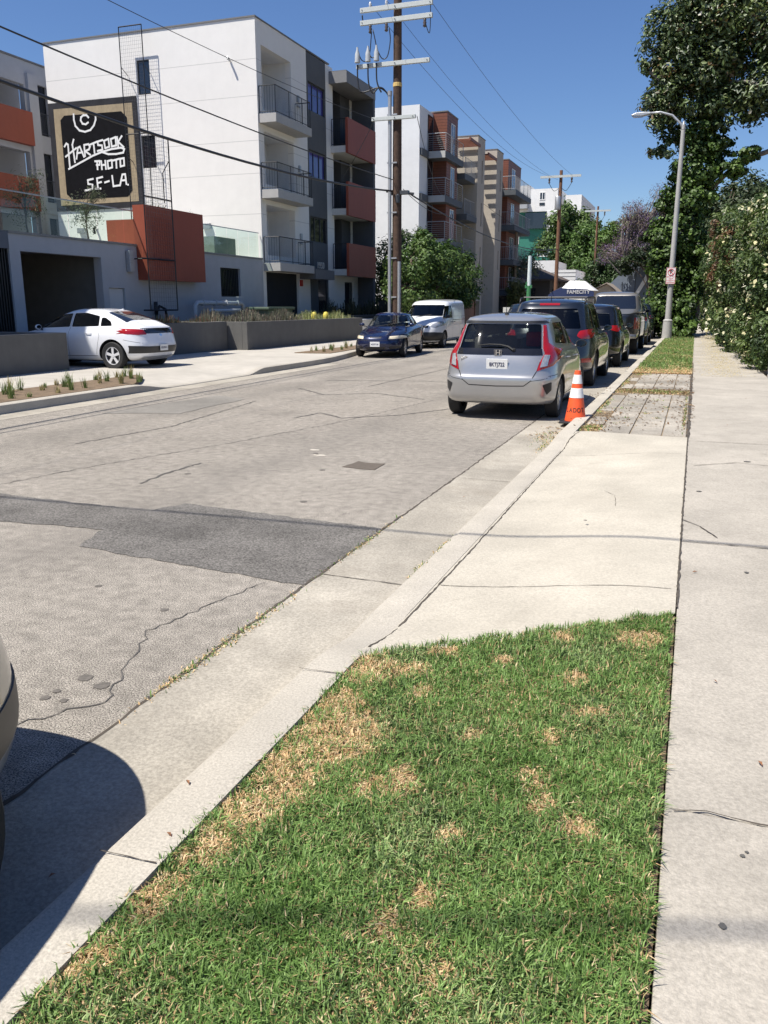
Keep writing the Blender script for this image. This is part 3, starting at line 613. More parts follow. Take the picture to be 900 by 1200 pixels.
MB().box(FX, FX+.08, 38.62, 38.85, 2.55, 2.85).build('alarm_box', pm('alarm_red', (.45,.03,.02), .5, .1, 10), b1)
# ground floor louvred vent window
lv = MB(); lv.box(FX-.14, FX-.12, 35.1, 38.5, .45, 3.12)
for k in range(34): lv.box(FX-.12, FX-.09, 35.12+k*.1, 35.15+k*.1, .47, 3.1)
lv.build('vent_grille', interior_d, b1)
# end wall windows and small fittings
window_y(b1, 34.94, -24.67, -24.0, 10.92, 12.35, 1, pane_d, .06); window_y(b1, 34.94, -24.69, -23.92, 7.8, 9.2, 1, pane_d, .06)
MB().tube([(-19.85, 34.8, 11.9), (-19.85, 34.6, 12.0), (-19.80, 34.55, 11.9)], .05, 6).build('wall_fitting', grey_m, b1)
for x_ in (-21.6, -28.6): MB().box(x_, x_+.42, 34.66, 34.83, 5.03, 5.28).build('wall_vent', grey_m, b1, bevel=.02)
for x_ in (-22.35, -27.6): MB().tube([(x_, 34.8, 5.3), (x_+.02, 34.65, 5.22), (x_+.05, 34.65, 4.97)], .06, 6).build('wall_fitting', black_m, b1)
# podium with garage
pd = MB(); wallgrid(pd, 'x', FX-.3, FX, 19.6, 34.82, 0, 3.63, [(20.02, 23.6, 0, 3.16), (23.9, 24.75, 0, 2.2), (31.12, 32.75, 1.98, 3.15)])
pd.box(-34, FX-.3, 10.0, 34.83, 3.35, 3.6); pd.box(-34, -29.85, 34.84, 38.3, 3.35, 3.6); pd.build('podium_wall', stucco_p, b1)
MB().box(FX-.34, FX+.04, 19.6, 34.8, 3.631, 3.70).build('podium_cap', pm('cap_grey', (.22,.22,.21), .6, .1, 8), b1)
gi = MB(); gi.box(-26, -25.8, 10, 30, 0, 3.3); gi.box(-25.8, FX-.3, 23.75, 23.9, 0, 3.34); gi.box(-25.8, FX-.3, 19.4, 19.5, 0, 3.34); gi.build('garage_wall', pm('garage_wall', (.16,.16,.15), .9, .1, 3), b1)
gg = MB(); 
for k in range(34): gg.box(-22.45, -22.41, 19.6+k*.12, 19.64+k*.12, .1, 2.15)
gg.box(-22.47, -22.39, 19.55, 23.7, 2.15, 2.3); gg.box(-22.47, -22.39, 19.55, 23.7, .02, .1); gg.box(-22.47, -22.39, 23.62, 23.74, .1, 2.15); gg.build('garage_gate', black_m, b1)
lt = MB(); lt.box(-20.0, -19.85, 20.1, 21.4, 3.26, 3.33); lt.build('garage_lamp', pm('tube_light', (.8,.7,.5), .5, .05, 5, emit=(1,.72,.35,2.2)), b1)
dr = MB(); dr.box(FX-.16, FX-.08, 23.92, 24.73, .02, 2.18); d_ = dr.build('door', pm('door_grey', (.55,.55,.55), .5, .03, 5), b1)
h_ = MB().box(FX-.08, FX-.02, 24.0, 24.08, 1.0, 1.12).build('handle', grey_m, b1); h_.parent = d_; h_.matrix_parent_inverse = Matrix.Identity(4)
window_x(b1, FX-.15, 31.12, 32.75, 1.98, 3.15, 1, pane_d, .06)
gr_ = MB(); [gr_.box(FX-.09, FX-.07, 31.2+k*.13, 31.22+k*.13, 2.0, 3.13) for k in range(12)]; gr_.build('window_bars', black_m, b1)
MB().box(FX-.6, FX+.03, 18.3, 19.58, 3.2, 3.66).build('beam', pm('beam_grey', (.12,.13,.15), .7, .05, 5), b1)
gt = MB(); [gt.box(FX-.1, FX-.06, 18.35+k*.1, 18.39+k*.1, .05, 3.2) for k in range(13)]; gt.box(FX-.2, FX-.12, 18.3, 19.6, .03, 3.2); gt.build('garage_gate', black_m, b1)
# rust red projecting box
rb = MB(); rb.box(FX-.05, -18.12, 25.55, 29.2, 2.5, 5.0); rb.build('red_box', red_p, b1)
rb = MB(); rb.box(-20.6, FX-.36, 26.6, 29.0, 3.7, 4.65); rb.build('red_planter', red_p, b1)
# glass balustrade on the podium
def glassrail(y0, y1, z0, z1, x=-18.75, n=8):
    g = MB(); t = MB(); 
    for i in range(n):
        a, b_ = y0+(y1-y0)*i/n+.015, y0+(y1-y0)*(i+1)/n-.015; g.add([(x,a,z0),(x,b_,z0),(x,b_,z1-.02),(x,a,z1-.02)], [(0,1,2,3)])
    t.box(x-.02, x+.02, y0, y1, z1-.02, z1+.012)
    g.build('glass_balustrade', gl_rail, b1); t.build('handrail', grey_m, b1)
glassrail(19.6, 26.5, 3.7, 4.82, n=5); glassrail(29.25, 34.78, 3.7, 4.78, n=6)
ub = MB(); ub.box(-20.9, -19.6, 32.4, 34.2, 3.61, 4.5); ub.build('rooftop_planter', pm('green_box', (.15,.19,.16), .7, .1, 8), b1)
# courtyard wing (set back) with red balconies
WX = -32.5; bays = ((22.5, 28.6), (29.4, 36.35))
wb = MB(); hol = [(y0, y1, z0, z0+2.45) for z0 in (9.9, 6.75, 3.62) for (y0, y1) in bays] + [(37.3, 38.0, z0, z0+2.4) for z0 in (10.15, 6.9, 3.7)]
wallgrid(wb, 'x', WX-.3, WX, 14, 38.2, 3.6, 13.45, hol)
wb.box(WX-12, WX-.3, 14, 38.2, 13.2, 13.4); wb.box(WX-2.2, WX-2.0, 14, 38.2, 3.6, 13.2); wb.box(WX, WX+.16, 36.5, 37.15, 3.6, 12.9)
for z0 in (9.9, 6.75): wb.box(WX-2, WX-.3, 14, 38.2, z0-.35, z0-.02)
wb.box(WX+.001, -29.8, 38.2, 38.4, 3.6, 13.9)
wb.build('wing_wall', stucco_p, b1)
MB().box(WX-.35, WX+.06, 13.9, 38.15, 13.451, 13.54).build('parapet_cap', MATS['parapet_cap'], b1)
for z0 in (9.9, 6.75, 3.7):
    for (y0, y1) in bays:
        MB().box(WX-.02, WX+.30, y0-.1, y1+.1, z0-.42, z0+1.15).build('balcony_front', red_p, b1)
        window_x(b1, WX-1.98, y0+.8, y0+3.0, z0, z0+1.95, 2, pane_d)
for z0 in (10.15, 6.9, 3.7):
    window_x(b1, WX-.2, 37.3, 38.0, z0, z0+2.4, 1, pane_d, .05); railing(b1, [(WX+.08, 37.3), (WX+.08, 38.0)], z0, z0+1.05, .1)
# south wing of the same complex, outside the picture to the left (its shade falls over the drive)
sb = MB(); wallgrid(sb, 'x', FX-.3, FX, -8, 18.28, 0, 13.6, [(y, y+2.6, z, z+1.6) for y in (-4, 1, 6, 11) for z in (1.2, 4.4, 7.6, 10.8)])
sb.box(-31, FX-.3, -8, 18.28, 0, 13.5); sb.build('wing_wall', stucco_w2, b1)

# painted advertisement hung on the end wall
SGN = empty('wall_sign', (-27.3, 34.8, 8.4), 'black hand lettered photo advertisement with tan border on the white end wall', 'sign')
def sheet_y(pts, y, d): return MB().prism([(x, y, z) for x, z in pts], (0, -d, 0))
sheet_y([(-29.78, 10.93), (-24.79, 10.90), (-24.73, 6.12), (-29.78, 6.08)], 34.835, .05).build('border', pm('sign_border', (.035,.035,.04), .8, .2, 3, stain=.2, spec=.15), SGN)
sheet_y([(-29.46, 10.66), (-25.02, 10.62), (-24.99, 6.38), (-29.5, 6.34)], 34.785, .008).build('tan_panel', pm('sign_tan', (.36,.285,.18), .8, .14, 5, streak=.2), SGN)
sheet_y([(-29.10, 10.15), (-28.86, 10.34), (-25.62, 10.30), (-25.33, 10.02), (-25.30, 6.86), (-25.58, 6.60), (-28.80, 6.60), (-29.10, 6.86)], 34.776, .008).build('black_panel', pm('sign_black', (.006,.006,.008), .8, .3, 4, spec=.12), SGN)
STROKES = [[(-28.3, 10.36), (-28.31, 10.13), (-28.25, 9.85), (-28.04, 9.64), (-27.73, 9.56), (-27.41, 9.62), (-27.19, 9.81), (-27.07, 10.04), (-27.05, 10.28)], [(-27.47, 10.17), (-27.57, 10.27), (-27.75, 10.28), (-27.89, 10.2), (-27.92, 10.07), (-27.83, 9.92), (-27.65, 9.88), (-27.51, 9.95)], [(-28.98, 8.99), (-28.86, 9.12), (-28.77, 9.06), (-28.77, 8.64), (-28.77, 8.02)], [(-28.42, 9.26), (-28.52, 9.04), (-28.48, 8.69), (-28.45, 8.26)], [(-28.96, 8.54), (-28.31, 8.88)], [(-28.34, 8.41), (-28.21, 8.89), (-28.09, 8.93), (-27.9, 8.47)], [(-28.29, 8.65), (-27.96, 8.68)], [(-27.83, 8.5), (-27.84, 8.99), (-27.59, 9.01), (-27.51, 8.9), (-27.58, 8.78), (-27.8, 8.72), (-27.53, 8.54)], [(-27.51, 8.98), (-27.08, 9.09)], [(-27.29, 9.04), (-27.27, 8.61)], [(-26.77, 9.14), (-27.05, 9.09), (-27.04, 8.94), (-26.82, 8.91), (-26.81, 8.73), (-27.09, 8.68)], [(-26.69, 9.1), (-26.43, 9.17), (-26.41, 8.83), (-26.65, 8.78), (-26.69, 9.1)], [(-26.3, 9.15), (-26.03, 9.22), (-26.02, 8.86), (-26.27, 8.83), (-26.3, 9.15)], [(-25.94, 9.22), (-25.91, 8.8)], [(-25.68, 9.24), (-25.9, 9.01), (-25.62, 8.77)], [(-28.84, 7.98), (-28.15, 8.22), (-27.39, 8.49), (-26.84, 8.63), (-26.3, 8.72), (-25.77, 8.75), (-25.58, 8.68), (-25.66, 8.53), (-26.06, 8.49), (-26.5, 8.51), (-26.89, 8.64)], [(-27.28, 8.24), (-27.02, 8.24), (-27.05, 8.07), (-27.21, 8.07)], [(-27.17, 8.24), (-27.17, 7.88)], [(-26.93, 8.23), (-26.92, 7.87)], [(-26.7, 8.23), (-26.69, 7.87)], [(-26.93, 8.05), (-26.7, 8.06)], [(-26.57, 8.21), (-26.33, 8.24), (-26.33, 7.92), (-26.56, 7.88), (-26.57, 8.21)], [(-26.26, 8.22), (-25.92, 8.27)], [(-26.08, 8.23), (-26.09, 7.89)], [(-25.85, 8.27), (-25.64, 8.29), (-25.65, 7.97), (-25.86, 7.94), (-25.85, 8.27)], [(-27.48, 7.47), (-27.78, 7.43), (-27.78, 7.26), (-27.53, 7.21), (-27.55, 7.02), (-27.98, 6.97)], [(-27.38, 7.03), (-27.35, 7.03)], [(-27.23, 7.01), (-27.25, 7.48), (-26.93, 7.53)], [(-27.23, 7.27), (-27.02, 7.31)], [(-27.11, 7.02), (-27.08, 7.02)], [(-26.81, 7.28), (-26.57, 7.33)], [(-26.37, 7.55), (-26.34, 7.09), (-26.08, 7.11)], [(-26.01, 7.11), (-25.97, 7.11)], [(-25.96, 7.12), (-25.79, 7.58), (-25.63, 7.59), (-25.6, 7.15)], [(-25.88, 7.32), (-25.64, 7.33)], [(-25.51, 7.12), (-25.47, 7.12)]]
def strokes(mb, S, y, wd, conv=lambda p: p):
    for s in S:
        for (a, b_) in zip(s, s[1:]):
            dx, dz = b_[0]-a[0], b_[1]-a[1]; l = math.hypot(dx, dz) or 1; ex, ez = dx/l*wd*.42, dz/l*wd*.42; px, pz = -dz/l*wd*.5, dx/l*wd*.5
            mb.prism([(a[0]-ex+px, y, a[1]-ez+pz), (b_[0]+ex+px, y, b_[1]+ez+pz), (b_[0]+ex-px, y, b_[1]+ez-pz), (a[0]-ex-px, y, a[1]-ez-pz)], (0, -.008, 0))
            y -= .00012
mb = MB(); strokes(mb, STROKES, 34.766, .085); mb.build('lettering', pm('sign_white', (.78,.78,.76), .6, .04, 5), SGN)
# black steel mesh trellis frames
tr = empty('trellis', (-24.5, 34.3, 6.2), 'tall black steel trellis frame with wire mesh on the white end wall', 'trellis')
def barframe(mb, pts, r=.028):
    for a, b_ in zip(pts, pts[1:]): mb.tube([a, b_], r, 4)
mb = MB(); TY = 34.35
barframe(mb, [(-25.15, TY, 4.9), (-25.15, TY, 13.62), (-23.95, TY, 13.62), (-23.95, TY, 4.9), (-25.15, TY, 4.9)]); barframe(mb, [(-25.15, TY, 9.2), (-23.95, TY, 9.2)])
for z in (12.0, 8.3): mb.tube([(-25.15, TY, z), (-25.15, 34.82, z-.25)], .02, 4); mb.tube([(-23.95, TY, z), (-23.95, 34.82, z-.25)], .02, 4)
mb.build('frame', black_m, tr)
mb = MB(); wm = dark_m
for k in range(1, 12): mb.tube([(-25.15+k*.1, TY, 4.95), (-25.15+k*.1, TY, 13.6)], .0035, 3, cap=False)
for k in range(1, 58): mb.tube([(-25.13, TY, 4.9+k*.15), (-23.97, TY, 4.9+k*.15)], .0035, 3, cap=False)
mb.build('wire_mesh', wm, tr)
t2 = empty('trellis', (-18.0, 26.7, 1.46), 'black steel trellis frame standing in front of the rust red box', 'trellis'); X_ = -17.98
mb = MB(); barframe(mb, [(X_, 25.3, 1.46), (X_, 25.3, 7.3), (X_, 26.95, 7.3), (X_, 26.95, 1.46), (X_, 24.9, 1.46)]); barframe(mb, [(X_, 25.3, 5.25), (X_, 26.95, 5.25)]); barframe(mb, [(X_, 25.0, 3.2), (X_, 26.95, 3.2)])
for y in (25.3, 26.95): mb.tube([(X_, y, 3.2), (FX, y, 3.2)], .02, 4)
mb.tube([(X_, 26.95, 6.6), (X_-.3, 26.95, 6.2), (X_-.3, 26.95, 5.2)], .02, 4); mb.build('frame', black_m, t2)
mb = MB()
for k in range(1, 12): mb.tube([(X_, 25.3+k*.138, 1.46), (X_, 25.3+k*.138, 7.3)], .0035, 3, cap=False)
for k in range(1, 39): mb.tube([(X_, 25.3, 1.46+k*.15), (X_, 26.95, 1.46+k*.15)], .0035, 3, cap=False)
mb.build('wire_mesh', wm, t2)
sp = MB(); sp.tube([(-18.4, 26.2, .1), (-18.4, 26.2, 1.35), (-18.35, 26.35, 1.6), (-18.35, 26.7, 1.5), (-18.35, 26.8, 1.1), (-18.35, 26.8, .1)], .05, 8); sp.tube([(-18.4, 26.2, 1.3), (-18.4, 26.2, 1.75)], .07, 8)
tag(sp.build('standpipe', black_m, smooth=True), 'black bent fire standpipe against the garage wall below the trellis', 'pipe')
eb = MB(); eb.box(-18.58, -18.42, 24.9, 25.15, 2.75, 3.45); tag(eb.build('meter_box', grey_m, bevel=.01), 'small grey meter box on the garage wall beside the red box', 'box')

# garden walls and planters
def lowwall(name, pts, label, soilz=None):
    pass
wl = MB(); wl.box(-14.25, -13.92, -4, 16.2, 0, 1.0); wl.box(-18.5, -14.25, 15.9, 16.199, 0, .999)
tag(wl.build('garden_wall', wall_g, bevel=.012), 'low grey stucco wall at left, in front of the white hatchback', 'wall')
def planter(x0, x1, y0, y1, h, label, m=wall_g):
    e = empty('planter', ((x0+x1)/2, (y0+y1)/2, .13), label, 'planter')
    t = .2; mb = MB(); mb.box(x1-t, x1, y0, y1, .1, h); mb.box(x0, x0+t, y0, y1, .1, h); mb.box(x0+t, x1-t, y0, y0+t, .1, h); mb.box(x0+t, x1-t, y1-t, y1, .1, h)
    mb.build('planter_wall', m, e, bevel=.012); MB().box(x0+t, x1-t, y0+t, y1-t, .1, h-.12).build('planter_soil', soil, e); return e
planter(-17.6, -15.05, 19.6, 25.45, 1.09, 'set back grey planter wall behind the white hatchback, half in shade')
planter(-17.6, -14.3, 25.5, 36.2, 1.08, 'long grey planter box wall in front of the apartment entrance')
wl = MB(); wl.box(-15.6, -14.9, 37.4, 45, .1, .98); tag(wl.build('garden_wall', stucco_w2, bevel=.01), 'low pale wall beyond the long grey planter, behind the blue sedan', 'wall')
wl = MB(); wl.box(-17.4, -15.8, 37.0, 46, .1, 1.15); tag(wl.build('garden_wall', stucco_g, bevel=.01), 'dark low wall behind the pale one, below the red balconies', 'wall')
def stems(name, x0, x1, y0, y1, z, n, h, cols, label, seed, wd=.02, group=None):
    rg = np.random.default_rng(seed); x = rg.uniform(x0, x1, n); y = rg.uniform(y0, y1, n); cl = (np.sin(y*5)+np.sin(y*2.3+x*4))*.25+.75
    H = h*cl*(.5+.7*rg.random(n)); a = rg.random(n)*6.283; l = H*.45*rg.random(n); V = np.empty((n, 4, 3), np.float32); b = np.stack([x, y, np.full(n, z)], 1); w_ = np.stack([-np.sin(a), np.cos(a), a*0], 1)*wd*.5
    t = b + np.stack([np.cos(a)*l, np.sin(a)*l, H], 1); V[:, 0] = b-w_; V[:, 1] = b+w_; V[:, 2] = t+w_*.5; V[:, 3] = t-w_*.5
    F = np.arange(n)[:, None]*4+np.array([[0,1,2,3]]); c = np.array(cols)[rg.integers(0, len(cols), n)]*(.7+.5*rg.random((n, 1)))
    o = link(bpy.data.objects.new(name, rawmesh(name, V.reshape(-1, 3), F, np.repeat(c, 4, axis=0), leaf_m))); return tag(o, label, 'plants', kind='stuff')
stems('planter_grass', -16.9, -14.55, 25.7, 30.6, .95, 6000, .42, [(.18,.19,.14),(.28,.25,.18),(.10,.11,.07),(.16,.12,.10)], 'dry feathery grasses growing in the long grey planter', 2)
stems('planter_grass', -16.9, -14.55, 30.8, 36.0, .95, 3500, .34, [(.30,.33,.12),(.16,.22,.08),(.4,.4,.2)], 'yellow green grasses at the far end of the long planter', 3)
stems('planter_grass', -17.3, -15.3, 19.8, 25.3, .95, 1800, .30, [(.06,.08,.04),(.18,.08,.05),(.10,.11,.06)], 'low dark plants behind the set back planter wall', 4)
stems('planter_grass', -17.2, -16.0, 37.2, 45, 1.1, 900, .65, [(.03,.04,.025),(.05,.06,.03)], 'dark spiky plants below the red balconies', 5, .05)
for k, (y, lb) in enumerate(((31.9, 'round yellow barrel cactus in the long planter, nearer the standpipe'), (33.1, 'round yellow barrel cactus in the long planter, next to the entrance door'))):
    mb = MB(); mb.lathe([(.001,.9),(.09,.92),(.12,1.03),(.125,1.15),(.09,1.27),(.04,1.31),(.001,1.315)], (-14.75, y, .05), k=18)
    tag(mb.build('cactus', pm('cactus_yellow', (.62,.52,.08), .6, .25, 25, .6, 60), smooth=True), lb.replace('nearer the standpipe', 'left of the pair').replace('next to the entrance door', 'right of the pair'), 'plant')
# backflow pipes and transformer
bf = empty('backflow_pipe', (-16.9, 29.3, .9), 'pale grey backflow pipe assembly in the planter below the barred window', 'pipe')
mb = MB(); X0 = -17.9; mb.tube([(X0, 28.0, .6), (X0, 28.0, 1.62), (X0, 28.15, 1.72), (X0, 31.5, 1.72), (X0, 31.65, 1.62), (X0, 31.65, .6)], .09, 10); mb.tube([(X0+.25, 28.6, 1.42), (X0+.25, 31.0, 1.42)], .07, 8); mb.build('pipe', pm('pipe_paint', (.45,.47,.48), .6, .1, 10), bf, smooth=True)
mb = MB(); [mb.lathe([(.13,0),(.13,.05)], (X0, y, 1.72), 'y', 12) for y in (28.5, 29.4, 30.2, 31.1)]; mb.lathe([(.16,0),(.16,.03)], (X0, 31.3, 1.95), 'z', 14); mb.build('valve_wheel', MATS['pipe_paint'], bf)
tf = MB(); tf.box(-17.9, -16.9, 32.0, 34.3, .6, 1.45); tf.box(-17.95, -16.82, 31.9, 34.4, 1.45, 1.56); tag(tf.build('transformer', pm('utility_green', (.10,.14,.10), .5, .1, 8), bevel=.02), 'dark green utility cabinet behind the planter grasses', 'cabinet')

# second apartment building
SX = -17.6
b2 = empty('apartment_building', (-22, 66, 0), 'white apartment block with timber clad boxes, beige towers and dark balconies beyond the utility pole', 'building')
mb = MB(); mb.box(-30, SX, 54.7, 57.7, 0, 14.05); mb.box(-30, SX-.4, 57.7, 79, 0, 12.4); mb.build('wall', pm('blue_white_stucco', (.74,.745,.745), .85, .03, 3, .2, 60, stain=.04), b2)
def woodbox(y0, y1, z0, z1, x1=-16.63):
    mb = MB(); mb.box(SX-.3, x1, y0, y1, z0, z1); mb.build('timber_box', wood_p, b2)
    gv = MB()
    k = 0
    z = z0+.16
    while z < z1-.05: gv.box(SX, x1+.003, y0-.003, y1+.003, z, z+.012) if k % 1 == 0 else 0; z += .19; k += 1
    gv.build('board_gaps', pm('board_gap', (.05,.02,.012), .8, .1, 10), b2)
    MB().box(SX-.3, x1+.03, y0-.03, y1+.03, z1, z1+.07).build('roof_edge', MATS['parapet_cap'], b2)
woodbox(57.71, 60.4, 2.5, 14.15); 
for z in (11.5, 8.75, 6.0):
    MB().box(SX+.002, -16.30, 56.35, 60.9, z-.42, z).build('balcony', pm('slab_slate', (.085,.095,.105), .7, .08, 6), b2)
    MB().box(SX-.02, SX+.15, 54.8, 56.3, z-.42, z).build('balcony', MATS['slab_slate'], b2)
    rl = MB(); 
    for k in range(7): rl.tube([(SX+.1, 56.38, z+.15+k*.13), (-16.34, 56.38, z+.15+k*.13)], .012, 3); rl.tube([(-16.32, 56.4, z+.15+k*.13), (-16.32, 60.8, z+.15+k*.13)], .012, 3)
    for yy in (56.4, 57.9, 59.4, 60.8): rl.tube([(-16.32, yy, z), (-16.32, yy, z+1.1)], .025, 4)
    rl.tube([(SX+.05, 56.38, z), (SX+.05, 56.38, z+1.1)], .025, 4); rl.tube([(SX+.05, 56.38, z+1.1), (-16.32, 56.38, z+1.1), (-16.32, 60.8, z+1.1)], .025, 4)
    rl.build('balcony_railing', pm('rail_light', (.35,.36,.37), .5, .1, 10), b2)
    MB().box(SX+.1, -16.32, 56.28, 56.345, z-.42, z+.0).build('balcony_front', pm('sunlit_slab_face', (.45,.45,.43), .7, .05, 5), b2)  # thin pale plate: sunlight on the slab's south face put into its colour
    window_x(b2, SX+.003, 56.45, 57.5, z+.02, z+2.3, 1, pane_d); window_x(b2, -16.628, 58.6, 59.6, z+.1, z+2.1, 2, pm('sky_pane', (.12,.16,.24), .08, .1, 3), .05, white_pt)
    MB().box(SX+.05, -16.2 if z > 11 else -16.0, 60.95, 63.9, z-1.15, z-.75).build('balcony', MATS['slab_slate'], b2)
    railing(b2, [(-16.2, 61.0), (-16.2, 63.9)], z-.75, z+.3, .14, MATS['rail_light'])
    if z < 11: window_x(b2, SX-.39, 61.4, 62.4, z-.7, z+1.3, 1, pane_d)
wl_ = MB(); wl_.lathe([(.09,0),(.12,.25)], (-17.1, 57.62, 12.25), k=10); wl_.build('wall_light', black_m, b2)
# beige towers
for (y0, y1, x1, z1) in ((64.0, 66.2, -16.05, 13.72), (69.0, 71.3, -15.75, 13.55)):
    t_ = MB(); wallgrid(t_, 'x', SX-.6, x1, y0, y1, 0, z1, [(y0+1.3, y0+1.6, 4.5, 6.0), (y0+1.3, y0+1.6, 7.5, 9.2), (y0+1.3, y0+1.6, 10.6, 12.2)]); t_.build('tower', beige_s, b2)
    MB().box(SX-.6, x1+.03, y0-.03, y1+.03, z1, z1+.06).build('roof_edge', MATS['parapet_cap'], b2)
# slatted pergola screens casting bands
pg = MB(); pg2 = MB()
for k in range(9): pg.box(SX, -15.9, 61.2+k*.32, 61.33+k*.32, 12.95, 13.05); 
for k in range(9): pg2.box(SX, -15.8, 66.4+k*.29, 66.52+k*.29, 12.75, 12.85)
pg.box(-15.95, -15.85, 61.0, 64.0, 12.9, 13.1); pg2.box(-15.85, -15.75, 66.2, 69.0, 12.7, 12.9); pg.build('pergola', pm('pergola_wood', (.20,.07,.04), .6, .1, 8), b2); pg2.build('pergola', MATS['pergola_wood'], b2)
# second timber volume
woodbox(73.6, 79.0, 2.5, 13.5, -15.8)
MB().box(SX-.2, -16.6, 71.3, 73.6, 0, 12.7).build('wall', stucco_p, b2)
for z in (11.0, 8.2, 5.4, 2.9):
    MB().box(SX, -14.9, 72.6, 79.6, z-.42, z).build('balcony', MATS['slab_slate'], b2)
    railing(b2, [(-16.4, 72.6), (-14.95, 72.6), (-14.95, 79.6)], z, z+1.05, .15, MATS['rail_light'])
    window_x(b2, -15.797, 75.0, 76.4, z+.1, z+2.0, 2, MATS['sky_pane'], .05, white_pt)
window_y(b2, 54.695, -19.4, -18.9, 6.0, 7.6, 1, pane_d, .05)

# far white and teal building
b3 = empty('apartment_building', (-27, 150, 0), 'distant white and teal apartment building at the end of the street', 'building')
mb = MB(); mb.box(-40, -27.0+.5, 140, 160, 16.2, 20.2); mb.box(-26.5, -22.0, 140, 160, 16.2, 19.6); mb.box(-22.0, -21.9+.2, 140.3, 160, 12, 19.5); mb.box(-23.6, -21.9, 139.9, 139.999, 12, 16.2); mb.box(-20.9, -18.4, 141, 160, 10, 18.6); mb.build('wall', stucco_w2, b3)
MB().box(-40, -22.2, 140.4, 160, 0, 16.2).build('teal_wall', pm('teal_panel', (.025,.17,.12), .7, .05, 4), b3)
gb = MB(); gb.box(-27.0, -23.7, 139.6, 140.399, 13.6, 16.0); gb.build('glazing', pane_d, b3)
for z in (8.3, 5.6, 11.2): window_y(b3, 140.38, -24.9, -23.0, z-1.9, z, 2, pane_d, .12, white_pt)
window_y(b3, 139.99, -24.85, -24.0, 17.9, 19.1, 2, pane_d, .1, white_pt); window_y(b3, 139.99, -24.85, -24.0, 17.1, 17.5, 1, pane_d, .08, black_m)
for k in range(5): 
    for z in (13, 9.5, 6): window_y(b3, 140.38, -38+k*2.2, -36.8+k*2.2, z-1.7, z, 1, pane_d, .1, white_pt)
ra = MB(); ra.box(-29.5, -26.6, 138.6, 139.9, 16.6, 18.2); ra.build('balcony', MATS['rail_light'], b3)
# bungalow with flat hipped roof
hb = empty('bungalow', (-14.5, 82, 0), 'dark brown bungalow with low hip roof beside the green post', 'house')
mb = MB(); wallgrid(mb, 'y', 80.5, 80.8, -20, -13.0, 0, 4.0, [(-15.2, -14.3, 1.2, 3.2), (-18, -16.8, 1.2, 3.2)]); wallgrid(mb, 'x', -13.3, -13.0, 80.8, 90, 0, 4.0, [(82, 84, 1, 3.2), (86, 88, 1, 3.2)]); mb.box(-19.9, -13.3, 89.7, 90, 0, 4)
mb.build('wall', pm('brown_siding', (.085,.072,.062), .8, .1, 6), hb)
mb = MB(); mb.add([(-20.8,79.6,4.0),(-12.2,79.6,4.0),(-12.2,91,4.0),(-20.8,91,4.0),(-18.4,82.5,5.2),(-15.0,82.5,5.2),(-15.0,88,5.2),(-18.4,88,5.2)], [(0,1,5,4),(1,2,6,5),(2,3,7,6),(3,0,4,7),(4,5,6,7),(3,2,1,0)]); mb.box(-20.8, -12.2, 79.6, 91, 3.85, 3.99); mb.build('roof', pm('roof_brown', (.10,.075,.06), .9, .15, 8), hb)
window_y(hb, 80.6, -15.2, -14.3, 1.2, 3.2, 1, pane_d); window_y(hb, 80.6, -18, -16.8, 1.2, 3.2, 1, pane_d); window_x(hb, -13.2, 82, 84, 1, 3.2, 2, pane_d, .06); window_x(hb, -13.2, 86, 88, 1, 3.2, 2, pane_d, .06)
mb = MB(); [mb.box(-12.5, -12.38, y, y+.12, .1, 3.85) for y in (80, 83, 86, 89)]; mb.build('porch_post', pm('post_brown', (.11,.08,.06)), hb)
# white sided garage with stepped boards
sg = empty('clapboard_building', (-13, 98, 0), 'white clapboard building behind the second utility pole', 'building')
mb = MB(); mb.box(-22, -9.6, 95, 104, 0, 4.3); mb.box(-22, -12.6, 95, 104, 4.3, 5.4); mb.box(-22, -14.9, 95, 104, 5.4, 6.4); mb.build('wall', stucco_w2, sg)
mb = MB(); [mb.box(-22, -9.58, 94.97, 95, .4+k*.42, .43+k*.42) for k in range(9)]; [mb.box(-22, -12.58, 94.97, 95, 4.3+k*.4, 4.34+k*.4) for k in range(3)]; mb.build('board_gaps', pm('board_shadow_gap', (.3,.3,.3), .8), sg)
window_y(sg, 94.96, -19, -17.6, 3, 4.6, 2, pane_d)
# blue grey warehouse with diagonal brace
bw = empty('warehouse', (-3.5, 82, 0), 'blue grey building with white diagonal strut behind the parked cars', 'building')
mb = MB(); mb.prism([(-7.6,78,0),(-1.0,78,0),(-1.0,78,6.8),(-4.2,78,6.6),(-7.6,78,3.2)], (0, 12, 0)); mb.build('wall', pm('blue_cladding', (.15,.18,.23), .6, .06, 4), bw)
mb = MB(); [mb.box(-7.4+k*1.1, -7.34+k*1.1, 77.95, 77.998, 0, 2.8+k*.8 if k < 4 else 6.4) for k in range(6)]; mb.build('cladding_ribs', dark_m, bw)
mb = MB(); mb.prism([(-5.6,77.9,1.8),(-5.25,77.9,1.8),(-3.2,77.9,5.6),(-3.55,77.9,5.6)], (0, -.15, 0)); mb.build('strut', white_pt, bw)
gb_ = empty('shed', (-7, 74, 0), 'small tan gabled shed left of the blue grey warehouse', 'shed')
mb = MB(); mb.prism([(-8.4,72,0),(-5.6,72,0),(-5.6,72,2.2),(-7.0,72,3.3),(-8.4,72,2.6)], (0, 5, 0)); mb.build('wall', pm('tan_wall', (.42,.36,.28), .8, .1, 5), gb_)
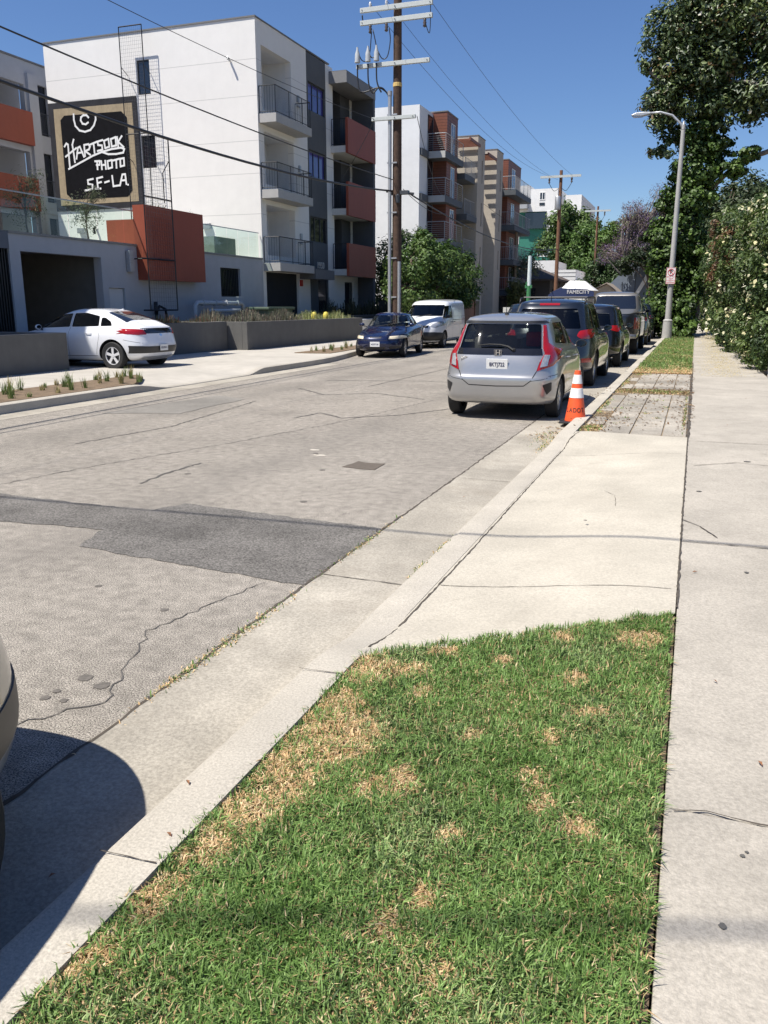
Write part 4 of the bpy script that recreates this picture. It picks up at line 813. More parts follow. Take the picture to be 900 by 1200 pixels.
mb = MB(); mb.prism([(-8.6,71.7,2.55),(-7.0,71.7,3.36),(-7.0,71.7,3.44),(-8.6,71.7,2.63)], (0, 5.6, 0)); mb.prism([(-7.0,71.7,3.36),(-5.4,71.7,2.1),(-5.4,71.7,2.18),(-7.0,71.7,3.44)], (0, 5.6, 0)); mb.build('roof', pm('roof_tan', (.3,.25,.2), .8), gb_)
# brown fence left under the green tree
fe = empty('fence', (-12, 46, 0), 'reddish brown solid board fence beyond the white van', 'fence')
mb = MB(); mb.box(-12.6, -12.5, 42.6, 50, .13, 2.0); mb.build('fence_boards', pm('fence_brown', (.20,.09,.055), .8, .12, 6, streak=.2), fe); mb = MB(); [mb.box(-12.66, -12.45, y, y+.14, .1, 2.08) for y in (42.5, 45, 47.4, 49.9)]; mb.build('fence_post', pm('fence_post_brown', (.12,.06,.04)), fe)
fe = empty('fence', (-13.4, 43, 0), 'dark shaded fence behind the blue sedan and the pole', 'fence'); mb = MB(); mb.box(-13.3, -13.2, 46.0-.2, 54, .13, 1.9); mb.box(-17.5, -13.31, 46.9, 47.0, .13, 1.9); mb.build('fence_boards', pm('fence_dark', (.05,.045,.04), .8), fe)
# peach building behind the ivy and grey roof slab far right
pb = MB(); wallgrid(pb, 'y', 100, 106, -4.6, -3.2, 0, 11.9, [(-4.3, -4.0, 9, 10.4)]); tag(pb.build('building', pm('peach_stucco', (.50,.21,.10), .8, .06, 4)), 'orange stucco building glimpsed behind the ivy covered tree', 'building')
# ------------------------------------------------------------------ vehicles
CRB = (.012,)
def outline(xr, xf, w, nr, nf, K):
    """right+left closed loop: K points from rear centre along +y side to front centre, mirrored"""
    xc = (xr+xf)/2; a = (xf-xr)/2; pts = []
    T = np.linspace(0, math.pi, 241); P = []
    for t in T:
        c, s = math.cos(t), math.sin(t); n = nr if c > 0 else nf
        P.append((xc - a*math.copysign(abs(c)**(2/n), c), w*abs(s)**(2/n)))
    P = np.array(P); d = np.concatenate([[0], np.cumsum(np.hypot(*(np.diff(P, axis=0).T)))])
    # weight: keep equal sample counts on rear, side, front
    u = np.linspace(0, 1, K)*d[-1]; X = np.interp(u, d, P[:, 0]); Y = np.interp(u, d, P[:, 1])
    L_ = [(X[i], Y[i]) for i in range(K)] + [(X[i], -Y[i]) for i in range(K-2, 0, -1)]
    return L_
def loft(levels, K=24, mat=None, name='body', sub=2):
    bm = bmesh.new(); rings = []; creases = []
    for lv in levels:
        zr, zf, xr, xf, w_, nr, nf, cr = lv; ring = []
        for (x, y) in outline(xr, xf, w_, nr, nf, K):
            t = (x-xr)/(xf-xr); ring.append(bm.verts.new((x, y, zr + (zf-zr)*t)))
        rings.append(ring); creases.append(cr)
    n = len(rings[0])
    for a, b_ in zip(rings[:-1], rings[1:]):
        for i in range(n): bm.faces.new((a[i], a[(i+1) % n], b_[(i+1) % n], b_[i]))
    for ring, flip in ((rings[0], True), (rings[-1], False)):   # caps: quad strips across
        K_ = K
        for i in range(K_-1):
            a0, a1 = ring[i], ring[i+1]; c0, c1 = ring[(n-i) % n], ring[n-i-1]
            vs = []
            for v in (a0, a1, c1, c0):
                if v not in vs: vs.append(v)
            if len(vs) > 2: bm.faces.new(vs)
    cl = bm.edges.layers.float.new('crease_edge')
    for ring, c in zip(rings, creases):
        if c:
            for i in range(n):
                e = bm.edges.get((ring[i], ring[(i+1) % n]))
                if e: e[cl] = c
    bmesh.ops.recalc_face_normals(bm, faces=bm.faces)
    me = bpy.data.meshes.new(name); bm.to_mesh(me); bm.free()
    o = link(bpy.data.objects.new(name, me)); s = o.modifiers.new('s', 'SUBSURF'); s.levels = sub; s.render_levels = sub
    return apply(o)
def apply(o):
    dg = bpy.context.evaluated_depsgraph_get(); dg.update(); me = bpy.data.meshes.new_from_object(o.evaluated_get(dg)); old = o.data; o.modifiers.clear(); o.data = me; bpy.data.meshes.remove(old); return o
def tmpobj(mb):
    me = bpy.data.meshes.new('t'); me.from_pydata(mb.v, [], mb.f); bm = bmesh.new(); bm.from_mesh(me); bmesh.ops.recalc_face_normals(bm, faces=bm.faces); bm.to_mesh(me); bm.free(); return link(bpy.data.objects.new('t', me))
def cut(o, mb_or_obj, m=None):
    c = mb_or_obj if isinstance(mb_or_obj, bpy.types.Object) else tmpobj(mb_or_obj)
    if m: c.data.materials.clear(); c.data.materials.append(m)
    md = o.modifiers.new('b', 'BOOLEAN'); md.operation = 'DIFFERENCE'; md.object = c; md.solver = 'EXACT'; md.material_mode = 'TRANSFER'; apply(o); bpy.data.objects.remove(c)
def volume(o):
    bm = bmesh.new(); bm.from_mesh(o.data); v = bm.calc_volume(); bm.free(); return v
AX = {'y+': (Vector((0,-1,0)), lambda a, b: Vector((a, 4, b))), 'y-': (Vector((0,1,0)), lambda a, b: Vector((a, -4, b))), 'r': (Vector((1,0,0)), lambda a, b: Vector((-3, a, b))), 'f': (Vector((-1,0,0)), lambda a, b: Vector((9, a, b))), 'top': (Vector((0,0,-1)), lambda a, b: Vector((a, b, 5)))}
def pip(x, y, poly):
    c = False; n = len(poly)
    for i in range(n):
        x1, y1 = poly[i]; x2, y2 = poly[(i+1) % n]
        if (y1 > y) != (y2 > y) and x < (x2-x1)*(y-y1)/(y2-y1)+x1: c = not c
    return c
def rounded(poly, r=.03, k=3):
    out = []; n = len(poly)
    for i in range(n):
        p0, p1, p2 = (Vector(poly[j % n]) for j in (i-1, i, i+1)); a = (p0-p1); b_ = (p2-p1); rr = min(r, a.length*.45, b_.length*.45); a = p1 + a.normalized()*rr; b_ = p1 + b_.normalized()*rr
        for q in range(k+1): t = q/k; v = a*(1-t)**2 + p1*2*t*(1-t) + b_*t*t; out.append((v.x, v.y))
    return out
def decal(bvh, poly, ax, off, m, name, parent, res=.05, dome=0.0, skirt=.012, rnd=.0, smooth=True, maxd=None):
    if rnd: poly = rounded(poly, rnd)
    B = []; n = len(poly)
    for i in range(n):
        a, b_ = Vector(poly[i]), Vector(poly[(i+1) % n]); k = max(1, int((b_-a).length/res))
        B += [a.lerp(b_, q/k) for q in range(k)]
    xs = [p.x for p in B]; ys = [p.y for p in B]; pts = [Vector((p.x, p.y)) for p in B]; nb = len(B)
    gx = min(xs)+res*.5
    while gx < max(xs):
        gy = min(ys)+res*.5
        while gy < max(ys):
            if pip(gx, gy, poly) and min((Vector((gx, gy))-p).length for p in B) > res*.45: pts.append(Vector((gx, gy)))
            gy += res
        gx += res
    r_ = geometry.delaunay_2d_cdt(pts, [(i, (i+1) % nb) for i in range(nb)], [], 1, 1e-6)
    V2, F = r_[0], r_[2]; d, fo = AX[ax]; V = []; ok = []
    ed = {}
    for f in F:
        for a, b_ in zip(f, f[1:]+f[:1]): ed[tuple(sorted((a, b_)))] = ed.get(tuple(sorted((a, b_))), 0)+1
    bset = {v for e, c in ed.items() if c == 1 for v in e}; last = None
    for i, p in enumerate(V2):
        h = bvh.ray_cast(fo(p.x, p.y), d)
        if h[0] is None or (maxd and last and (h[0]-last).length > maxd): V.append(None); continue
        nn = h[1] if h[1].dot(d) < 0 else -h[1]; o_ = off
        if dome and i not in bset:
            dd = min((p-V2[j]).length for j in bset); o_ += dome*min(1, dd/(res*2.0))
        V.append(h[0] + nn*o_)
    keep = [f for f in F if all(V[i] is not None for i in f)]
    vs = []; mp_ = {}
    for f in keep:
        for i in f:
            if i not in mp_: mp_[i] = len(vs); vs.append(V[i])
    fs = [tuple(mp_[i] for i in f) for f in keep]
    if skirt:
        for e, c in ed.items():
            if c == 1 and all(i in mp_ for i in e):
                a, b_ = e; n0 = len(vs); vs += [V[a] + d*skirt, V[b_] + d*skirt]; fs.append((mp_[a], mp_[b_], n0+1, n0))
    if not vs: return None
    me = bpy.data.meshes.new(name); me.from_pydata(vs, [], fs); bm = bmesh.new(); bm.from_mesh(me); bmesh.ops.remove_doubles(bm, verts=bm.verts, dist=1e-5); bmesh.ops.recalc_face_normals(bm, faces=bm.faces); bm.to_mesh(me); bm.free()
    me.materials.append(m); 
    if smooth:
        me.polygons.foreach_set('use_smooth', [True]*len(me.polygons))
        try: me.set_sharp_from_angle(angle=R(50))
        except Exception: pass
    o = link(bpy.data.objects.new(name, me)); o.parent = parent; return o
def seam(bvh, pts, ax, mb, wd=.007, off=.0015, closed=False):
    d, fo = AX[ax]; P = []
    if closed: pts = pts + [pts[0]]
    for a, b_ in zip(pts, pts[1:]):
        a, b_ = Vector(a), Vector(b_); k = max(1, int((b_-a).length/.04)); P += [a.lerp(b_, q/k) for q in range(k)]
    P.append(Vector(pts[-1])); H = []
    for i, p in enumerate(P):
        t = (P[min(i+1, len(P)-1)]-P[max(0, i-1)]).normalized(); s = Vector((-t.y, t.x))*wd/2; h1 = bvh.ray_cast(fo(*(p+s)), d); h2 = bvh.ray_cast(fo(*(p-s)), d)
        H.append(None if h1[0] is None or h2[0] is None else (h1[0]-d*off, h2[0]-d*off))
    for a, b_ in zip(H, H[1:]):
        if a and b_ and (a[0]-b_[0]).length < .2: mb.add([a[0], a[1], b_[1], b_[0]], [(0,1,2,3)])
def wheel(parent, x, y, r, wd, side, spokes=5, hub=None, rimr=.64):
    """side: +1 outer face toward +y"""
    mb = MB(); h = wd/2; s = side
    mb.lathe([(r*rimr, -h*.9), (r*.92, -h), (r*.985, -h*.8), (r, -h*.45), (r, h*.45), (r*.985, h*.8), (r*.92, h), (r*rimr, h*.9), (r*rimr*.97, h*.3), (r*rimr*.97, -h*.6)], (0, 0, 0), 'y', 36, cap=False)
    w_ = mb.build('wheel', tyre_m, parent, smooth='auto', local=True); w_.location = (x, y, r)
    rm = MB(); rr = r*rimr; f = s*h*.82
    rm.lathe([(rr*1.0, f), (rr*.93, f - s*.008), (rr*.90, f - s*.06), (rr*.2, f - s*.075), (.001, f-s*.075)], (0,0,0), 'y', 32, mi=1, cap=False)
    rm.lathe([(rr*1.02, f - s*.012), (rr*1.02, f+s*.004), (rr*.93, f+s*.004), (rr*.92, f-s*.02)], (0,0,0), 'y', 32, cap=False)
    rm.lathe([(.001, f+s*.004), (rr*.18, f+s*.002), (rr*.22, f-s*.02)], (0,0,0), 'y', 16)
    for k in range(spokes):
        a = 2*math.pi*k/spokes + .3; c, q = math.cos(a), math.sin(a); w0, w1 = rr*.13, rr*.10*(5/spokes)**.3 + rr*.06
        P = [(c*rr*.15 - q*w0, q*rr*.15 + c*w0), (c*rr*.95 - q*w1, q*rr*.95 + c*w1), (c*rr*.95 + q*w1, q*rr*.95 - c*w1), (c*rr*.15 + q*w0, q*rr*.15 - c*w0)]
        rm.prism([(px, f-s*.004, pz) for px, pz in P], (0, -s*.02, 0))
    rm.build('rim', [hub or rim_m, interior_d], w_, smooth='auto', local=True); return w_
def plate(parent, txt, x, y, z, face, w_=.30, h=.15, tilt=0, size=.072, col=(.03,.03,.08)):
    """face: 'r' rear (-x) or 'f' front (+x)"""
    s = -1 if face == 'r' else 1
    pb_ = MB().box(-.006, .006, -w_/2, w_/2, -h/2, h/2).build('licence_plate', pm('plate_white', (.74,.74,.72), .4, .03, 20), parent, bevel=.004, local=True)
    pb_.location = (x, y, z); pb_.rotation_euler = (0, tilt, 0)
    # text facing outwards
    M = Matrix.Translation((s*.008, 0, -.004)) @ (Matrix(((0,0,-1,0),(-1,0,0,0),(0,1,0,0),(0,0,0,1))) if face == 'r' else Matrix(((0,0,1,0),(1,0,0,0),(0,1,0,0),(0,0,0,1))))
    if txt: text_mesh('plate_number', txt, size, pm('plate_blue', col, .5), pb_, M, .001, local=True, font_w=.82, bold=.0012)
    return pb_
gasket_m = pm('window_gasket', (.012,.012,.013), .7, .1, 20)
def make_car(name, label, loc, heading, L, paint, levels, arches, wr, ww, track, windows, glassm, cab=None, ends=(), cutglass=True, cat='car', group=None, spokes=5, hub=None, K=24, rims=True, seats=True, extra_bodies=()):
    """x forward from rear bumper, z up. heading = angle of +x axis in world (deg)."""
    e = empty(name, loc, label, cat, group, R(heading))
    body = loft(levels, K); body.data.materials.append(paint); bvh = BVHTree.FromObject(body, bpy.context.evaluated_depsgraph_get())
    for ax_x in arches:
        mb = MB(); mb.lathe([(.001, -1.3), (wr*1.15, -1.3), (wr*1.15, 1.3), (.001, 1.3)], (ax_x, 0, wr*1.02), 'y', 40); 
        # keep a centre tunnel: cut only outer 30 cm on both sides
        for s in (-1, 1):
            m2 = MB(); m2.lathe([(.001, 0), (wr*1.16, 0), (wr*1.16, .62*1.0), (.001, .62)], (ax_x, s*track/2 - .2 if s > 0 else -track/2 - .42, wr*1.02), 'y', 40); cut(body, m2, plastic_k)
    if cutglass and cab:
        cv = loft(cab, K); cut(body, cv, interior_d)
        for ax, poly in windows:
            mb = MB(); P = rounded(poly, .035)
            if ax == 'y': mb.prism([(a, -2, b_) for a, b_ in P], (0, 4, 0))
            elif ax == 'r': mb.prism([(-1, a, b_) for a, b_ in P], (1+L*.42, 0, 0))
            if ax == 'f': starts = [cab[1][3]-k for k in (.75, .9, .6, 1.1, 1.25, .45)]
            else: starts = [0, .004, -.004, .009]
            for st in starts:
                if ax == 'f': mb = MB(); mb.prism([(st, a, b_) for a, b_ in P], (L*.7, 0, 0))
                elif st: mb.v = [(x + (st if ax == 'r' else 0), y + (st if ax == 'y' else 0), z + st*.2) for x, y, z in mb.v]
                old = body.data.copy(); v0 = volume(body); cut(body, mb, gasket_m); v1 = volume(body)
                cx = sum(p[0] for p in poly)/len(poly); cz = sum(p[1] for p in poly)/len(poly); d_, fo_ = AX['y+' if ax == 'y' else ax]; nb_ = BVHTree.FromObject(body, bpy.context.evaluated_depsgraph_get()); h0 = bvh.ray_cast(fo_(cx, cz), d_); h1 = nb_.ray_cast(fo_(cx, cz), d_)
                if .8*v0 < v1 < v0 and (h1[0] is None or (h1[0]-h0[0]).length > .12): bpy.data.meshes.remove(old); break
                bad = body.data; body.data = old; bpy.data.meshes.remove(bad)
    body.name = 'body'; body.data.polygons.foreach_set('use_smooth', [True]*len(body.data.polygons)); body.data.set_sharp_from_angle(angle=R(32)); body.parent = e
    for ax, poly in windows:
        for a_ in (('y+', 'y-') if ax == 'y' else (ax,)):
            decal(bvh, poly, a_, -.012 if cutglass else .003, glassm, 'window', e, .08, skirt=0 if cutglass else .008, rnd=.035)
    for s in (-1, 1):
        for ax_x in arches:
            wheel(e, ax_x, s*(track/2 - ww*.1), wr, ww, s, spokes, hub)
    ub = MB(); ub.box(levels[0][2]+.35, levels[0][3]-.35, -levels[0][4]*.72, levels[0][4]*.72, .17, .34); ub.build('underbody', interior_d, e, local=True)
    return e, bvh, body
def side_mirror(e, x, z, w_, m, s):
    mb = MB(); bm = bmesh.new(); mt = Matrix.Translation((x, s*(w_+.045), z)) @ Matrix.Diagonal((.06, .095, .062, 1)); bmesh.ops.create_icosphere(bm, subdivisions=3, radius=1, matrix=mt)
    for v in bm.verts:
        if v.co.x < x-.02: v.co.x = x-.02
    me = bpy.data.meshes.new('mirror'); bm.to_mesh(me); bm.free(); me.materials.append(m); me.polygons.foreach_set('use_smooth', [True]*len(me.polygons)); me.set_sharp_from_angle(angle=R(40)); o = link(bpy.data.objects.new('mirror', me)); o.parent = e
    g = MB(); g.prism([(x-.0225, s*(w_+.045)+.074*math.cos(t*.5236), z+.046*math.sin(t*.5236)) for t in range(12)], (-.003, 0, 0)); q = g.build('mirror_glass', pm('mirror_face', (.06,.065,.07), .05, .02, 4, metal=1), o, local=True)
    a = MB(); a.tube([(x+.02, s*(w_-.14), z-.07), (x+.02, s*(w_+.0), z-.03)], .022, 6); a.build('mirror_arm', plastic_k, e, local=True)
def seats_in(e, xs, w_, z0=.5, m=None):
    for x in xs:
        for y in ((-.36, .36) if len(xs) > 1 else (-.36, .36)):
            mb = MB(); mb.box(x-.06, x+.08, y-.24, y+.24, z0, z0+.62); mb.box(x-.05, x+.05, y-.13, y+.13, z0+.66, z0+.84); mb.box(x+.08, x+.5, y-.24, y+.24, z0-.05, z0+.12)
            mb.build('seat', m or seat_m, e, bevel=.04, local=True)
def carpaint(name, col, metal=.5, rough=.28): return pm(name, col, rough, .02, 8, metal=metal, coat=1.0, spec=.5)
def poly_m(p): return [(-a, b_) for a, b_ in p]
def both(bvh, poly, ax, off, m, name, e, **k):
    for P in (poly, poly_m(poly)): decal(bvh, P, ax, off, m, name, e, **k)
def handle(e, bvh, x, z, s, m, ln=.17):
    d, fo = AX['y+' if s > 0 else 'y-']; h = bvh.ray_cast(fo(x, z), d)
    if h[0] is None: return
    y = h[0].y; mb = MB(); mb.tube([(x-ln/2, y - s*.005, z), (x-ln/2+.02, y+s*.03, z+.004), (x+ln/2-.02, y+s*.03, z+.004), (x+ln/2, y-s*.005, z)], .012, 6); mb.build('door_handle', m, e, smooth=True, local=True)

# --- silver hatchback (rear view, nearest)
silver = carpaint('silver_paint', (.43,.43,.43), .6, .30)
lv = [(.215,.22,.32,3.70,.72,5,4,0), (.225,.21,.12,3.92,.81,8,4,.2), (.32,.27,.04,4.02,.842,8.5,4,.25), (.46,.42,.015,4.055,.845,8.5,3.6,0), (.60,.56,.0,4.06,.848,8.5,3.4,.3), (.655,.64,.035,4.04,.846,8,3.2,.3), (.80,.74,.055,3.98,.842,7,3.0,0), (.93,.84,.10,3.85,.825,6,3.0,0), (1.0,.93,.13,3.62,.80,6,3,.45),
      (1.05,1.0,.17,3.12,.765,6,3.2,.3), (1.22,1.22,.29,2.72,.70,6.5,4,0), (1.36,1.38,.39,2.32,.635,7,4.5,0), (1.435,1.45,.39,2.05,.585,6,4.5,.5), (1.475,1.49,.50,1.95,.50,5,4.5,0), (1.505,1.52,.75,1.75,.30,4,4,0)]
cb = [(.48,.48,.62,2.9,.66,6,4,0), (.95,.9,.25,2.98,.70,6,4,0), (1.05,1.0,.26,2.95,.70,6,4,0), (1.22,1.22,.37,2.60,.64,6,4,0), (1.36,1.36,.48,2.2,.575,6,4,0), (1.42,1.43,.55,2.0,.50,5,4,0)]
rw = [(-.60,1.00),(.60,1.00),(.545,1.355),(-.545,1.355)]
wins = [('r', rw), ('y', [(.60,1.09),(1.62,1.04),(1.64,1.37),(.86,1.37)]), ('y', [(1.72,1.04),(2.95,1.0),(2.62,1.18),(2.2,1.38),(1.73,1.38)]), ('f', [(-.62,1.06),(.62,1.06),(.52,1.38),(-.52,1.38)])]
fit, bv, bd = make_car('hatchback', 'silver hatchback with red corner lamps parked beside the orange traffic cone', (-2.61, 11.78, .004), 90, 4.06, silver, lv, (.70, 3.23), .295, .185, 1.50, wins, gl_mid, cb, spokes=10)
tl = [(.565,1.34),(.60,1.34),(.665,1.10),(.74,1.03),(.84,.955),(.80,.84),(.76,.78),(.565,.71),(.60,.84),(.645,.955),(.615,1.02)]
for s in (1, -1):
    P = tl if s > 0 else poly_m(tl)
    o = decal(bv, P, 'r', .006, redlens, 'tail_light', fit, res=.03, dome=.012, skirt=.02)
    c = [(.635,.93),(.70,.925),(.685,.78),(.60,.76)]; c = c if s > 0 else poly_m(c)
    q = decal(bv, c, 'r', .024, clearlens, 'reversing_lamp', fit, res=.03, dome=.004, skirt=.02)
    ve = [(.655,.52),(.765,.56),(.765,.44),(.71,.38)]; ve = ve if s > 0 else poly_m(ve); decal(bv, ve, 'r', .004, plastic_k, 'bumper_vent', fit, res=.04, rnd=.015)
decal(bv, [(-.62,.93),(.62,.93),(.60,1.015),(-.60,1.015)], 'r', .008, pm('gloss_black', (.012,.012,.014), .12, .1, 10, coat=.5), 'tailgate_trim', fit, res=.05)
decal(bv, [(-.62,1.363),(.62,1.363),(.58,1.40),(-.58,1.40)], 'r', .012, plastic_k, 'spoiler_edge', fit, res=.05)
mb = MB()
for s in (1, -1): seam(bv, [(s*.56,.70),(s*.50,.58),(s*.40,.505),(0,.495)], 'r', mb, .012, .002); seam(bv, [(s*.565,.70),(s*.60,.84)], 'r', mb, .01, .003); seam(bv, [(s*.84,.66),(s*.66,.60),(s*.50,.575)], 'r', mb, .006, .002)
for ax in ('y+', 'y-'):
    seam(bv, [(1.70,1.36),(1.70,.34)], ax, mb); seam(bv, [(.98,.72),(.90,1.0)], ax, mb); seam(bv, [(1.12,.45),(1.06,.62),(.98,.72)], ax, mb); seam(bv, [(2.85,.98),(2.86,.34)], ax, mb); seam(bv, [(1.05,.33),(2.86,.33)], ax, mb, .01); seam(bv, [(.15,.64),(.40,.66)], ax, mb); seam(bv, [(.75,.86),(2.8,.80)], ax, mb, .006)
mb.build('panel_gaps', seam_m, fit, local=True)
def rear_x(bvh, y, z): h = bvh.ray_cast(Vector((-3, y, z)), Vector((1, 0, 0))); return h[0].x if h[0] else 0
decal(bv, [(-.20,.735),(.20,.735),(.30,.90),(-.30,.90)], 'r', -.004, silver, 'plate_recess', fit, res=.05, skirt=0)
plate(fit, '8KTJ722', rear_x(bv, 0, .80)-.012, .0, .80, 'r', .31, .155, -.08, .078)
em = MB(); xx = rear_x(bv, 0, .965)-.022; bo = lambda y0, y1, z0, z1: em.box(xx-.006, xx, y0, y1, z0, z1)
bo(-.033,-.018,.925,1.0); bo(.018,.033,.925,1.0); bo(-.018,.018,.955,.968)
em.tube([(xx, -.048, .92), (xx, .048, .92), (xx, .055, 1.0), (xx, -.055, 1.0), (xx, -.048, .92)], .005, 5); em.build('emblem', chrome_m, fit, local=True)
Mr = lambda y, z, xo: Matrix.Translation((xo, y, z)) @ Matrix(((0,0,-1,0),(-1,0,0,0),(0,1,0,0),(0,0,0,1)))
text_mesh('model_badge', 'FIT', .075, chrome_m, fit, Mr(.50, .87, rear_x(bv, .50, .87)-.008), .002, local=True, bold=.002)
wi = MB(); P = [(-.13,1.015),(-.02,1.045),(.16,1.06),(.28,1.055)]; wi.tube([(rear_x(bv, y, z)-.03, -y if False else y, z) for y, z in [(-.22,1.0),(-.14,1.045),(-.02,1.07),(.14,1.075),(.30,1.06)]], [.016,.016,.012,.01,.006], 6); wi.lathe([(.03,0),(.025,-.03),(.001,-.035)], (rear_x(bv, -.22, 1.0)+.005, -.22, 1.0), 'x', 12); wi.build('rear_wiper', gasket_m, fit, local=True)
an = MB(); an.lathe([(.035,0),(.03,.02),(.012,.03)], (.62, 0, 1.485), 'z', 12); an.tube([(.62,0,1.50),(.55,0,1.60)], [.008,.004], 6); an.build('antenna', plastic_k, fit, local=True)
seats_in(fit, (1.15, 2.0), .3, .52, pm('seat_grey', (.16,.155,.15), .9, .1, 20)); 
hv = MB(); hv.box(.80, .86, -.48, -.26, 1.02, 1.24); hv.build('red_bag', pm('red_cloth', (.5,.03,.02), .8, .2, 20), fit, local=True, bevel=.03)
for s in (-1, 1): side_mirror(fit, 2.78, 1.0, .79, plastic_k, s); [handle(fit, bv, x, z, s, silver) for x, z in ((1.22,.86),(2.2,.84))]

# generic tall wagon / SUV levels
def suv_levels(L, W, H, belt=1.02, hood=.98, rake=.30, cowl=.66, fr=4, bump=.0, nr=6):
    w = W/2; f = lambda k: L*k
    return [(.26,.26,.40,L-.40,w-.20,4,4,0), (.27,.26,.16,L-.16,w-.08,5,4,0), (.38,.36,.04,L-.05,w-.02,nr,fr,.3), (.56,.52,.0,L,w,nr,fr,0), (.68,.64,.03,L-.01,w+.003,nr,fr,.2), (.84,.78,.07,L-.05,w,nr,fr,0), (belt-.06,hood-.1,.09,L-.16,w-.02,nr,fr,0), (belt,hood,.12,L-.40,w-.045,nr,3.4,.4),
            (belt+.05,hood+.07,.15,L-1.20,w-.09,nr,3.2,.3), (belt+.25,belt+.25,.15+rake*.4,L-1.55,w-.15,nr,4,0), (H-.17,H-.17,.15+rake,L-1.95,w-.215,nr,4.5,0), (H-.09,H-.08,.16+rake,L-2.15,w-.27,nr,4.5,.4), (H-.045,H-.04,.30+rake,L-2.3,w-.36,5,4.5,0), (H-.01,H-.005,.55+rake,L-2.6,w-.58,4,4,0)]
def suv_cab(L, W, H, belt, hood, rake, **k):
    w = W/2; return [(.55,.55,.5,L-1.3,w-.2,6,4,0), (belt,belt,.25,L-1.3,w-.15,6,4,0), (belt+.25,belt+.25,.25+rake*.4,L-1.68,w-.21,6,4,0), (H-.17,H-.17,.26+rake,L-2.08,w-.28,6,4,0), (H-.11,H-.11,.4+rake,L-2.3,w-.36,5,4,0)]
def dress(e, bv, L, W, belt, doors, side=('y+', 'y-'), hm=None):
    mb = MB(); a, b_, c = doors
    for ax in side:
        seam(bv, [(a+.02,belt),(a,.75),(a+.22,.36)], ax, mb); seam(bv, [(b_,belt+.3),(b_,.34)], ax, mb); seam(bv, [(c,belt-.02),(c,.34)], ax, mb); seam(bv, [(a+.2,.35),(c,.35)], ax, mb)
    mb.build('panel_gaps', seam_m, e, local=True)
    for s in (-1, 1): handle(e, bv, a+.22, belt-.12, s, hm or plastic_k); handle(e, bv, b_+.22, belt-.13, s, hm or plastic_k)
# --- dark slate SUV with roof rails
slate = carpaint('slate_paint', (.016,.021,.030), .3, .25)
P_ = dict(L=4.68, W=1.88, H=1.76, belt=1.08, hood=1.0, rake=.32); lv = suv_levels(**P_)
rw = [(-.66,1.17),(.66,1.17),(.55,1.555),(-.55,1.555)]
wins = [('r', rw), ('y', [(.62,1.20),(1.05,1.17),(1.05,1.54),(.86,1.54)]), ('y', [(1.13,1.16),(2.05,1.12),(2.05,1.55),(1.13,1.54)]), ('y', [(2.13,1.12),(3.28,1.08),(2.98,1.24),(2.60,1.52),(2.13,1.55)]), ('f', [(-.66,1.13),(.66,1.13),(.55,1.50),(-.55,1.50)])]
suv, bv, bd = make_car('suv', 'dark slate blue suv with roof rails parked right in front of the silver hatchback', (-2.76, 16.75, .004), 90, 4.68, slate, lv, (.98, 3.68), .35, .23, 1.62, wins, gl_dark, suv_cab(**P_), spokes=5)
both(bv, [(.60,1.03),(.64,1.13),(.80,1.16),(.93,1.15),(.93,1.05),(.84,.98),(.68,.98)], 'r', .006, redlens, 'tail_light', suv, res=.04, dome=.012, rnd=.03)
both(bv, [(.72,.60),(.88,.60),(.88,.52),(.72,.52)], 'r', .004, redlens, 'reflector', suv, res=.04)
decal(bv, [(-.2,1.62),(.2,1.62),(.2,1.66),(-.2,1.66)], 'r', .006, redlens, 'brake_light', suv, res=.04)
plate(suv, '6LNR483', rear_x(bv, 0, .86)-.012, 0, .86, 'r'); decal(bv, [(-.3,.95),(.3,.95),(.3,.985),(-.3,.985)], 'r', .012, chrome_m, 'tailgate_trim', suv, res=.05)
for s in (-1, 1):
    mb = MB(); mb.tube([(.75,s*.66,1.66),(.85,s*.66,1.76),(1.5,s*.68,1.79),(2.3,s*.67,1.785),(2.6,s*.65,1.74),(2.66,s*.64,1.66)], .018, 6); mb.build('roof_rail', plastic_k, suv, smooth=True, local=True)
    side_mirror(suv, 3.0, 1.13, .88, slate, s)
mb = MB(); [mb.tube([(x,-.66,1.78),(x,.66,1.78)], .016, 6) for x in (1.15, 2.15)]; mb.build('roof_crossbar', plastic_k, suv, local=True)
mb = MB(); mb.tube([(.68,0,1.63),(.62,0,1.80)], [.012,.006], 6); mb.lathe([(.04,0),(.02,.03)], (.68,0,1.63), 'z', 10); mb.build('antenna', plastic_k, suv, local=True)
dress(suv, bv, 4.68, 1.88, 1.08, (1.10, 2.09, 3.22), hm=slate)
seats_in(suv, (1.5, 2.5), .3, .6)
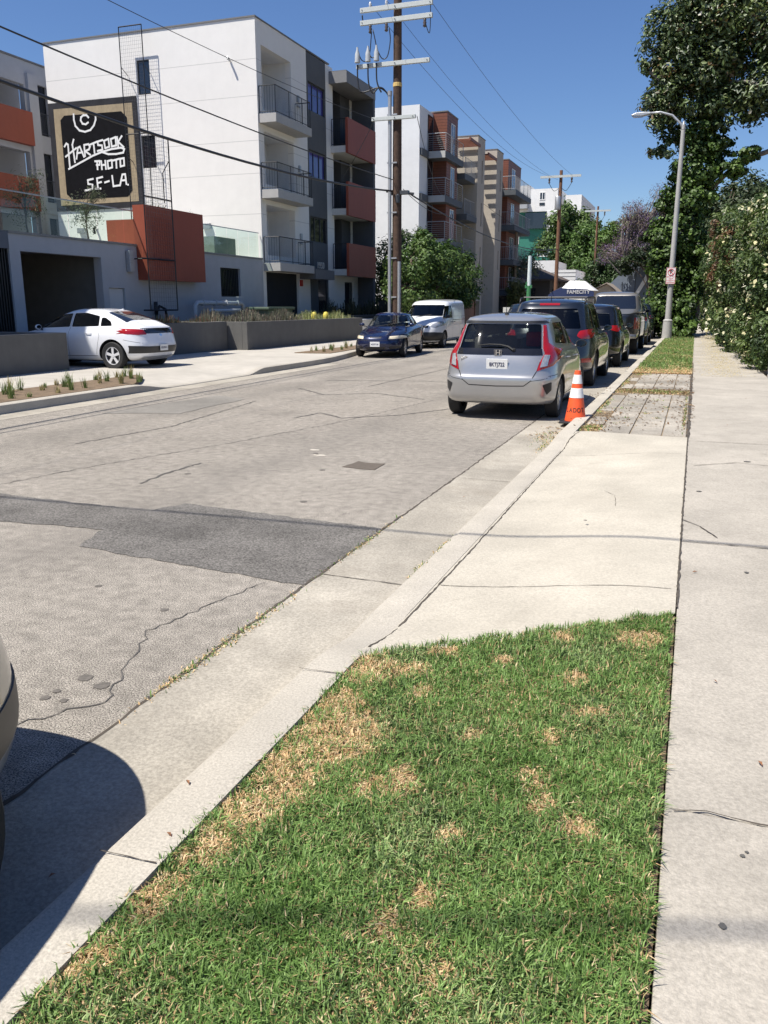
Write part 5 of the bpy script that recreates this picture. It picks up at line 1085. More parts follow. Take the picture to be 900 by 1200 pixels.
# --- black compact SUV third in the row
blackp = carpaint('black_paint', (.012,.013,.016), .3, .22)
P_ = dict(L=4.45, W=1.78, H=1.67, belt=1.0, hood=.92, rake=.38); lv = suv_levels(**P_)
wins = [('r', [(-.58,1.09),(.58,1.09),(.50,1.42),(-.50,1.42)]), ('y', [(.62,1.10),(1.95,1.04),(1.95,1.45),(.90,1.44)]), ('y', [(2.03,1.04),(3.08,1.0),(2.78,1.18),(2.45,1.42),(2.03,1.45)]), ('f', [(-.6,1.05),(.6,1.05),(.5,1.40),(-.5,1.40)])]
c3, bv, bd = make_car('compact_suv', 'black compact suv parked between the slate blue suv and the grey pickup', (-2.66, 22.9, .004), 90, 4.45, blackp, lv, (.85, 3.5), .33, .21, 1.54, wins, gl_dark, suv_cab(**P_))
both(bv, [(.55,1.0),(.60,1.10),(.86,1.10),(.86,.98),(.75,.94)], 'r', .006, redlens, 'tail_light', c3, res=.05, dome=.01, rnd=.02); plate(c3, '7PMB906', rear_x(bv, 0, .8)-.012, 0, .8, 'r'); dress(c3, bv, 4.45, 1.78, 1.0, (1.0, 1.99, 3.05), hm=blackp)
for s in (-1, 1): side_mirror(c3, 2.85, 1.05, .84, blackp, s)
# --- grey pickup
pgrey = carpaint('pewter_paint', (.26,.245,.22), .5, .30)
def box_levels(x0, x1, w, z0, z1, n=8, top=.0, taper=.0):
    return [(z0,z0,x0+.12,x1-.12,w-.12,n,4,0), (z0+.06,z0+.06,x0+.03,x1-.04,w-.02,n,4,.3), ((z0+z1)/2,(z0+z1)/2,x0,x1,w,n,4,0), (z1-.10,z1-.12,x0+.01,x1-.05,w-.01,n,4,.2), (z1,z1-.04,x0+.04,x1-.25,w-.05,n,4,.4), (z1+.02,z1-.01,x0+.3,x1-.5,w-.3,n,4,0)]
pk = empty('pickup_truck', (-2.72, 29.2, .004), 'pewter grey pickup truck with tall cab and wide rear window, behind the black compact suv', 'truck', None, R(90))
lb = loft(box_levels(0, 5.7, .98, .50, 1.32)); bvl = BVHTree.FromObject(lb, bpy.context.evaluated_depsgraph_get())
for x in (1.15, 4.75):
    for s in (-1, 1): m2 = MB(); m2.lathe([(.001,0),(.47,0),(.47,.6),(.001,.6)], (x, s*.62 if s > 0 else -1.22, .42), 'y', 36); cut(lb, m2)
cut(lb, MB().box(.10, 2.15, -.80, .80, .85, 1.7))
lb.name = 'body'; lb.data.materials.clear(); lb.data.materials.append(carpaint('pickup_paint', (.016,.017,.020), .3, .3)); lb.data.polygons.foreach_set('use_smooth', [True]*len(lb.data.polygons)); lb.data.set_sharp_from_angle(angle=R(32)); lb.parent = pk
cl = [(1.28,1.28,2.22,4.75,.90,8,4,0), (1.40,1.38,2.25,4.5,.89,8,4,.3), (1.75,1.75,2.33,4.15,.83,8,4,0), (1.98,1.98,2.42,3.85,.77,8,4,.3), (2.07,2.06,2.55,3.6,.66,6,4,.2), (2.10,2.10,2.8,3.4,.4,4,4,0)]
cbd = loft(cl); bvc = BVHTree.FromObject(cbd, bpy.context.evaluated_depsgraph_get()); cbd.name = 'cab'; cbd.data.materials.append(pgrey); cbd.data.polygons.foreach_set('use_smooth', [True]*len(cbd.data.polygons)); cbd.parent = pk
decal(bvc, [(-.72,1.50),(.72,1.50),(.66,1.95),(-.66,1.95)], 'r', .004, pane_d, 'window', pk, res=.07, rnd=.05)
for ax in ('y+', 'y-'): decal(bvc, [(2.55,1.48),(3.25,1.46),(3.25,1.92),(2.62,1.92)], ax, .004, pane_d, 'window', pk, res=.08, rnd=.04); decal(bvc, [(3.33,1.46),(4.35,1.46),(3.75,1.92),(3.33,1.92)], ax, .004, pane_d, 'window', pk, res=.08, rnd=.04)
decal(bvc, [(-.76,1.47),(.76,1.47),(.66,1.95),(-.66,1.95)], 'f', .004, pane_d, 'window', pk, res=.08, rnd=.04)
both(bvl, [(.82,1.22),(.965,1.22),(.965,.85),(.82,.85)], 'r', .006, redlens, 'tail_light', pk, res=.05, rnd=.02); mb = MB(); mb.tube([(-.06,-.92,.62),(-.14,-.7,.62),(-.14,.7,.62),(-.06,.92,.62)], .075, 8); mb.build('bumper', pm('dull_chrome', (.35,.35,.36), .3, .1, 9, metal=.8), pk, smooth=True, local=True)
plate(pk, '5H28841', -.225, 0, .64, 'r'); 
for x in (1.15, 4.75):
    for s in (-1, 1): wheel(pk, x, s*.80, .40, .26, s, 6)
MB().box(.4, 5.3, -.6, .6, .3, .55).build('underbody', interior_d, pk, local=True)
for s in (-1, 1): side_mirror(pk, 4.15, 1.42, .98, plastic_k, s)
# --- further dark SUV
P_ = dict(L=4.7, W=1.85, H=1.74, belt=1.08, hood=1.0, rake=.25); lv = suv_levels(**P_)
wins = [('r', [(-.62,1.17),(.62,1.17),(.55,1.52),(-.55,1.52)]), ('y', [(.62,1.16),(2.05,1.14),(2.05,1.56),(.80,1.56)]), ('y', [(2.13,1.14),(3.28,1.10),(2.65,1.52),(2.13,1.56)]), ('f', [(-.66,1.13),(.66,1.13),(.55,1.50),(-.55,1.50)])]
def darkwagon(loc, heading, label, paint):
    c5, bv, bd = make_car('suv', label, loc, heading, 4.7, paint, lv, (.95, 3.7), .35, .23, 1.6, wins, pane_d, None, cutglass=False)
    both(bv, [(.66,1.0),(.70,1.14),(.92,1.14),(.92,1.0)], 'r', .006, redlens, 'tail_light', c5, res=.06, rnd=.02); both(bv, [(.55,.72),(.85,.78),(.85,.66),(.6,.64)], 'f', .006, clearlens, 'headlight', c5, res=.06, rnd=.02); plate(c5, '', rear_x(bv, 0, .85)-.012, 0, .85, 'r'); dress(c5, bv, 4.7, 1.85, 1.08, (1.08, 2.09, 3.2), hm=paint)
    for s in (-1, 1): side_mirror(c5, 3.0, 1.13, .87, paint, s)
darkwagon((-2.72, 36.6, .004), 90, 'dark suv parked beyond the grey pickup in the right hand row', blackp)
darkwagon((-2.80, 43.5, .004), 90, 'navy suv at the far end of the right hand row, by the ivy covered tree', carpaint('navy_paint', (.02,.03,.06), .4, .25))
darkwagon((-8.95, 49.0, .004), -90, 'dark car facing us across the street, seen over the silver hatchback roof', carpaint('dark_teal_paint', (.02,.035,.045), .4, .25))

# --- dark blue 1990s sedan facing the camera
navy = carpaint('blue_paint', (.008,.014,.055), .3, .25)
lv = [(.22,.20,.42,4.02,.58,4,4,0), (.23,.20,.14,4.32,.76,5,4,0), (.36,.32,.03,4.42,.82,6,4,.3), (.50,.46,.0,4.46,.835,6,3.6,.2), (.62,.56,.04,4.42,.84,6,3.4,.2), (.78,.66,.06,4.38,.838,6,3.2,0), (.90,.72,.09,4.20,.82,6,3.2,.2), (.955,.80,.16,3.9,.79,6,3.2,.35),
      (.97,.90,.85,3.18,.74,6,3.4,.3), (1.12,1.12,1.02,2.86,.67,5,4,0), (1.28,1.29,1.25,2.52,.585,5,4,0), (1.345,1.35,1.38,2.34,.52,5,4,.35), (1.375,1.385,1.5,2.2,.42,4,4,0), (1.39,1.395,1.6,2.1,.2,4,4,0)]
cb = [(.45,.45,1.0,3.0,.66,6,4,0), (.93,.90,.98,3.02,.67,6,4,0), (1.10,1.10,1.12,2.74,.60,5,4,0), (1.27,1.27,1.33,2.42,.53,5,4,0), (1.32,1.32,1.45,2.28,.46,5,4,0)]
wins = [('f', [(-.66,.955),(.66,.955),(.52,1.295),(-.52,1.295)]), ('r', [(-.60,1.0),(.60,1.0),(.50,1.29),(-.50,1.29)]), ('y', [(1.18,1.01),(1.95,.99),(1.97,1.30),(1.42,1.30)]), ('y', [(2.04,.99),(2.98,.96),(2.48,1.29),(2.05,1.31)])]
cv, bv, bd = make_car('sedan', 'dark blue 1990s sedan facing the camera in front of the white van', (-9.90, 29.25, .004), -83.5, 4.46, navy, lv, (.92, 3.55), .29, .18, 1.46, wins, gl_clear, cb, spokes=6)
hl = [(.40,.585),(.42,.67),(.70,.69),(.80,.66),(.80,.60)]
both(bv, hl, 'f', .006, pm('headlamp_cream', (.70,.62,.45), .2, .1, 40, coat=.5), 'headlight', cv, res=.035, dome=.015, rnd=.02, maxd=None)
decal(bv, [(-.18,.615),(.18,.615),(.20,.665),(-.20,.665)], 'f', .006, plastic_k, 'grille', cv, res=.04, rnd=.01); decal(bv, [(-.12,.635),(.12,.635),(.12,.650),(-.12,.650)], 'f', .012, chrome_m, 'grille_bar', cv, res=.04)
both(bv, [(.42,.36),(.72,.38),(.72,.30),(.45,.28)], 'f', .004, plastic_k, 'bumper_intake', cv, res=.04, rnd=.015); decal(bv, [(-.33,.35),(.33,.35),(.31,.26),(-.31,.26)], 'f', .004, plastic_k, 'bumper_intake', cv, res=.05, rnd=.015)
mb = MB(); seam(bv, [(-.82,.545),(.82,.545)], 'f', mb, .012)
for s in (-1, 1): seam(bv, [(s*.36,.56),(s*.40,.70),(s*.60,.74)], 'f', mb, .008)
mb.build('panel_gaps', seam_m, cv, local=True); dress(cv, bv, 4.46, 1.68, .93, (1.08, 2.0, 3.05), hm=navy)
hx = bv.ray_cast(Vector((9, 0, .44)), Vector((-1,0,0)))[0].x; plate(cv, '4CHT130', hx+.014, 0, .43, 'f', .31, .155, 0, .07); [side_mirror(cv, 2.86, 1.0, .80, navy, s) for s in (-1, 1)]; seats_in(cv, (1.35, 2.05), .3, .42); both(bv, [(.5,.86),(.8,.86),(.8,.72),(.5,.72)], 'r', .005, redlens, 'tail_light', cv, res=.06)
wb_ = MB(); wb_.tube([(3.16,-.3,.945),(2.95,.28,1.04)], .008, 4); wb_.tube([(3.18,.25,.945),(3.0,.62,1.0)], .008, 4); wb_.build('wiper', plastic_k, cv, local=True)
# --- white delivery van
vanw = pm('van_white', (.72,.73,.74), .3, .02, 8, coat=.8)
lv = [(.24,.22,.35,4.30,.62,5,4,0), (.25,.22,.12,4.52,.80,7,4,0), (.40,.36,.03,4.68,.855,8,4.6,.3), (.58,.54,.0,4.72,.865,9,4.6,0), (.85,.76,.02,4.70,.868,9,4.4,.1), (1.02,.90,.03,4.62,.865,9,4.2,0), (1.12,1.02,.04,4.44,.86,9,4.2,.3), (1.18,1.14,.05,3.98,.85,9,5,.3), (1.45,1.42,.07,3.58,.83,9,6,0), (1.70,1.66,.10,3.22,.80,9,6,0), (1.80,1.76,.14,3.0,.74,8,6,.3), (1.85,1.81,.3,2.75,.60,6,5,0), (1.87,1.84,.6,2.5,.3,4,4,0)]
wins = [('y', [(2.62,1.14),(3.74,1.12),(3.56,1.28),(3.20,1.60),(2.70,1.62)]), ('f', [(-.72,1.215),(.72,1.215),(.66,1.64),(-.66,1.64)])]
cb = [(.6,.6,2.3,3.9,.70,8,4,0), (1.15,1.12,2.3,3.85,.76,8,4,0), (1.45,1.42,2.3,3.42,.74,8,4,0), (1.68,1.64,2.3,3.08,.68,8,4,0), (1.75,1.71,2.4,2.9,.6,8,4,0)]
vn, bv, bd = make_car('van', 'small white delivery van facing the camera behind the blue sedan', (-10.12, 35.75, .004), -88.5, 4.72, vanw, lv, (.78, 3.72), .32, .2, 1.52, wins, gl_clear, cb, cat='van', spokes=8, hub=pm('hubcap_grey', (.25,.25,.26), .4, .1, 10))
both(bv, [(.46,.82),(.54,.92),(.74,1.02),(.84,1.0),(.84,.86),(.66,.78)], 'f', .006, clearlens, 'headlight', vn, res=.04, dome=.012, rnd=.02)
decal(bv, [(-.62,.62),(.62,.62),(.84,.60),(.84,.30),(-.84,.30),(-.84,.60)], 'f', .006, plastic_k, 'bumper', vn, res=.06, dome=.02); decal(bv, [(-.40,.78),(.40,.78),(.40,.86),(-.40,.86)], 'f', .006, plastic_k, 'grille', vn, res=.05); decal(bv, [(-.07,.79),(.07,.79),(.07,.855),(-.07,.855)], 'f', .018, chrome_m, 'emblem', vn, res=.05, rnd=.03)
mb = MB(); seam(bv, [(-.55,.90),(-.35,1.04),(.35,1.04),(.55,.90)], 'f', mb)
for ax in ('y+', 'y-'): seam(bv, [(3.66,1.10),(3.42,.35)], ax, mb); seam(bv, [(2.60,1.68),(2.55,.35)], ax, mb); seam(bv, [(1.40,1.68),(1.38,.35)], ax, mb); seam(bv, [(1.40,.35),(3.42,.33)], ax, mb); seam(bv, [(.15,1.06),(2.55,1.06)], ax, mb, .018); seam(bv, [(1.55,1.20),(2.42,1.20),(2.42,1.60),(1.55,1.60)], ax, mb, closed=True); seam(bv, [(.25,1.20),(1.25,1.20),(1.25,1.60),(.3,1.60)], ax, mb, closed=True)
mb.build('panel_gaps', seam_m, vn, local=True); [handle(vn, bv, 2.75, .98, s, plastic_k) for s in (-1, 1)]; [handle(vn, bv, 2.35, .98, s, plastic_k) for s in (-1, 1)]; [side_mirror(vn, 3.5, 1.2, .86, plastic_k, s) for s in (-1, 1)]; seats_in(vn, (2.5,), .3, .62); both(bv, [(.72,1.4),(.85,1.4),(.85,.9),(.72,.9)], 'r', .005, redlens, 'tail_light', vn, res=.06)
wb_ = MB(); wb_.tube([(3.99,-.3,1.175),(3.80,.30,1.27)], .01, 4); wb_.build('wiper', plastic_k, vn, local=True)
# --- white liftback turned into the drive on the left
wpt = pm('white_car_paint', (.74,.75,.78), .25, .02, 8, coat=1.0)
lv = [(.20,.20,.42,4.0,.62,4,4,0), (.21,.20,.22,4.25,.80,5,4,0), (.32,.30,.08,4.38,.875,6,4,.3), (.48,.44,.01,4.45,.905,6,3.6,.1), (.60,.56,.0,4.47,.91,6,3.4,.15), (.74,.68,.05,4.42,.91,6,3.2,0), (.88,.76,.08,4.30,.895,6,3.2,.1), (.965,.84,.10,4.1,.86,6,3.2,.3),
      (1.02,.93,.14,3.55,.79,5.5,3.4,.35), (1.12,1.10,.36,3.22,.72,5,4,0), (1.27,1.28,.78,2.82,.635,5,4,0), (1.38,1.385,1.20,2.45,.56,5,4,.2), (1.43,1.435,1.4,2.25,.44,5,4,0), (1.45,1.455,1.6,2.1,.25,4,4,0)]
cb = [(.45,.45,.8,3.3,.70,6,4,0), (.98,.92,.42,3.38,.72,6,4,0), (1.12,1.10,.56,3.08,.66,5,4,0), (1.26,1.27,.92,2.70,.58,5,4,0), (1.36,1.36,1.34,2.3,.48,5,4,0)]
wins = [('y', [(.90,1.04),(1.24,1.03),(1.27,1.235),(1.16,1.235),(.97,1.14)]), ('y', [(1.29,1.03),(2.12,1.01),(2.12,1.335),(1.75,1.345),(1.34,1.27)]), ('y', [(2.19,1.01),(3.36,.965),(3.02,1.14),(2.68,1.29),(2.19,1.335)]), ('f', [(-.66,1.0),(.66,1.0),(.52,1.30),(-.52,1.30)])]
io, bv, bd = make_car('liftback', 'white liftback car nosing into the garage drive behind the low grey wall', (-12.30, 17.72, .10), 180-2, 4.47, wpt, lv, (.85, 3.55), .335, .20, 1.62, wins, gl_dark, cb, spokes=5, hub=pm('aero_rim', (.72,.72,.74), .35, .05, 10, metal=.2))
# sloping rear screen seen from above: project from the top
decal(bv, [(.50,-.62),(.55,.62),(1.18,.50),(1.18,-.50)], 'top', .004, pane_d, 'window', io, res=.07, rnd=.04); decal(bv, [(-.60,.86),(.60,.86),(.60,.985),(-.60,.985)], 'r', .004, pm('tinted_panel', (.02,.02,.025), .1, .1, 6, coat=.5), 'rear_panel', io, res=.05)
both(bv, [(.50,.84),(.56,.955),(.80,.98),(.89,.93),(.89,.86),(.70,.83)], 'r', .006, redlens, 'tail_light', io, res=.04, dome=.01, rnd=.02)
for ax in ('y+', 'y-'): decal(bv, [(.16,.885),(.45,.955),(.66,.94),(.36,.875)], ax, .006, redlens, 'tail_light', io, res=.02, dome=.006)
decal(bv, [(-.82,.40),(.82,.40),(.84,.58),(.5,.56),(-.5,.56),(-.84,.58)], 'r', .006, plastic_k, 'bumper_insert', io, res=.05); plate(io, '8DQV611', -.02, 0, .52, 'r', .30, .15, 0, .07)
decal(bv, [(-.62,.25),(.62,.25),(.60,.32),(-.60,.32)], 'r', .008, pm('silver_trim', (.5,.5,.5), .35, .05, 8, metal=.6), 'diffuser', io, res=.05, rnd=.02); decal(bv, [(-.05,.79),(.05,.79),(.05,.845),(-.05,.845)], 'r', .008, chrome_m, 'emblem', io, res=.02, rnd=.024)
mb = MB()
for ax in ('y+', 'y-'): seam(bv, [(1.28,1.0),(1.20,.80),(1.32,.36)], ax, mb); seam(bv, [(2.15,1.34),(2.16,.33)], ax, mb); seam(bv, [(3.3,.95),(3.22,.33)], ax, mb); seam(bv, [(1.3,.33),(3.22,.31)], ax, mb, .012); seam(bv, [(.1,.64),(.52,.72)], ax, mb)
mb.build('panel_gaps', seam_m, io, local=True); [handle(io, bv, x, .86, s, wpt) for s in (-1, 1) for x in (1.52, 2.35)]; [side_mirror(io, 3.10, 1.0, .82, wpt, s) for s in (-1, 1)]; seats_in(io, (1.7, 2.4), .3, .45)
mb = MB(); mb.prism([(1.28,0,1.405),(1.10,0,1.40),(1.12,0,1.45)], (0,.03,0)); mb.build('antenna', wpt, io, local=True)
# --- champagne minivan, only its front corner in the picture
champ = carpaint('champagne_paint', (.33,.31,.255), .45, .3)
P_ = dict(L=4.9, W=1.90, H=1.75, belt=1.10, hood=.98, rake=.30, fr=2.7); lv2 = suv_levels(**P_); lv2[2] = (.34,.30,.04,4.92,.945,6,2.7,.2); lv2[1] = (.24,.17,.16,4.84,.90,5,2.7,0); lv2[0] = (.2,.16,.4,4.6,.75,4,2.7,0); lv2[5] = (.84,.80,.07,4.80,.94,6,2.7,0); lv2[4] = (.68,.62,.03,4.86,.95,6,2.7,.1)
wins = [('r', [(-.66,1.17),(.66,1.17),(.56,1.50),(-.56,1.50)]), ('y', [(.62,1.20),(2.05,1.16),(2.05,1.58),(.86,1.56)]), ('y', [(2.13,1.16),(3.5,1.12),(3.15,1.30),(2.80,1.55),(2.13,1.58)]), ('f', [(-.66,1.16),(.66,1.16),(.55,1.52),(-.55,1.52)])]
mv, bv, bd = make_car('minivan', 'champagne minivan, only its rounded front bumper corner showing at the left edge', (-2.48, -2.80, .004), 90, 4.9, champ, lv2, (.95, 3.92), .34, .23, 1.64, wins, pane_d, None, cutglass=False)
decal(bv, [(-.86,.36),(-.86,.46),(-.4,.46),(-.4,.36)], 'f', .006, plastic_k, 'bumper_strip', mv, res=.04); decal(bv, [(.86,.36),(.86,.46),(.4,.46),(.4,.36)], 'f', .006, plastic_k, 'bumper_strip', mv, res=.04)
both(bv, [(.5,.66),(.84,.70),(.84,.82),(.55,.80)], 'f', .006, clearlens, 'headlight', mv, res=.05, rnd=.02)
for s, ax in ((1, 'y+'), (-1, 'y-')): decal(bv, [(4.0,.33),(4.8,.33),(4.8,.40),(4.0,.40)], ax, .005, plastic_k, 'bumper_strip', mv, res=.04)
dress(mv, bv, 4.9, 1.9, 1.1, (1.2, 2.1, 3.5), hm=champ)
# ------------------------------------------------------------------ street furniture
cn = empty('traffic_cone', (-1.42, 11.75, .05), 'orange traffic cone with two white bands beside the silver hatchback', 'cone')
orange = pm('cone_orange', (.80,.10,.025), .5, .06, 14, stain=.1); ow = pm('cone_white', (.80,.79,.76), .45, .05, 18)
mb = MB(); C0 = (-1.44, 11.62, .05); hsh = .71
def cr(z): return .145*(1-(z-.03)/.75) + .028*((z-.03)/.75)
mb.lathe([(cr(z), z) for z in (.03,.1,.2,.3,.4,.5,.6,.68,.71)] + [(.024,.71),(.02,.6)], C0, 'z', 32); mb.build('cone_body', orange, cn, smooth='auto')
for z0, z1 in ((.345,.475),(.535,.655)):
    b_ = MB(); b_.lathe([(cr(z0)+.0005, z0),(cr(z0)+.003, z0+.002),(cr(z1)+.003, z1-.002),(cr(z1)+.0005, z1)], C0, 'z', 32); b_.build('white_band', ow, cn, smooth='auto')
bs = MB(); bs.box(C0[0]-.20, C0[0]+.20, C0[1]-.20, C0[1]+.20, .05, .082); bs.build('cone_base', plastic_k, cn, bevel=.012)
def wrap_text(s, z, size, col, parent, c, rf, ang0, ext=.0015):
    for k, ch in enumerate(s):
        cu = bpy.data.curves.new('t', 'FONT'); cu.body = ch; cu.size = size; cu.extrude = ext; cu.align_x = 'CENTER'; cu.offset = .0015; t = link(bpy.data.objects.new('t', cu)); me = bpy.data.meshes.new_from_object(t.evaluated_get(bpy.context.evaluated_depsgraph_get())); bpy.data.objects.remove(t)
        me.materials.clear(); me.materials.append(col)
        me.transform(Matrix.Diagonal((.8,1,1,1)))
        for v in me.vertices:
            r = rf(z + v.co.y) + .001 + v.co.z; a = ang0 + (k - (len(s)-1)/2)*.46 + v.co.x/rf(z+.03)
            v.co = (c[0] + r*math.cos(a), c[1] + r*math.sin(a), c[2] + z + v.co.y)
        o = link(bpy.data.objects.new('lettering', me)); wp(o, parent)
wrap_text('LADOT', .155, .085, pm('cone_ink', (.10,.03,.02), .6), cn, C0, cr, R(-90))
dl = empty('delineator_post', (-8.25, 41.3, 0), 'slim orange delineator post beyond the white van', 'post')
mb = MB(); mb.lathe([(.05,.05),(.045,.9),(.045,1.08)], (-8.25,41.3,0), 'z', 12); mb.lathe([(.02,1.05),(.05,1.08),(.055,1.15),(.03,1.2)], (-8.25,41.3,0), 'z', 12); mb.build('post', orange, dl, smooth='auto'); mb = MB(); mb.lathe([(.0465,.75),(.0465,.88)], (-8.25,41.3,0), 'z', 12); mb.build('white_band', ow, dl); mb = MB(); mb.lathe([(.17,0),(.15,.05),(.05,.06)], (-8.25,41.3,0), 'z', 16); mb.build('post_base', plastic_k, dl)
# street lamp
LX, LY = -1.18, 41.4
sl = empty('street_lamp', (LX, LY, .12), 'tall grey concrete street lamp with long curved arm on the right verge', 'street lamp')
conc_pole = pm('pole_concrete', (.40,.39,.37), .75, .08, 12, .2, 60, stain=.08)
mb = MB(); mb.tube([(LX,LY,.1),(LX,LY,.9)], [.22,.20], 16); mb.tube([(LX,LY,.9),(LX-.0,LY,9.3)], [.135,.085], 16); mb.lathe([(.20,.9),(.21,.95),(.16,1.0)], (LX,LY,0), 'z', 16); mb.build('pole', conc_pole, sl, smooth='auto')
mb = MB(); ARM = [(LX,LY,9.05),(LX-.12,LY,9.35),(LX-.5,LY,9.72),(LX-1.0,LY,9.88),(LX-1.5,LY,9.87)]; mb.tube(ARM, [.06,.055,.05,.045,.045], 10); mb.tube([(LX,LY,9.1),(LX,LY,9.45)], [.09,.03], 12); mb.build('lamp_arm', grey_m, sl, smooth=True)
mb = MB(); P = [(LX-1.4,9.90),(LX-1.7,9.93),(LX-2.05,9.92),(LX-2.25,9.84),(LX-2.2,9.78),(LX-1.8,9.75),(LX-1.4,9.82)]; mb.prism([(x,LY-.12,z) for x,z in P], (0,.24,0)); mb.build('lamp_head', grey_m, sl, bevel=.03)
MB().box(LX-2.15, LX-1.75, LY-.09, LY+.09, 9.735, 9.77).build('lamp_lens', clearlens, sl)
# sign on the lamp
sg_ = empty('parking_sign', (LX+.0, LY-.17, 2.9), 'small white and red no parking sign strapped to the street lamp', 'sign')
sx, sy, sz = LX-.02, LY-.175, 2.93
rw_ = pm('sign_face_white', (.78,.77,.75), .4, .03, 10); rr_ = pm('sign_red', (.60,.03,.025), .4, .05, 10)
MB().box(sx-.2, sx+.2, sy-.006, sy, sz-.36, sz+.36).build('plate', rw_, sg_, bevel=.003)
mb = MB(); ring = [(sx+.135*math.cos(t*.2618), sy-.012, sz+.16+.135*math.sin(t*.2618)) for t in range(25)]; mb.tube(ring, .013, 5); mb.tube([(sx-.09, sy-.012, sz+.25),(sx+.09, sy-.012, sz+.07)], .012, 5)
mb.box(sx-.17, sx+.17, sy-.011, sy-.006, sz-.30, sz-.285); mb.box(sx-.195, sx+.195, sy-.0105, sy-.006, sz+.34, sz+.352); mb.box(sx-.195, sx+.195, sy-.0105, sy-.006, sz-.352, sz-.34); mb.box(sx-.195, sx-.183, sy-.0104, sy-.006, sz-.34, sz+.34); mb.box(sx+.183, sx+.195, sy-.0104, sy-.006, sz-.34, sz+.34); mb.build('prohibition_ring', rr_, sg_)
text_mesh('letter', 'P', .22, plastic_k, sg_, face_ny(sx, sy-.008, sz+.155), .002, bold=.008)
text_mesh('lettering', '8AM TO\n10AM\nTUESDAY', .085, rr_, sg_, face_ny(sx, sy-.008, sz-.13), .002)
MB().box(LX-.15, LX+.15, LY-.168, LY-.12, 2.85, 2.9).build('strap', grey_m, sg_)
# wooden utility pole with crossarms, nearest
poleb = pm('pole_wood', (.085,.050,.034), .9, .3, 10, .6, 30, streak=.4)
armp = pm('arm_grey', (.52,.55,.53), .7, .06, 12)
PX, PY = -10.62, 30.4
up = empty('utility_pole', (PX, PY, .13), 'tall dark wooden utility pole with four grey crossarms behind the blue sedan', 'utility pole')
mb = MB(); mb.tube([(PX,PY,.0),(PX,PY,6),(PX,PY,13.6)], [.185,.165,.135], 14); mb.build('pole', poleb, up, smooth='auto')
MB().lathe([(.158,9.15),(.162,9.16),(.162,9.27),(.158,9.28)], (PX,PY,0), 'z', 14).build('yellow_band', pm('band_yellow', (.65,.45,.15), .6), up)
for (x0, x1, z, t) in ((-11.92,-9.28,11.64,.075),(-11.92,-9.28,11.24,.075),(-12.08,-9.36,9.86,.07),(-11.5,-9.86,8.10,.06)):
    for k, (a, b_) in enumerate(((x0, x1),)):
        o = MB().box(a, b_, PY-.30, PY-.19, z-t, z+t).build('crossarm', armp, up, bevel=.006)
        mb = MB(); mb.tube([(PX,PY-.33,z),(PX,PY+.2,z)], .018, 6)
        for xx in (x0+.08, x1-.08): mb.tube([(xx,PY-.315,z),(xx,PY-.17,z)], .018, 6)
        mb.build('bolt', dark_m, up)
for xx in (-11.55,-10.95,-9.55):
    mb = MB(); mb.lathe([(.02,0),(.055,.03),(.03,.06),(.055,.10),(.03,.14),(.02,.17)], (xx, PY-.25, 11.715), 'z', 10); mb.build('insulator', pm('insulator', (.6,.6,.6), .3), up, smooth=True)
    mb = MB(); mb.lathe([(.02,0),(.06,-.04),(.04,-.09),(.065,-.13),(.045,-.19),(.07,-.24),(.02,-.28)], (xx, PY-.25, 11.165), 'z', 10); mb.build('insulator', pm('insulator_brown', (.09,.07,.06), .3), up, smooth=True)
for xx in (-12.0,-11.6,-11.28):
    mb = MB(); mb.lathe([(.02,0),(.10,.02),(.085,.30),(.04,.42),(.03,.52)], (xx, PY-.36, 9.95), 'z', 12); mb.build('pothead', pm('pothead_grey', (.42,.44,.45), .4), up, smooth='auto')
cabs = MB()
def cat_(mb, P, r, k=5):
    out = []; n = len(P)
    for i in range(n-1):
        p0, p1, p2, p3 = (Vector(P[max(0, min(n-1, j))]) for j in (i-1, i, i+1, i+2))
        for q in range(6):
            t = q/6; out.append(.5*((2*p1)+(-p0+p2)*t+(2*p0-5*p1+4*p2-p3)*t*t+(-p0+3*p1-3*p2+p3)*t**3))
    out.append(Vector(P[-1])); mb.tube(out, r, k)
CT = (PX-.22, PY-.18, 8.95)
for xx in (-12.0,-11.6,-11.28): cat_(cabs, [(xx,PY-.36,9.9),(xx+.02,PY-.36,9.3),(xx+.18,PY-.36,8.95 if xx > -11.9 else 9.0),(-11.2,PY-.3,9.12),(-10.98,PY-.2,8.98),(CT[0],CT[1],8.75)], .028)
cat_(cabs, [(-11.28,PY-.36,10.4),(-11.1,PY-.3,10.05),(-10.9,PY-.28,10.1),(-10.8,PY-.26,10.6),(-10.85,PY-.25,11.0)], .018); cat_(cabs, [(-11.6,PY-.36,10.4),(-11.48,PY-.3,10.1),(-11.3,PY-.28,10.3),(-11.45,PY-.25,11.0)], .018); cat_(cabs, [(-12.0,PY-.36,10.4),(-11.85,PY-.3,10.05),(-11.6,PY-.28,10.1),(-11.5,PY-.26,10.9)], .018)
cat_(cabs, [(-9.55,PY-.25,11.1),(-9.4,PY-.25,10.7),(-9.35,PY-.25,10.9),(-9.35,PY-.25,11.6)], .015); cat_(cabs, [(-11.85,PY-.25,11.5),(-11.83,PY-.25,11.3)], .025)
cabs.build('cables', plastic_k, up, smooth=True)
mb = MB(); mb.tube([(PX-.22,PY-.18,.1),(PX-.22,PY-.18,8.85)], .065, 10); mb.tube([(PX-.22,PY-.18,8.85),(PX-.22,PY-.18,9.0)], .08, 10); mb.build('conduit', grey_m, up, smooth='auto')
mb = MB(); mb.tube([(PX+.16,PY-.2,.1),(PX+.16,PY-.2,3.2)], .06, 10); mb.build('conduit', grey_m, up, smooth='auto')
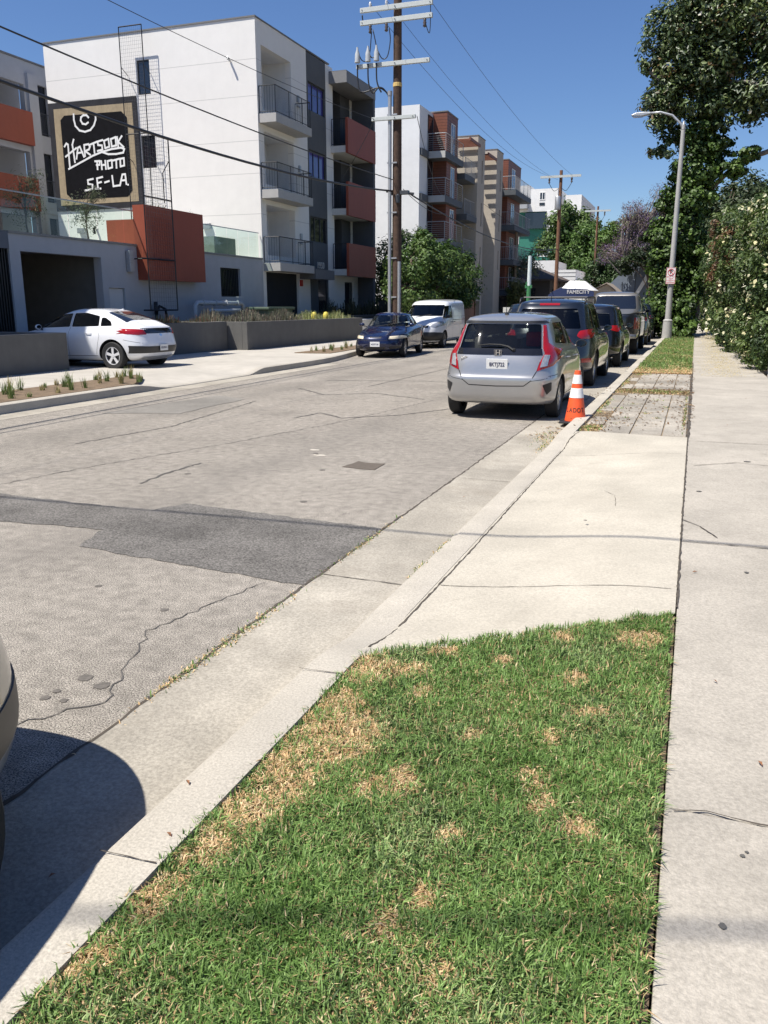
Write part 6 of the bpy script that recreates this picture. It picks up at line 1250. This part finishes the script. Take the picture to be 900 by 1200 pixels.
mb = MB(); [mb.box(PX-.32,PX+.05,PY-.2,PY-.12,z,z+.05) for z in (1.9,3.3,4.9,6.6,8.2)]; mb.build('conduit_bracket', grey_m, up)
MB().box(PX+.05,PX+.3,PY-.3,PY-.15,.15,.75).build('junction_box', grey_m, up, bevel=.01)
mb = MB(); mb.box(PX-.25,PX+.45,PY-.1,PY+.1,5.55,5.68); mb.tube([(PX-.35,PY-.2,5.66),(PX+.55,PY+.3,5.60)], .045, 6); mb.lathe([(.07,0),(.08,.25),(.03,.3)], (PX+.1,PY-.22,5.25), 'z', 10); mb.build('cable_clamp', dark_m, up)
def far_pole(loc, h, label, arm, r=.16, box=True):
    x, y = loc; e = empty('utility_pole', (x, y, 0), label, 'utility pole'); mb = MB(); mb.tube([(x,y,0),(x,y,h)], [r,r*.75], 12); mb.build('pole', pm('pole_wood_light', (.19,.095,.055), .9, .25, 10, .4, 30), e, smooth='auto')
    MB().box(x-arm, x+arm, y-.25, y-.15, h-.55, h-.38).build('crossarm', armp, e)
    for s in (-1, 1): mb = MB(); mb.lathe([(.03,0),(.09,-.1),(.05,-.25),(.09,-.35),(.02,-.4)], (x+s*arm*.55, y-.2, h-.55), 'z', 8); mb.build('insulator', MATS['insulator_brown'], e)
    mb = MB(); [cat_(mb, [(x+s*arm*.55,y-.2,h-.95),(x+s*arm*.3,y-.2,h-1.5),(x+s*.1,y-.2,h-1.3)], .02) for s in (-1, 1)]; mb.build('cables', plastic_k, e)
    if box: mb = MB(); mb.lathe([(.001,0),(.20,0),(.22,.1),(.22,.9),(.16,1.0),(.001,1.02)], (x-.1,y-.4,h-2.9), 'z', 16); mb.box(x-.02,x+.05,y-.3,y-.1,h-2.6,h-2.5); mb.build('transformer', grey_m, e, smooth='auto')
    return e
far_pole((-10.6, 68.6), 11.7, 'brown utility pole with grey transformer can standing over the white canopy tent', 1.55)
far_pole((-10.4, 93), 11.6, 'thin far utility pole in front of the dense green trees', 1.3, .13, False)
gp = empty('utility_post', (-10.6, 57.1, 0), 'post painted green below and white above, left of the second utility pole', 'post')
MB().lathe([(.17,0),(.16,.5),(.14,2.9)], (-10.6,57.1,0), 'z', 14).build('lower_post', pm('post_green', (.05,.20,.08), .5), gp); MB().lathe([(.135,2.9),(.12,4.8),(.001,4.82)], (-10.6,57.1,0), 'z', 14).build('upper_post', pm('post_white', (.62,.70,.70), .5), gp); mb = MB(); mb.box(-10.85,-10.4,57.0,57.2,2.75,2.95); mb.tube([(-10.75,57,2.95),(-10.75,57,3.15)], .05, 6); mb.build('bracket', MATS['post_green'], gp)
mb = MB(); mb.tube([(-15.2,75,0),(-15.2,75,8.2)], [.14,.11], 10); tag(mb.build('wooden_pole', pm('pole_wood_pale', (.22,.17,.12), .9, .2, 10)), 'plain thin wooden pole in front of the teal building', 'pole')
# overhead wires
def wire(P, Q, sag, r, label, seg=28, group=None):
    P, Q = Vector(P), Vector(Q); pts = [P.lerp(Q, i/seg) + Vector((0,0,-4*sag*(i/seg)*(1-i/seg))) for i in range(seg+1)]; mb = MB(); mb.tube(pts, r, 5); tag(mb.build('overhead_wire', pm('wire_black', (.018,.018,.02), .5), smooth=True), label, 'wire', group)
wire((-10.6,-4,6.3), (PX-.1,PY-.2,5.66), .95, .032, 'thick black overhead cable crossing the painted wall sign')
wire((-10.6,-4,6.5), (PX-.1,PY-.2,6.05), .42, .016, 'thin black overhead wire passing above the painted wall sign')
wire((-10.9,-4,13.0), (-10.95,PY-.25,11.88), .6, .006, 'faint wire running to the middle insulator of the nearest utility pole, over the roof')
wire((-11.4,-4,8.0), (-11.4,PY-.3,8.1), .6, .008, 'faint wire over the white roof to the lowest crossarm')
wire((-9.5,PY-.25,11.88), (-9.75,68.4,11.3), .5, .008, 'wire between the two utility poles, rightmost and highest')
wire((-11.6,PY-.25,11.88), (-11.5,68.4,11.3), .9, .008, 'wire between the two utility poles, leftmost at the first pole')
wire((-10.95,PY-.25,11.88), (-10.8,68.4,11.0), .8, .007, 'wire between the two utility poles, starting in the middle of the first crossarm')
wire((PX+.4,PY+.2,5.6), (-10.6,68.5,5.9), .7, .028, 'heavy communication cable sagging from the nearest pole towards the second pole')
wire((PX+.2,PY+.1,5.75), (-16.3,56.5,7.6), .3, .012, 'service drop from the nearest pole to the timber clad balconies')
wire((-9.8,PY-.25,8.1), (-16.6,57.5,8.9), .8, .012, 'service drop from the lowest crossarm to the white apartment block')
wire((-11.4,PY-.3,8.05), (-18.6,43.0,7.6), .2, .010, 'short wire from the lowest crossarm to the rust red balconies')
wire((-10.6,68.5,6.2), (-16.0,66.0,9.2), .3, .012, 'service drop from the second pole up to the beige tower')
wire((-10.6,68.5,8.6), (-10.4,93,8.6), .6, .02, 'cable between the second and third utility poles')
# wires over our heads (their shadows cross the road, drive, lawn and pavement)
wire((-18.6, 2.42, 6.75), (7.6, 3.36, 6.75), .15, .016, 'service wire crossing the street overhead, casting the shadow line over the drive')
wire((-18.6,-6.9, 9.15), (7.6,2.0, 9.15), .15, .016, 'thick cable crossing the street overhead, casting the soft shadow over the lawn')
mb = MB(); mb.tube([(7.6,1.2,0),(7.6,1.2,10)], [.17,.13], 10); mb.box(7.5,7.7,1.2,3.5,9.05,9.15); mb.box(7.5,7.7,1,3.5,6.55,6.65); tag(mb.build('utility_pole', poleb), 'wooden utility pole to the right of the camera, outside the picture', 'utility pole')
mb = MB(); mb.tube([(-10.6,-4,0),(-10.6,-4,13.4)], [.19,.14], 12); mb.box(-11.9,-9.3,-4.2,-4.1,12.85,13.0); tag(mb.build('utility_pole', poleb), 'wooden utility pole to the left behind the camera, outside the picture', 'utility pole')
# canopy tent with navy valance
ct = empty('canopy_tent', (-8.2, 60.5, 0), 'white peaked canopy tent with navy lettered front beyond the parked row', 'tent')
mb = MB(); mb.add([(-8.9,60,2.75),(-6.6,60,2.62),(-6.6,62.4,2.62),(-8.9,62.4,2.75),(-8.45,60.9,3.32),(-7.45,60.9,3.28),(-7.45,61.6,3.28),(-8.45,61.6,3.32)], [(0,1,5,4),(1,2,6,5),(2,3,7,6),(3,0,4,7),(4,5,6,7)]); mb.build('canopy', pm('tent_white', (.78,.78,.77), .7, .04, 4, trans=.2), ct, smooth=False)
arc = [(-9.75,2.45),(-9.4,2.72),(-8.9,2.92),(-8.4,2.85),(-7.8,2.86),(-7.1,2.82),(-6.65,2.65),(-6.65,2.2),(-9.75,2.2)]
MB().prism([(x,59.9,z-.12) for x,z in arc], (0,.04,0)).build('valance', pm('tent_navy', (.015,.03,.10), .7), ct)
MB().prism([(-9.8,59.95,2.3),(-9.35,59.95,2.62),(-8.9,59.95,2.86),(-8.6,59.95,2.6)], (0,1.6,0)).build('side_flap', pm('tent_grey', (.12,.12,.14), .8), ct)
text_mesh('lettering', 'FAMECITY', .34, pm('letter_white', (.5,.5,.52), .6), ct, face_ny(-7.7, 59.88, 2.52), .004, bold=.01)
mb = MB(); [mb.tube([(x,y,0),(x,y,2.5)], .025, 6) for x in (-9.6,-6.7) for y in (60.05,62.3)]; mb.build('tent_pole', grey_m, ct)
mb = MB(); mb.box(-12.6,-10.7,58.5,59.2,.13,1.5); tag(mb.build('retaining_wall', pm('block_white', (.5,.5,.48), .9, .2, 6, .4)), 'short whitewashed block wall at the foot of the green post', 'wall')
# chain link post at the right edge
fp = empty('fence_post', (1.70, 20.6, .1), 'weathered grey fence post at the right edge in the flowering hedge', 'post')
mb = MB(); mb.tube([(1.70,20.6,0),(1.70,20.6,1.42)], .075, 12); mb.lathe([(.08,0),(.085,.03),(.05,.08),(.001,.1)], (1.70,20.6,1.42), 'z', 12); mb.build('post', pm('post_weathered', (.42,.40,.37), .8, .15, 14, .4), fp, smooth='auto'); mb = MB(); mb.tube([(1.70,20.6,1.3),(3.6,20.9,1.3)], .025, 8); mb.tube([(1.70,20.6,.25),(3.6,20.9,.25)], .02, 8); mb.build('rail', grey_m, fp)
# pedestrian
def skin_fig(name, pts, edges, rad, m, parent, sub=2):
    me = bpy.data.meshes.new(name); me.from_pydata(pts, edges, []); o = link(bpy.data.objects.new(name, me)); me.materials.append(m); s = o.modifiers.new('k', 'SKIN'); s.use_smooth_shade = True
    for i, r in enumerate(rad): me.skin_vertices[0].data[i].radius = (r, r)
    me.skin_vertices[0].data[0].use_root = True; b_ = o.modifiers.new('s', 'SUBSURF'); b_.levels = sub; b_.render_levels = sub; apply(o); o.data.materials.clear(); o.data.materials.append(m); wp(o, parent); return o
px, py = .28, 96
pe = empty('person', (px, py, .12), 'distant person in dark top and white trousers on the right pavement', 'person')
J = [(0,0,.98),(0,.0,1.18),(0,0,1.40),(0,0,1.50),(0,-.02,1.60),(0,-.02,1.72), (-.19,0,1.40),(-.25,.03,1.14),(-.27,-.08,.92),(.19,0,1.40),(.25,-.03,1.14),(.27,.06,.92), (-.09,0,.92),(-.11,-.10,.52),(-.11,-.02,.09),(-.11,-.16,.05),(.09,0,.92),(.11,.06,.52),(.11,.20,.12),(.11,.10,.05)]
E_ = [(0,1),(1,2),(2,3),(3,4),(4,5),(2,6),(6,7),(7,8),(2,9),(9,10),(10,11),(0,12),(12,13),(13,14),(14,15),(0,16),(16,17),(17,18),(18,19)]; rd = [.14,.13,.15,.055,.10,.08,.06,.045,.035,.06,.045,.035,.09,.065,.045,.035,.09,.065,.045,.035]
off = lambda P: [(px+a, py+b_, .12+c) for a, b_, c in P]
skin_fig('body', off(J), E_, rd, pm('skin', (.45,.27,.19), .6), pe)
skin_fig('shirt', off([J[i] for i in (0,1,2,6,7,9,10)]), [(0,1),(1,2),(2,3),(3,4),(2,5),(5,6)], [.165,.155,.17,.085,.065,.085,.065], pm('shirt_dark', (.025,.03,.05), .8), pe)
skin_fig('trousers', off([J[i] for i in (0,12,13,14,16,17,18)]), [(0,1),(1,2),(2,3),(0,4),(4,5),(5,6)], [.15,.11,.085,.065,.11,.085,.065], pm('trousers_white', (.75,.75,.73), .8), pe)
skin_fig('hair', off([(0,.01,1.66),(0,.01,1.76)]), [(0,1)], [.105,.085], pm('hair_dark', (.02,.015,.01), .7), pe)

# ------------------------------------------------------------------ trees and hedges
G_mag = [(.024,.042,.012),(.04,.068,.018),(.065,.10,.026),(.10,.145,.04),(.028,.05,.014),(.15,.19,.06),(.13,.085,.03)]
G_ivy = [(.022,.042,.010),(.045,.085,.016),(.07,.125,.022),(.11,.18,.035),(.03,.055,.012)]
G_tree = [(.03,.06,.012),(.05,.10,.02),(.08,.14,.03),(.11,.17,.04),(.04,.07,.018)]
# big magnolia overhanging the pavement, trunk wrapped in ivy
MX, MY = -.75, 47.5
mg = empty('magnolia_tree', (MX, MY, .1), 'very tall magnolia with dark glossy leaves overhanging the right pavement', 'tree')
rng = random.Random(6); mb = MB()
mb.tube([(MX,MY,0),(MX-.1,MY,2.5),(MX+.1,MY,5),(MX+.15,MY,8),(MX+.5,MY,11),(MX+.8,MY,14.5),(MX+1.0,MY+.2,19)], [.42,.36,.33,.28,.24,.17,.06], 12)
for P, r in (([(MX+.1,MY,6.2),(MX+1.3,MY,7.7),(MX+2.4,MY-.2,8.6),(MX+3.6,MY-.3,9.0),(MX+4.8,MY-.4,10.0)],.20), ([(MX+.5,MY,11),(MX-.4,MY-.6,11.9),(MX-1.4,MY-.8,12.1),(MX-2.4,MY-1,12.8)],.12), ([(MX+.6,MY,12),(MX+1.8,MY-1.5,11.9),(MX+3.2,MY-1.9,11.4)],.11), ([(MX+.8,MY,14.5),(MX+2.2,MY-1.4,16.0),(MX+3.4,MY-1.6,16.1),(MX+4.2,MY-1.6,14.8)],.12), ([(MX+.6,MY,13),(MX-.6,MY,15),(MX-1.6,MY,17.5)],.12)):
    out = MB(); cat_(mb, P, r*.6, 7)
mb.build('trunk', twig_m, mg, smooth=True)
mb_blobs = [(-1.6,47,12.6,1.7,1.8,1.5),(-2.2,47,14.4,1.4,1.6,1.2),(-.6,47,15.2,2.2,2.0,1.8),(-.9,47.5,17.6,1.7,2,1.6),(.6,47.5,13.2,1.9,2,1.7),(-2.0,46.6,11.0,1.3,1.4,1.2),(-1.3,46.8,9.8,.9,1,.7),(1.2,48,16.6,2.2,2.2,2.0),(1.0,48,19.6,2.3,2.2,1.6),(3.2,47.5,17.4,2.4,2.4,2.0),(3.4,47,14.0,2.2,2.2,1.8),(2.0,46.8,11.5,1.7,1.7,1.2),(4.3,46.8,11.8,1.6,1.7,1.2),(5.4,47.5,14.6,2.0,2.0,1.8),(5.6,48,17.8,2.2,2.2,2.0),(3.5,48,20.4,2.4,2.2,1.6),(4.0,46.6,10.0,.9,1,.8),(5.2,46.8,9.4,1.3,1.2,.9),(-2.2,46.8,9.2,.7,.8,.7),(-.2,46.5,10.9,1.0,.9,.9),(.7,46.5,11.3,1.1,.9,.9),(.2,46.4,10.2,.7,.7,.6),(-2.9,47,13.2,.8,1,.8),(-2.6,46.8,11.9,.8,.9,.7),(6.8,47.5,12.6,1.8,1.6,1.4),(6.6,47.5,9.8,1.3,1.4,1.2),(4.6,45.8,13.2,1.6,1.4,1.5),(5.0,46,16.4,1.8,1.5,1.7),(2.4,46.2,13.4,1.5,1.3,1.5),(2.0,46.4,18.2,1.8,1.4,1.5),(4.2,46.2,19,1.8,1.4,1.5),(-.4,46.6,12.0,1.4,1.3,1.3),(1.0,46.3,15.0,1.6,1.3,1.4),(3.4,46.2,11.6,1.3,1.2,1.0),(6.4,46.4,11.2,1.2,1.2,.9),(6.0,46.2,9.0,.9,1,.8),(5.2,46.4,12.6,1.5,1.3,1.2),(-1.2,46.4,16.6,1.3,1.2,1.1)]
foliage('crown', mb_blobs, 125000, .215, G_mag, mg, glossleaf_m, seed=4, clumps=52, csize=.15, shell=.85, aspect=.46)
foliage('blossoms', mb_blobs, 90, .24, [(.75,.72,.60),(.7,.65,.5)], mg, petal_m, seed=9, clumps=20, csize=.22, shell=.2, aspect=.8, kind='stuff')
iv = empty('ivy', (MX, MY-.3, .1), 'thick bright ivy column climbing the magnolia trunk behind the street lamp', 'ivy')
ivb = [(-1.3,47,1.6,1.25,1.3,1.7),(-1.35,46.8,3.6,1.15,1.2,1.3),(-1.15,46.9,5.3,1.3,1.2,1.3),(-.7,46.9,6.8,1.4,1.2,1.0),(-.55,47,8.3,1.2,1.1,1.1),(-.6,47,9.8,.95,1,1.0),(-2.0,46.5,4.9,.8,.8,.5),(-2.1,46.6,3.6,.5,.6,.6),(.8,47,8.2,.9,.9,.55),(1.5,47,8.8,.8,.8,.45),(-.1,46.6,4.4,.7,.9,1.0),(-.2,46.6,2.4,.45,.9,1.2),(.2,47,9.4,.8,.9,.7),(-1.9,46.6,1.2,.7,.9,.8),(-.6,44.4,.6,.75,1.4,.5),(-.5,46,1.3,.5,1.2,1.0),(-1.9,47,6.6,.6,.6,.4)]
foliage('leaves', ivb, 42000, .155, G_ivy, iv, leaf_m, seed=5, clumps=40, csize=.13, shell=.5, aspect=.85, zmin=.1); mb = MB(); mb.tube([(MX-.3,MY-.35,0),(MX-.5,MY-.5,2.5),(MX-.2,MY-.3,5.5),(MX+.1,MY-.3,9)], [.12,.10,.08,.05], 8); mb.build('vine_stem', bark_m, iv, smooth=True)
# flowering hedges on the right
G_hedge = [(.024,.044,.012),(.042,.075,.019),(.07,.11,.028),(.115,.16,.042),(.032,.056,.014)]
def hedge(name, loc, blobs, n, nf, size, label, seed, extra=None, pal=G_hedge):
    e = empty(name, loc, label, 'hedge'); mb = MB(); rg = random.Random(seed)
    for b_ in blobs[::2]: mb.tube([(b_[0]+.3, b_[1], 0), (b_[0]+.25+rg.uniform(-.2,.2), b_[1]+.1, b_[2]*.6), (b_[0]+rg.uniform(-.2,.3), b_[1], b_[2]+b_[5]*.5)], [.07,.05,.02], 6)
    mb.build('stems', bark_m, e); foliage('leaves', blobs, n, size, pal, e, leaf_m, seed=seed, clumps=40, csize=.12, shell=.45, aspect=.5, zmin=.12)
    foliage('flowers', blobs, nf, size*.95, [(.70,.67,.44),(.66,.61,.34),(.74,.72,.54)], e, petal_m, seed=seed+40, clumps=60, csize=.05, shell=.06, aspect=.75, zmin=.15, kind='stuff')
    if extra: foliage('brown_twigs', extra, 2600, size*.9, [(.16,.085,.04),(.22,.12,.06),(.12,.07,.035)], e, leaf_m, seed=seed+80, clumps=14, csize=.14, kind='stuff')
    return e
hb1 = [(1.75,22.0,.9,.66,1.5,.95),(1.85,22.2,2.2,.82,1.5,1.0),(1.95,22.2,3.3,.9,1.5,.85),(2.9,22.5,3.7,1.0,1.4,.8),(2.8,22.3,2.2,1,1.3,1.2),(2.7,22.2,1,.9,1.2,1.0),(1.7,24.5,1.0,.72,1.5,1.0),(1.75,24.5,2.6,.92,1.5,1.1),(1.9,24.6,3.7,.95,1.5,.8),(1.65,27,1.2,.75,1.6,1.2),(1.7,27,2.9,.85,1.6,1.2),(1.9,27,4.1,.85,1.6,.7),(3,25,4.1,1.1,1.6,.7),(3.6,22.6,3.0,.8,1.2,1.2)]
hedge('flowering_hedge', (1.8, 24, .1), hb1, 90000, 2200, .09, 'tall hedge with cream blossoms spilling over the right pavement, nearest one', 21)
hb2 = [(1.2,31,1.1,.60,2,1.1),(1.25,31,2.9,.75,2,1.2),(1.3,31.5,4.0,.8,2,.8),(1.05,36,1.3,.62,2.6,1.3),(1.0,36,3.3,.8,2.6,1.4),(1.0,36,4.6,.75,2.4,.7),(.9,42,1.3,.6,3,1.3),(.85,42,3.6,.75,3,1.6),(.8,50,1.5,.55,4,1.5),(.8,50,3.6,.7,4,1.6),(.9,60,2.0,.6,5,2.0),(.9,72,2.0,.6,6,2.0),(2.0,36,3.8,1,4,1.6),(2.3,46,4,1,5,1.8)]
hedge('flowering_hedge', (1.1, 40, .1), hb2, 60000, 1700, .13, 'further hedge with brown dead twigs and few blossoms, seen left of the nearest hedge', 22, [(.75,35,4.2,.5,1.6,.6),(.72,34.5,3.0,.4,1.4,.8),(.95,33,3.6,.5,1.2,.7)])
# far trees
tree('tree', (-.2, 82, 0), [(1.4,84,9.2,3.0,3,3.0),(3.2,84,10.2,2.6,3,2.6),(.4,83,6.5,2.6,3,2.6)], 16000, .32, [(.035,.055,.022),(.055,.08,.03),(.08,.105,.045)], 'soft grey green tree seen between the ivy column and the hedge', r0=.3, seed=31, clumps=30)
tree('tree', (1.5, 120, 0), [(-1.2,120,3.0,2.8,3,3),(1.5,121,4,3,3,3.6),(-3.2,121,3.6,2,3,3)], 9000, .42, [(.02,.035,.014),(.035,.055,.02)], 'dark tree closing the view at the end of the right pavement', r0=.3, seed=32)
jb = [(-7.6,86,6.6,2.2,2.2,1.3),(-5.6,86,7.6,2.4,2.2,1.9),(-4.8,86,9.6,2.0,2,1.7),(-6.2,86,9.8,1.7,2,1.3),(-3.4,86,11.2,1.6,2,1.7),(-2.6,86,8.6,1.8,2,2.0),(-3.8,86,6.4,2,2,1.2)]
jc = tree('jacaranda_tree', (-4.6, 86, 0), jb, 17000, .16, [(.10,.07,.12),(.135,.085,.17),(.13,.095,.075),(.17,.13,.10),(.20,.13,.26),(.09,.07,.06)], 'hazy purple brown jacaranda with bare grey branches left of the ivy column', 'tree', r0=.28, seed=33, bark=twig_m, per=16, clumps=60, csize=.12, shell=.7, aspect=.3)
tree('tree', (-8.0, 92, 0), [(-9.6,92,3.6,2.0,2,2.0),(-7.6,92,4.2,2.0,2,1.7),(-6.4,90,3.8,1.6,1.8,1.2),(-9.3,92,5.6,1.6,2,1.3)], 13000, .25, [(.02,.042,.012),(.035,.07,.018),(.06,.11,.028)], 'dark low tree below the jacaranda, behind the thin far pole', r0=.2, seed=34)
fb = [(-17.2,112,8.4,2.6,3,2.6),(-16.4,112,11.4,2.2,3,2.3),(-14.2,112,10.6,2.2,3,2.2),(-17.8,112,5.6,1.8,2.5,1.6),(-15.4,112,8.0,2.2,3,2.0)]
tree('tree', (-3.6, 76.5, 0), [(-4.2,76.6,5.6,1.7,1.2,1.0),(-2.6,76.4,6.2,1.6,1.2,1.3),(-5.6,76.6,5.0,1.2,1.0,.8),(-1.2,76.2,4.6,1.2,1.2,2.0)], 9000, .2, [(.016,.03,.010),(.03,.05,.016),(.05,.08,.022)], 'dark shady tree overhanging the blue grey warehouse roof', r0=.12, seed=44)
tree('tree', (-15.6, 112, 0), fb, 17000, .38, G_tree, 'large leafy green tree behind the second utility pole', r0=.4, seed=35, clumps=34)
tree('tree', (-12.6, 106, 0), [(-12.4,106,8.6,2.3,2.6,2.2),(-12.8,106,5.4,2.4,2.6,2.2),(-10.6,106,9.2,1.9,2.4,1.6),(-13.4,106,3.0,1.6,2,1.6),(-10.8,106,6,1.9,2.4,2.2),(-11.2,104,3,1.8,2,2)], 19000, .34, [(.035,.075,.012),(.06,.12,.02),(.09,.16,.03),(.12,.19,.045)], 'bright green tree right of the second utility pole, before the jacaranda', r0=.35, seed=36, clumps=40)
tree('tree', (-8.2, 118, 0), [(-9.5,118,11.0,2.4,2.6,1.4),(-7.2,118,11.6,2.0,2.4,1.4),(-6.5,118,9.5,2,2,2)], 7000, .4, [(.08,.12,.03),(.12,.16,.045)], 'pale yellow green tree top above the jacaranda on the left', r0=.3, seed=37)
tree('tree', (-16.2, 76, 0), [(-16.0,76,4.5,1.7,1.6,1.6),(-14.4,77,5.2,1.3,1.6,1.2),(-17.2,76,6.0,1.0,1.4,.8)], 4200, .16, [(.10,.13,.06),(.14,.17,.09),(.08,.10,.05)], 'wispy olive green tree between the teal building and the second pole', r0=.12, seed=38, clumps=40, csize=.2, shell=.8)
tb = [(-12.7,38.4,2.5,1.3,1.4,1.2),(-12.9,40.2,3.6,1.4,1.5,1.3),(-12.9,42.6,3.7,1.4,1.6,1.25),(-12.6,44.8,3.3,1.4,1.6,1.3),(-12.6,46.9,2.9,1.2,1.5,1.1),(-12.7,41.5,2.3,1.3,2,1.0),(-12.7,44.5,2.1,1.3,2,.9),(-13.0,41.2,4.6,.9,1,.6)]
tree('tree', (-13.0, 42.5, .1), tb, 24000, .17, G_tree, 'broad sunlit green tree in front of the white block, right of the pole', r0=.16, seed=39, clumps=44, csize=.15, shell=.6)
tree('tree', (-18.2, 50.0, .1), [(-18.2,49.4,4.0,1.3,1.4,1.6),(-17.6,50.8,3.0,1.6,1.6,1.8),(-17.0,50.5,5.0,1.3,1.4,1.2),(-17.8,50,1.6,1.4,1.4,1.3)], 14000, .17, [(.02,.04,.012),(.035,.065,.018),(.05,.09,.024)], 'dark shaded tree in the gap between the two apartment blocks', r0=.14, seed=40)
tree('tree', (-14.6, 72, 0), [(-14.4,72,2.9,.8,.9,.9),(-14.6,72,1.8,.6,.7,.7)], 2600, .2, [(.09,.11,.03),(.13,.14,.05)], 'small palm like bush below the far dark balconies', 'plant', r0=.08, seed=41)
for k, (y, x, s, lb) in enumerate(((21.6, -19.7, 1.0, 'sparse young olive tree behind the glass railing, left of the red box'), (25.0, -20.2, .95, 'sparse young olive tree on the podium beside the red planter'), (29.4, -20.4, .9, 'sparse young olive tree rising behind the rust red box'), (31.0, -19.9, .62, 'small olive shrub behind the glass railing right of the red box'))):
    tree('olive_tree', (x, y, 3.6), [(x,y,4.6*1+.2,.55*s,.55*s,.75*s),(x+.1,y+.3,5.2*1 if s > .7 else 4.5,.4*s,.45*s,.5*s)], int(1500*s), .075, [(.09,.115,.06),(.14,.165,.09),(.06,.08,.04)], lb, r0=.03, seed=50+k, clumps=26, csize=.2, shell=.9, aspect=.25)
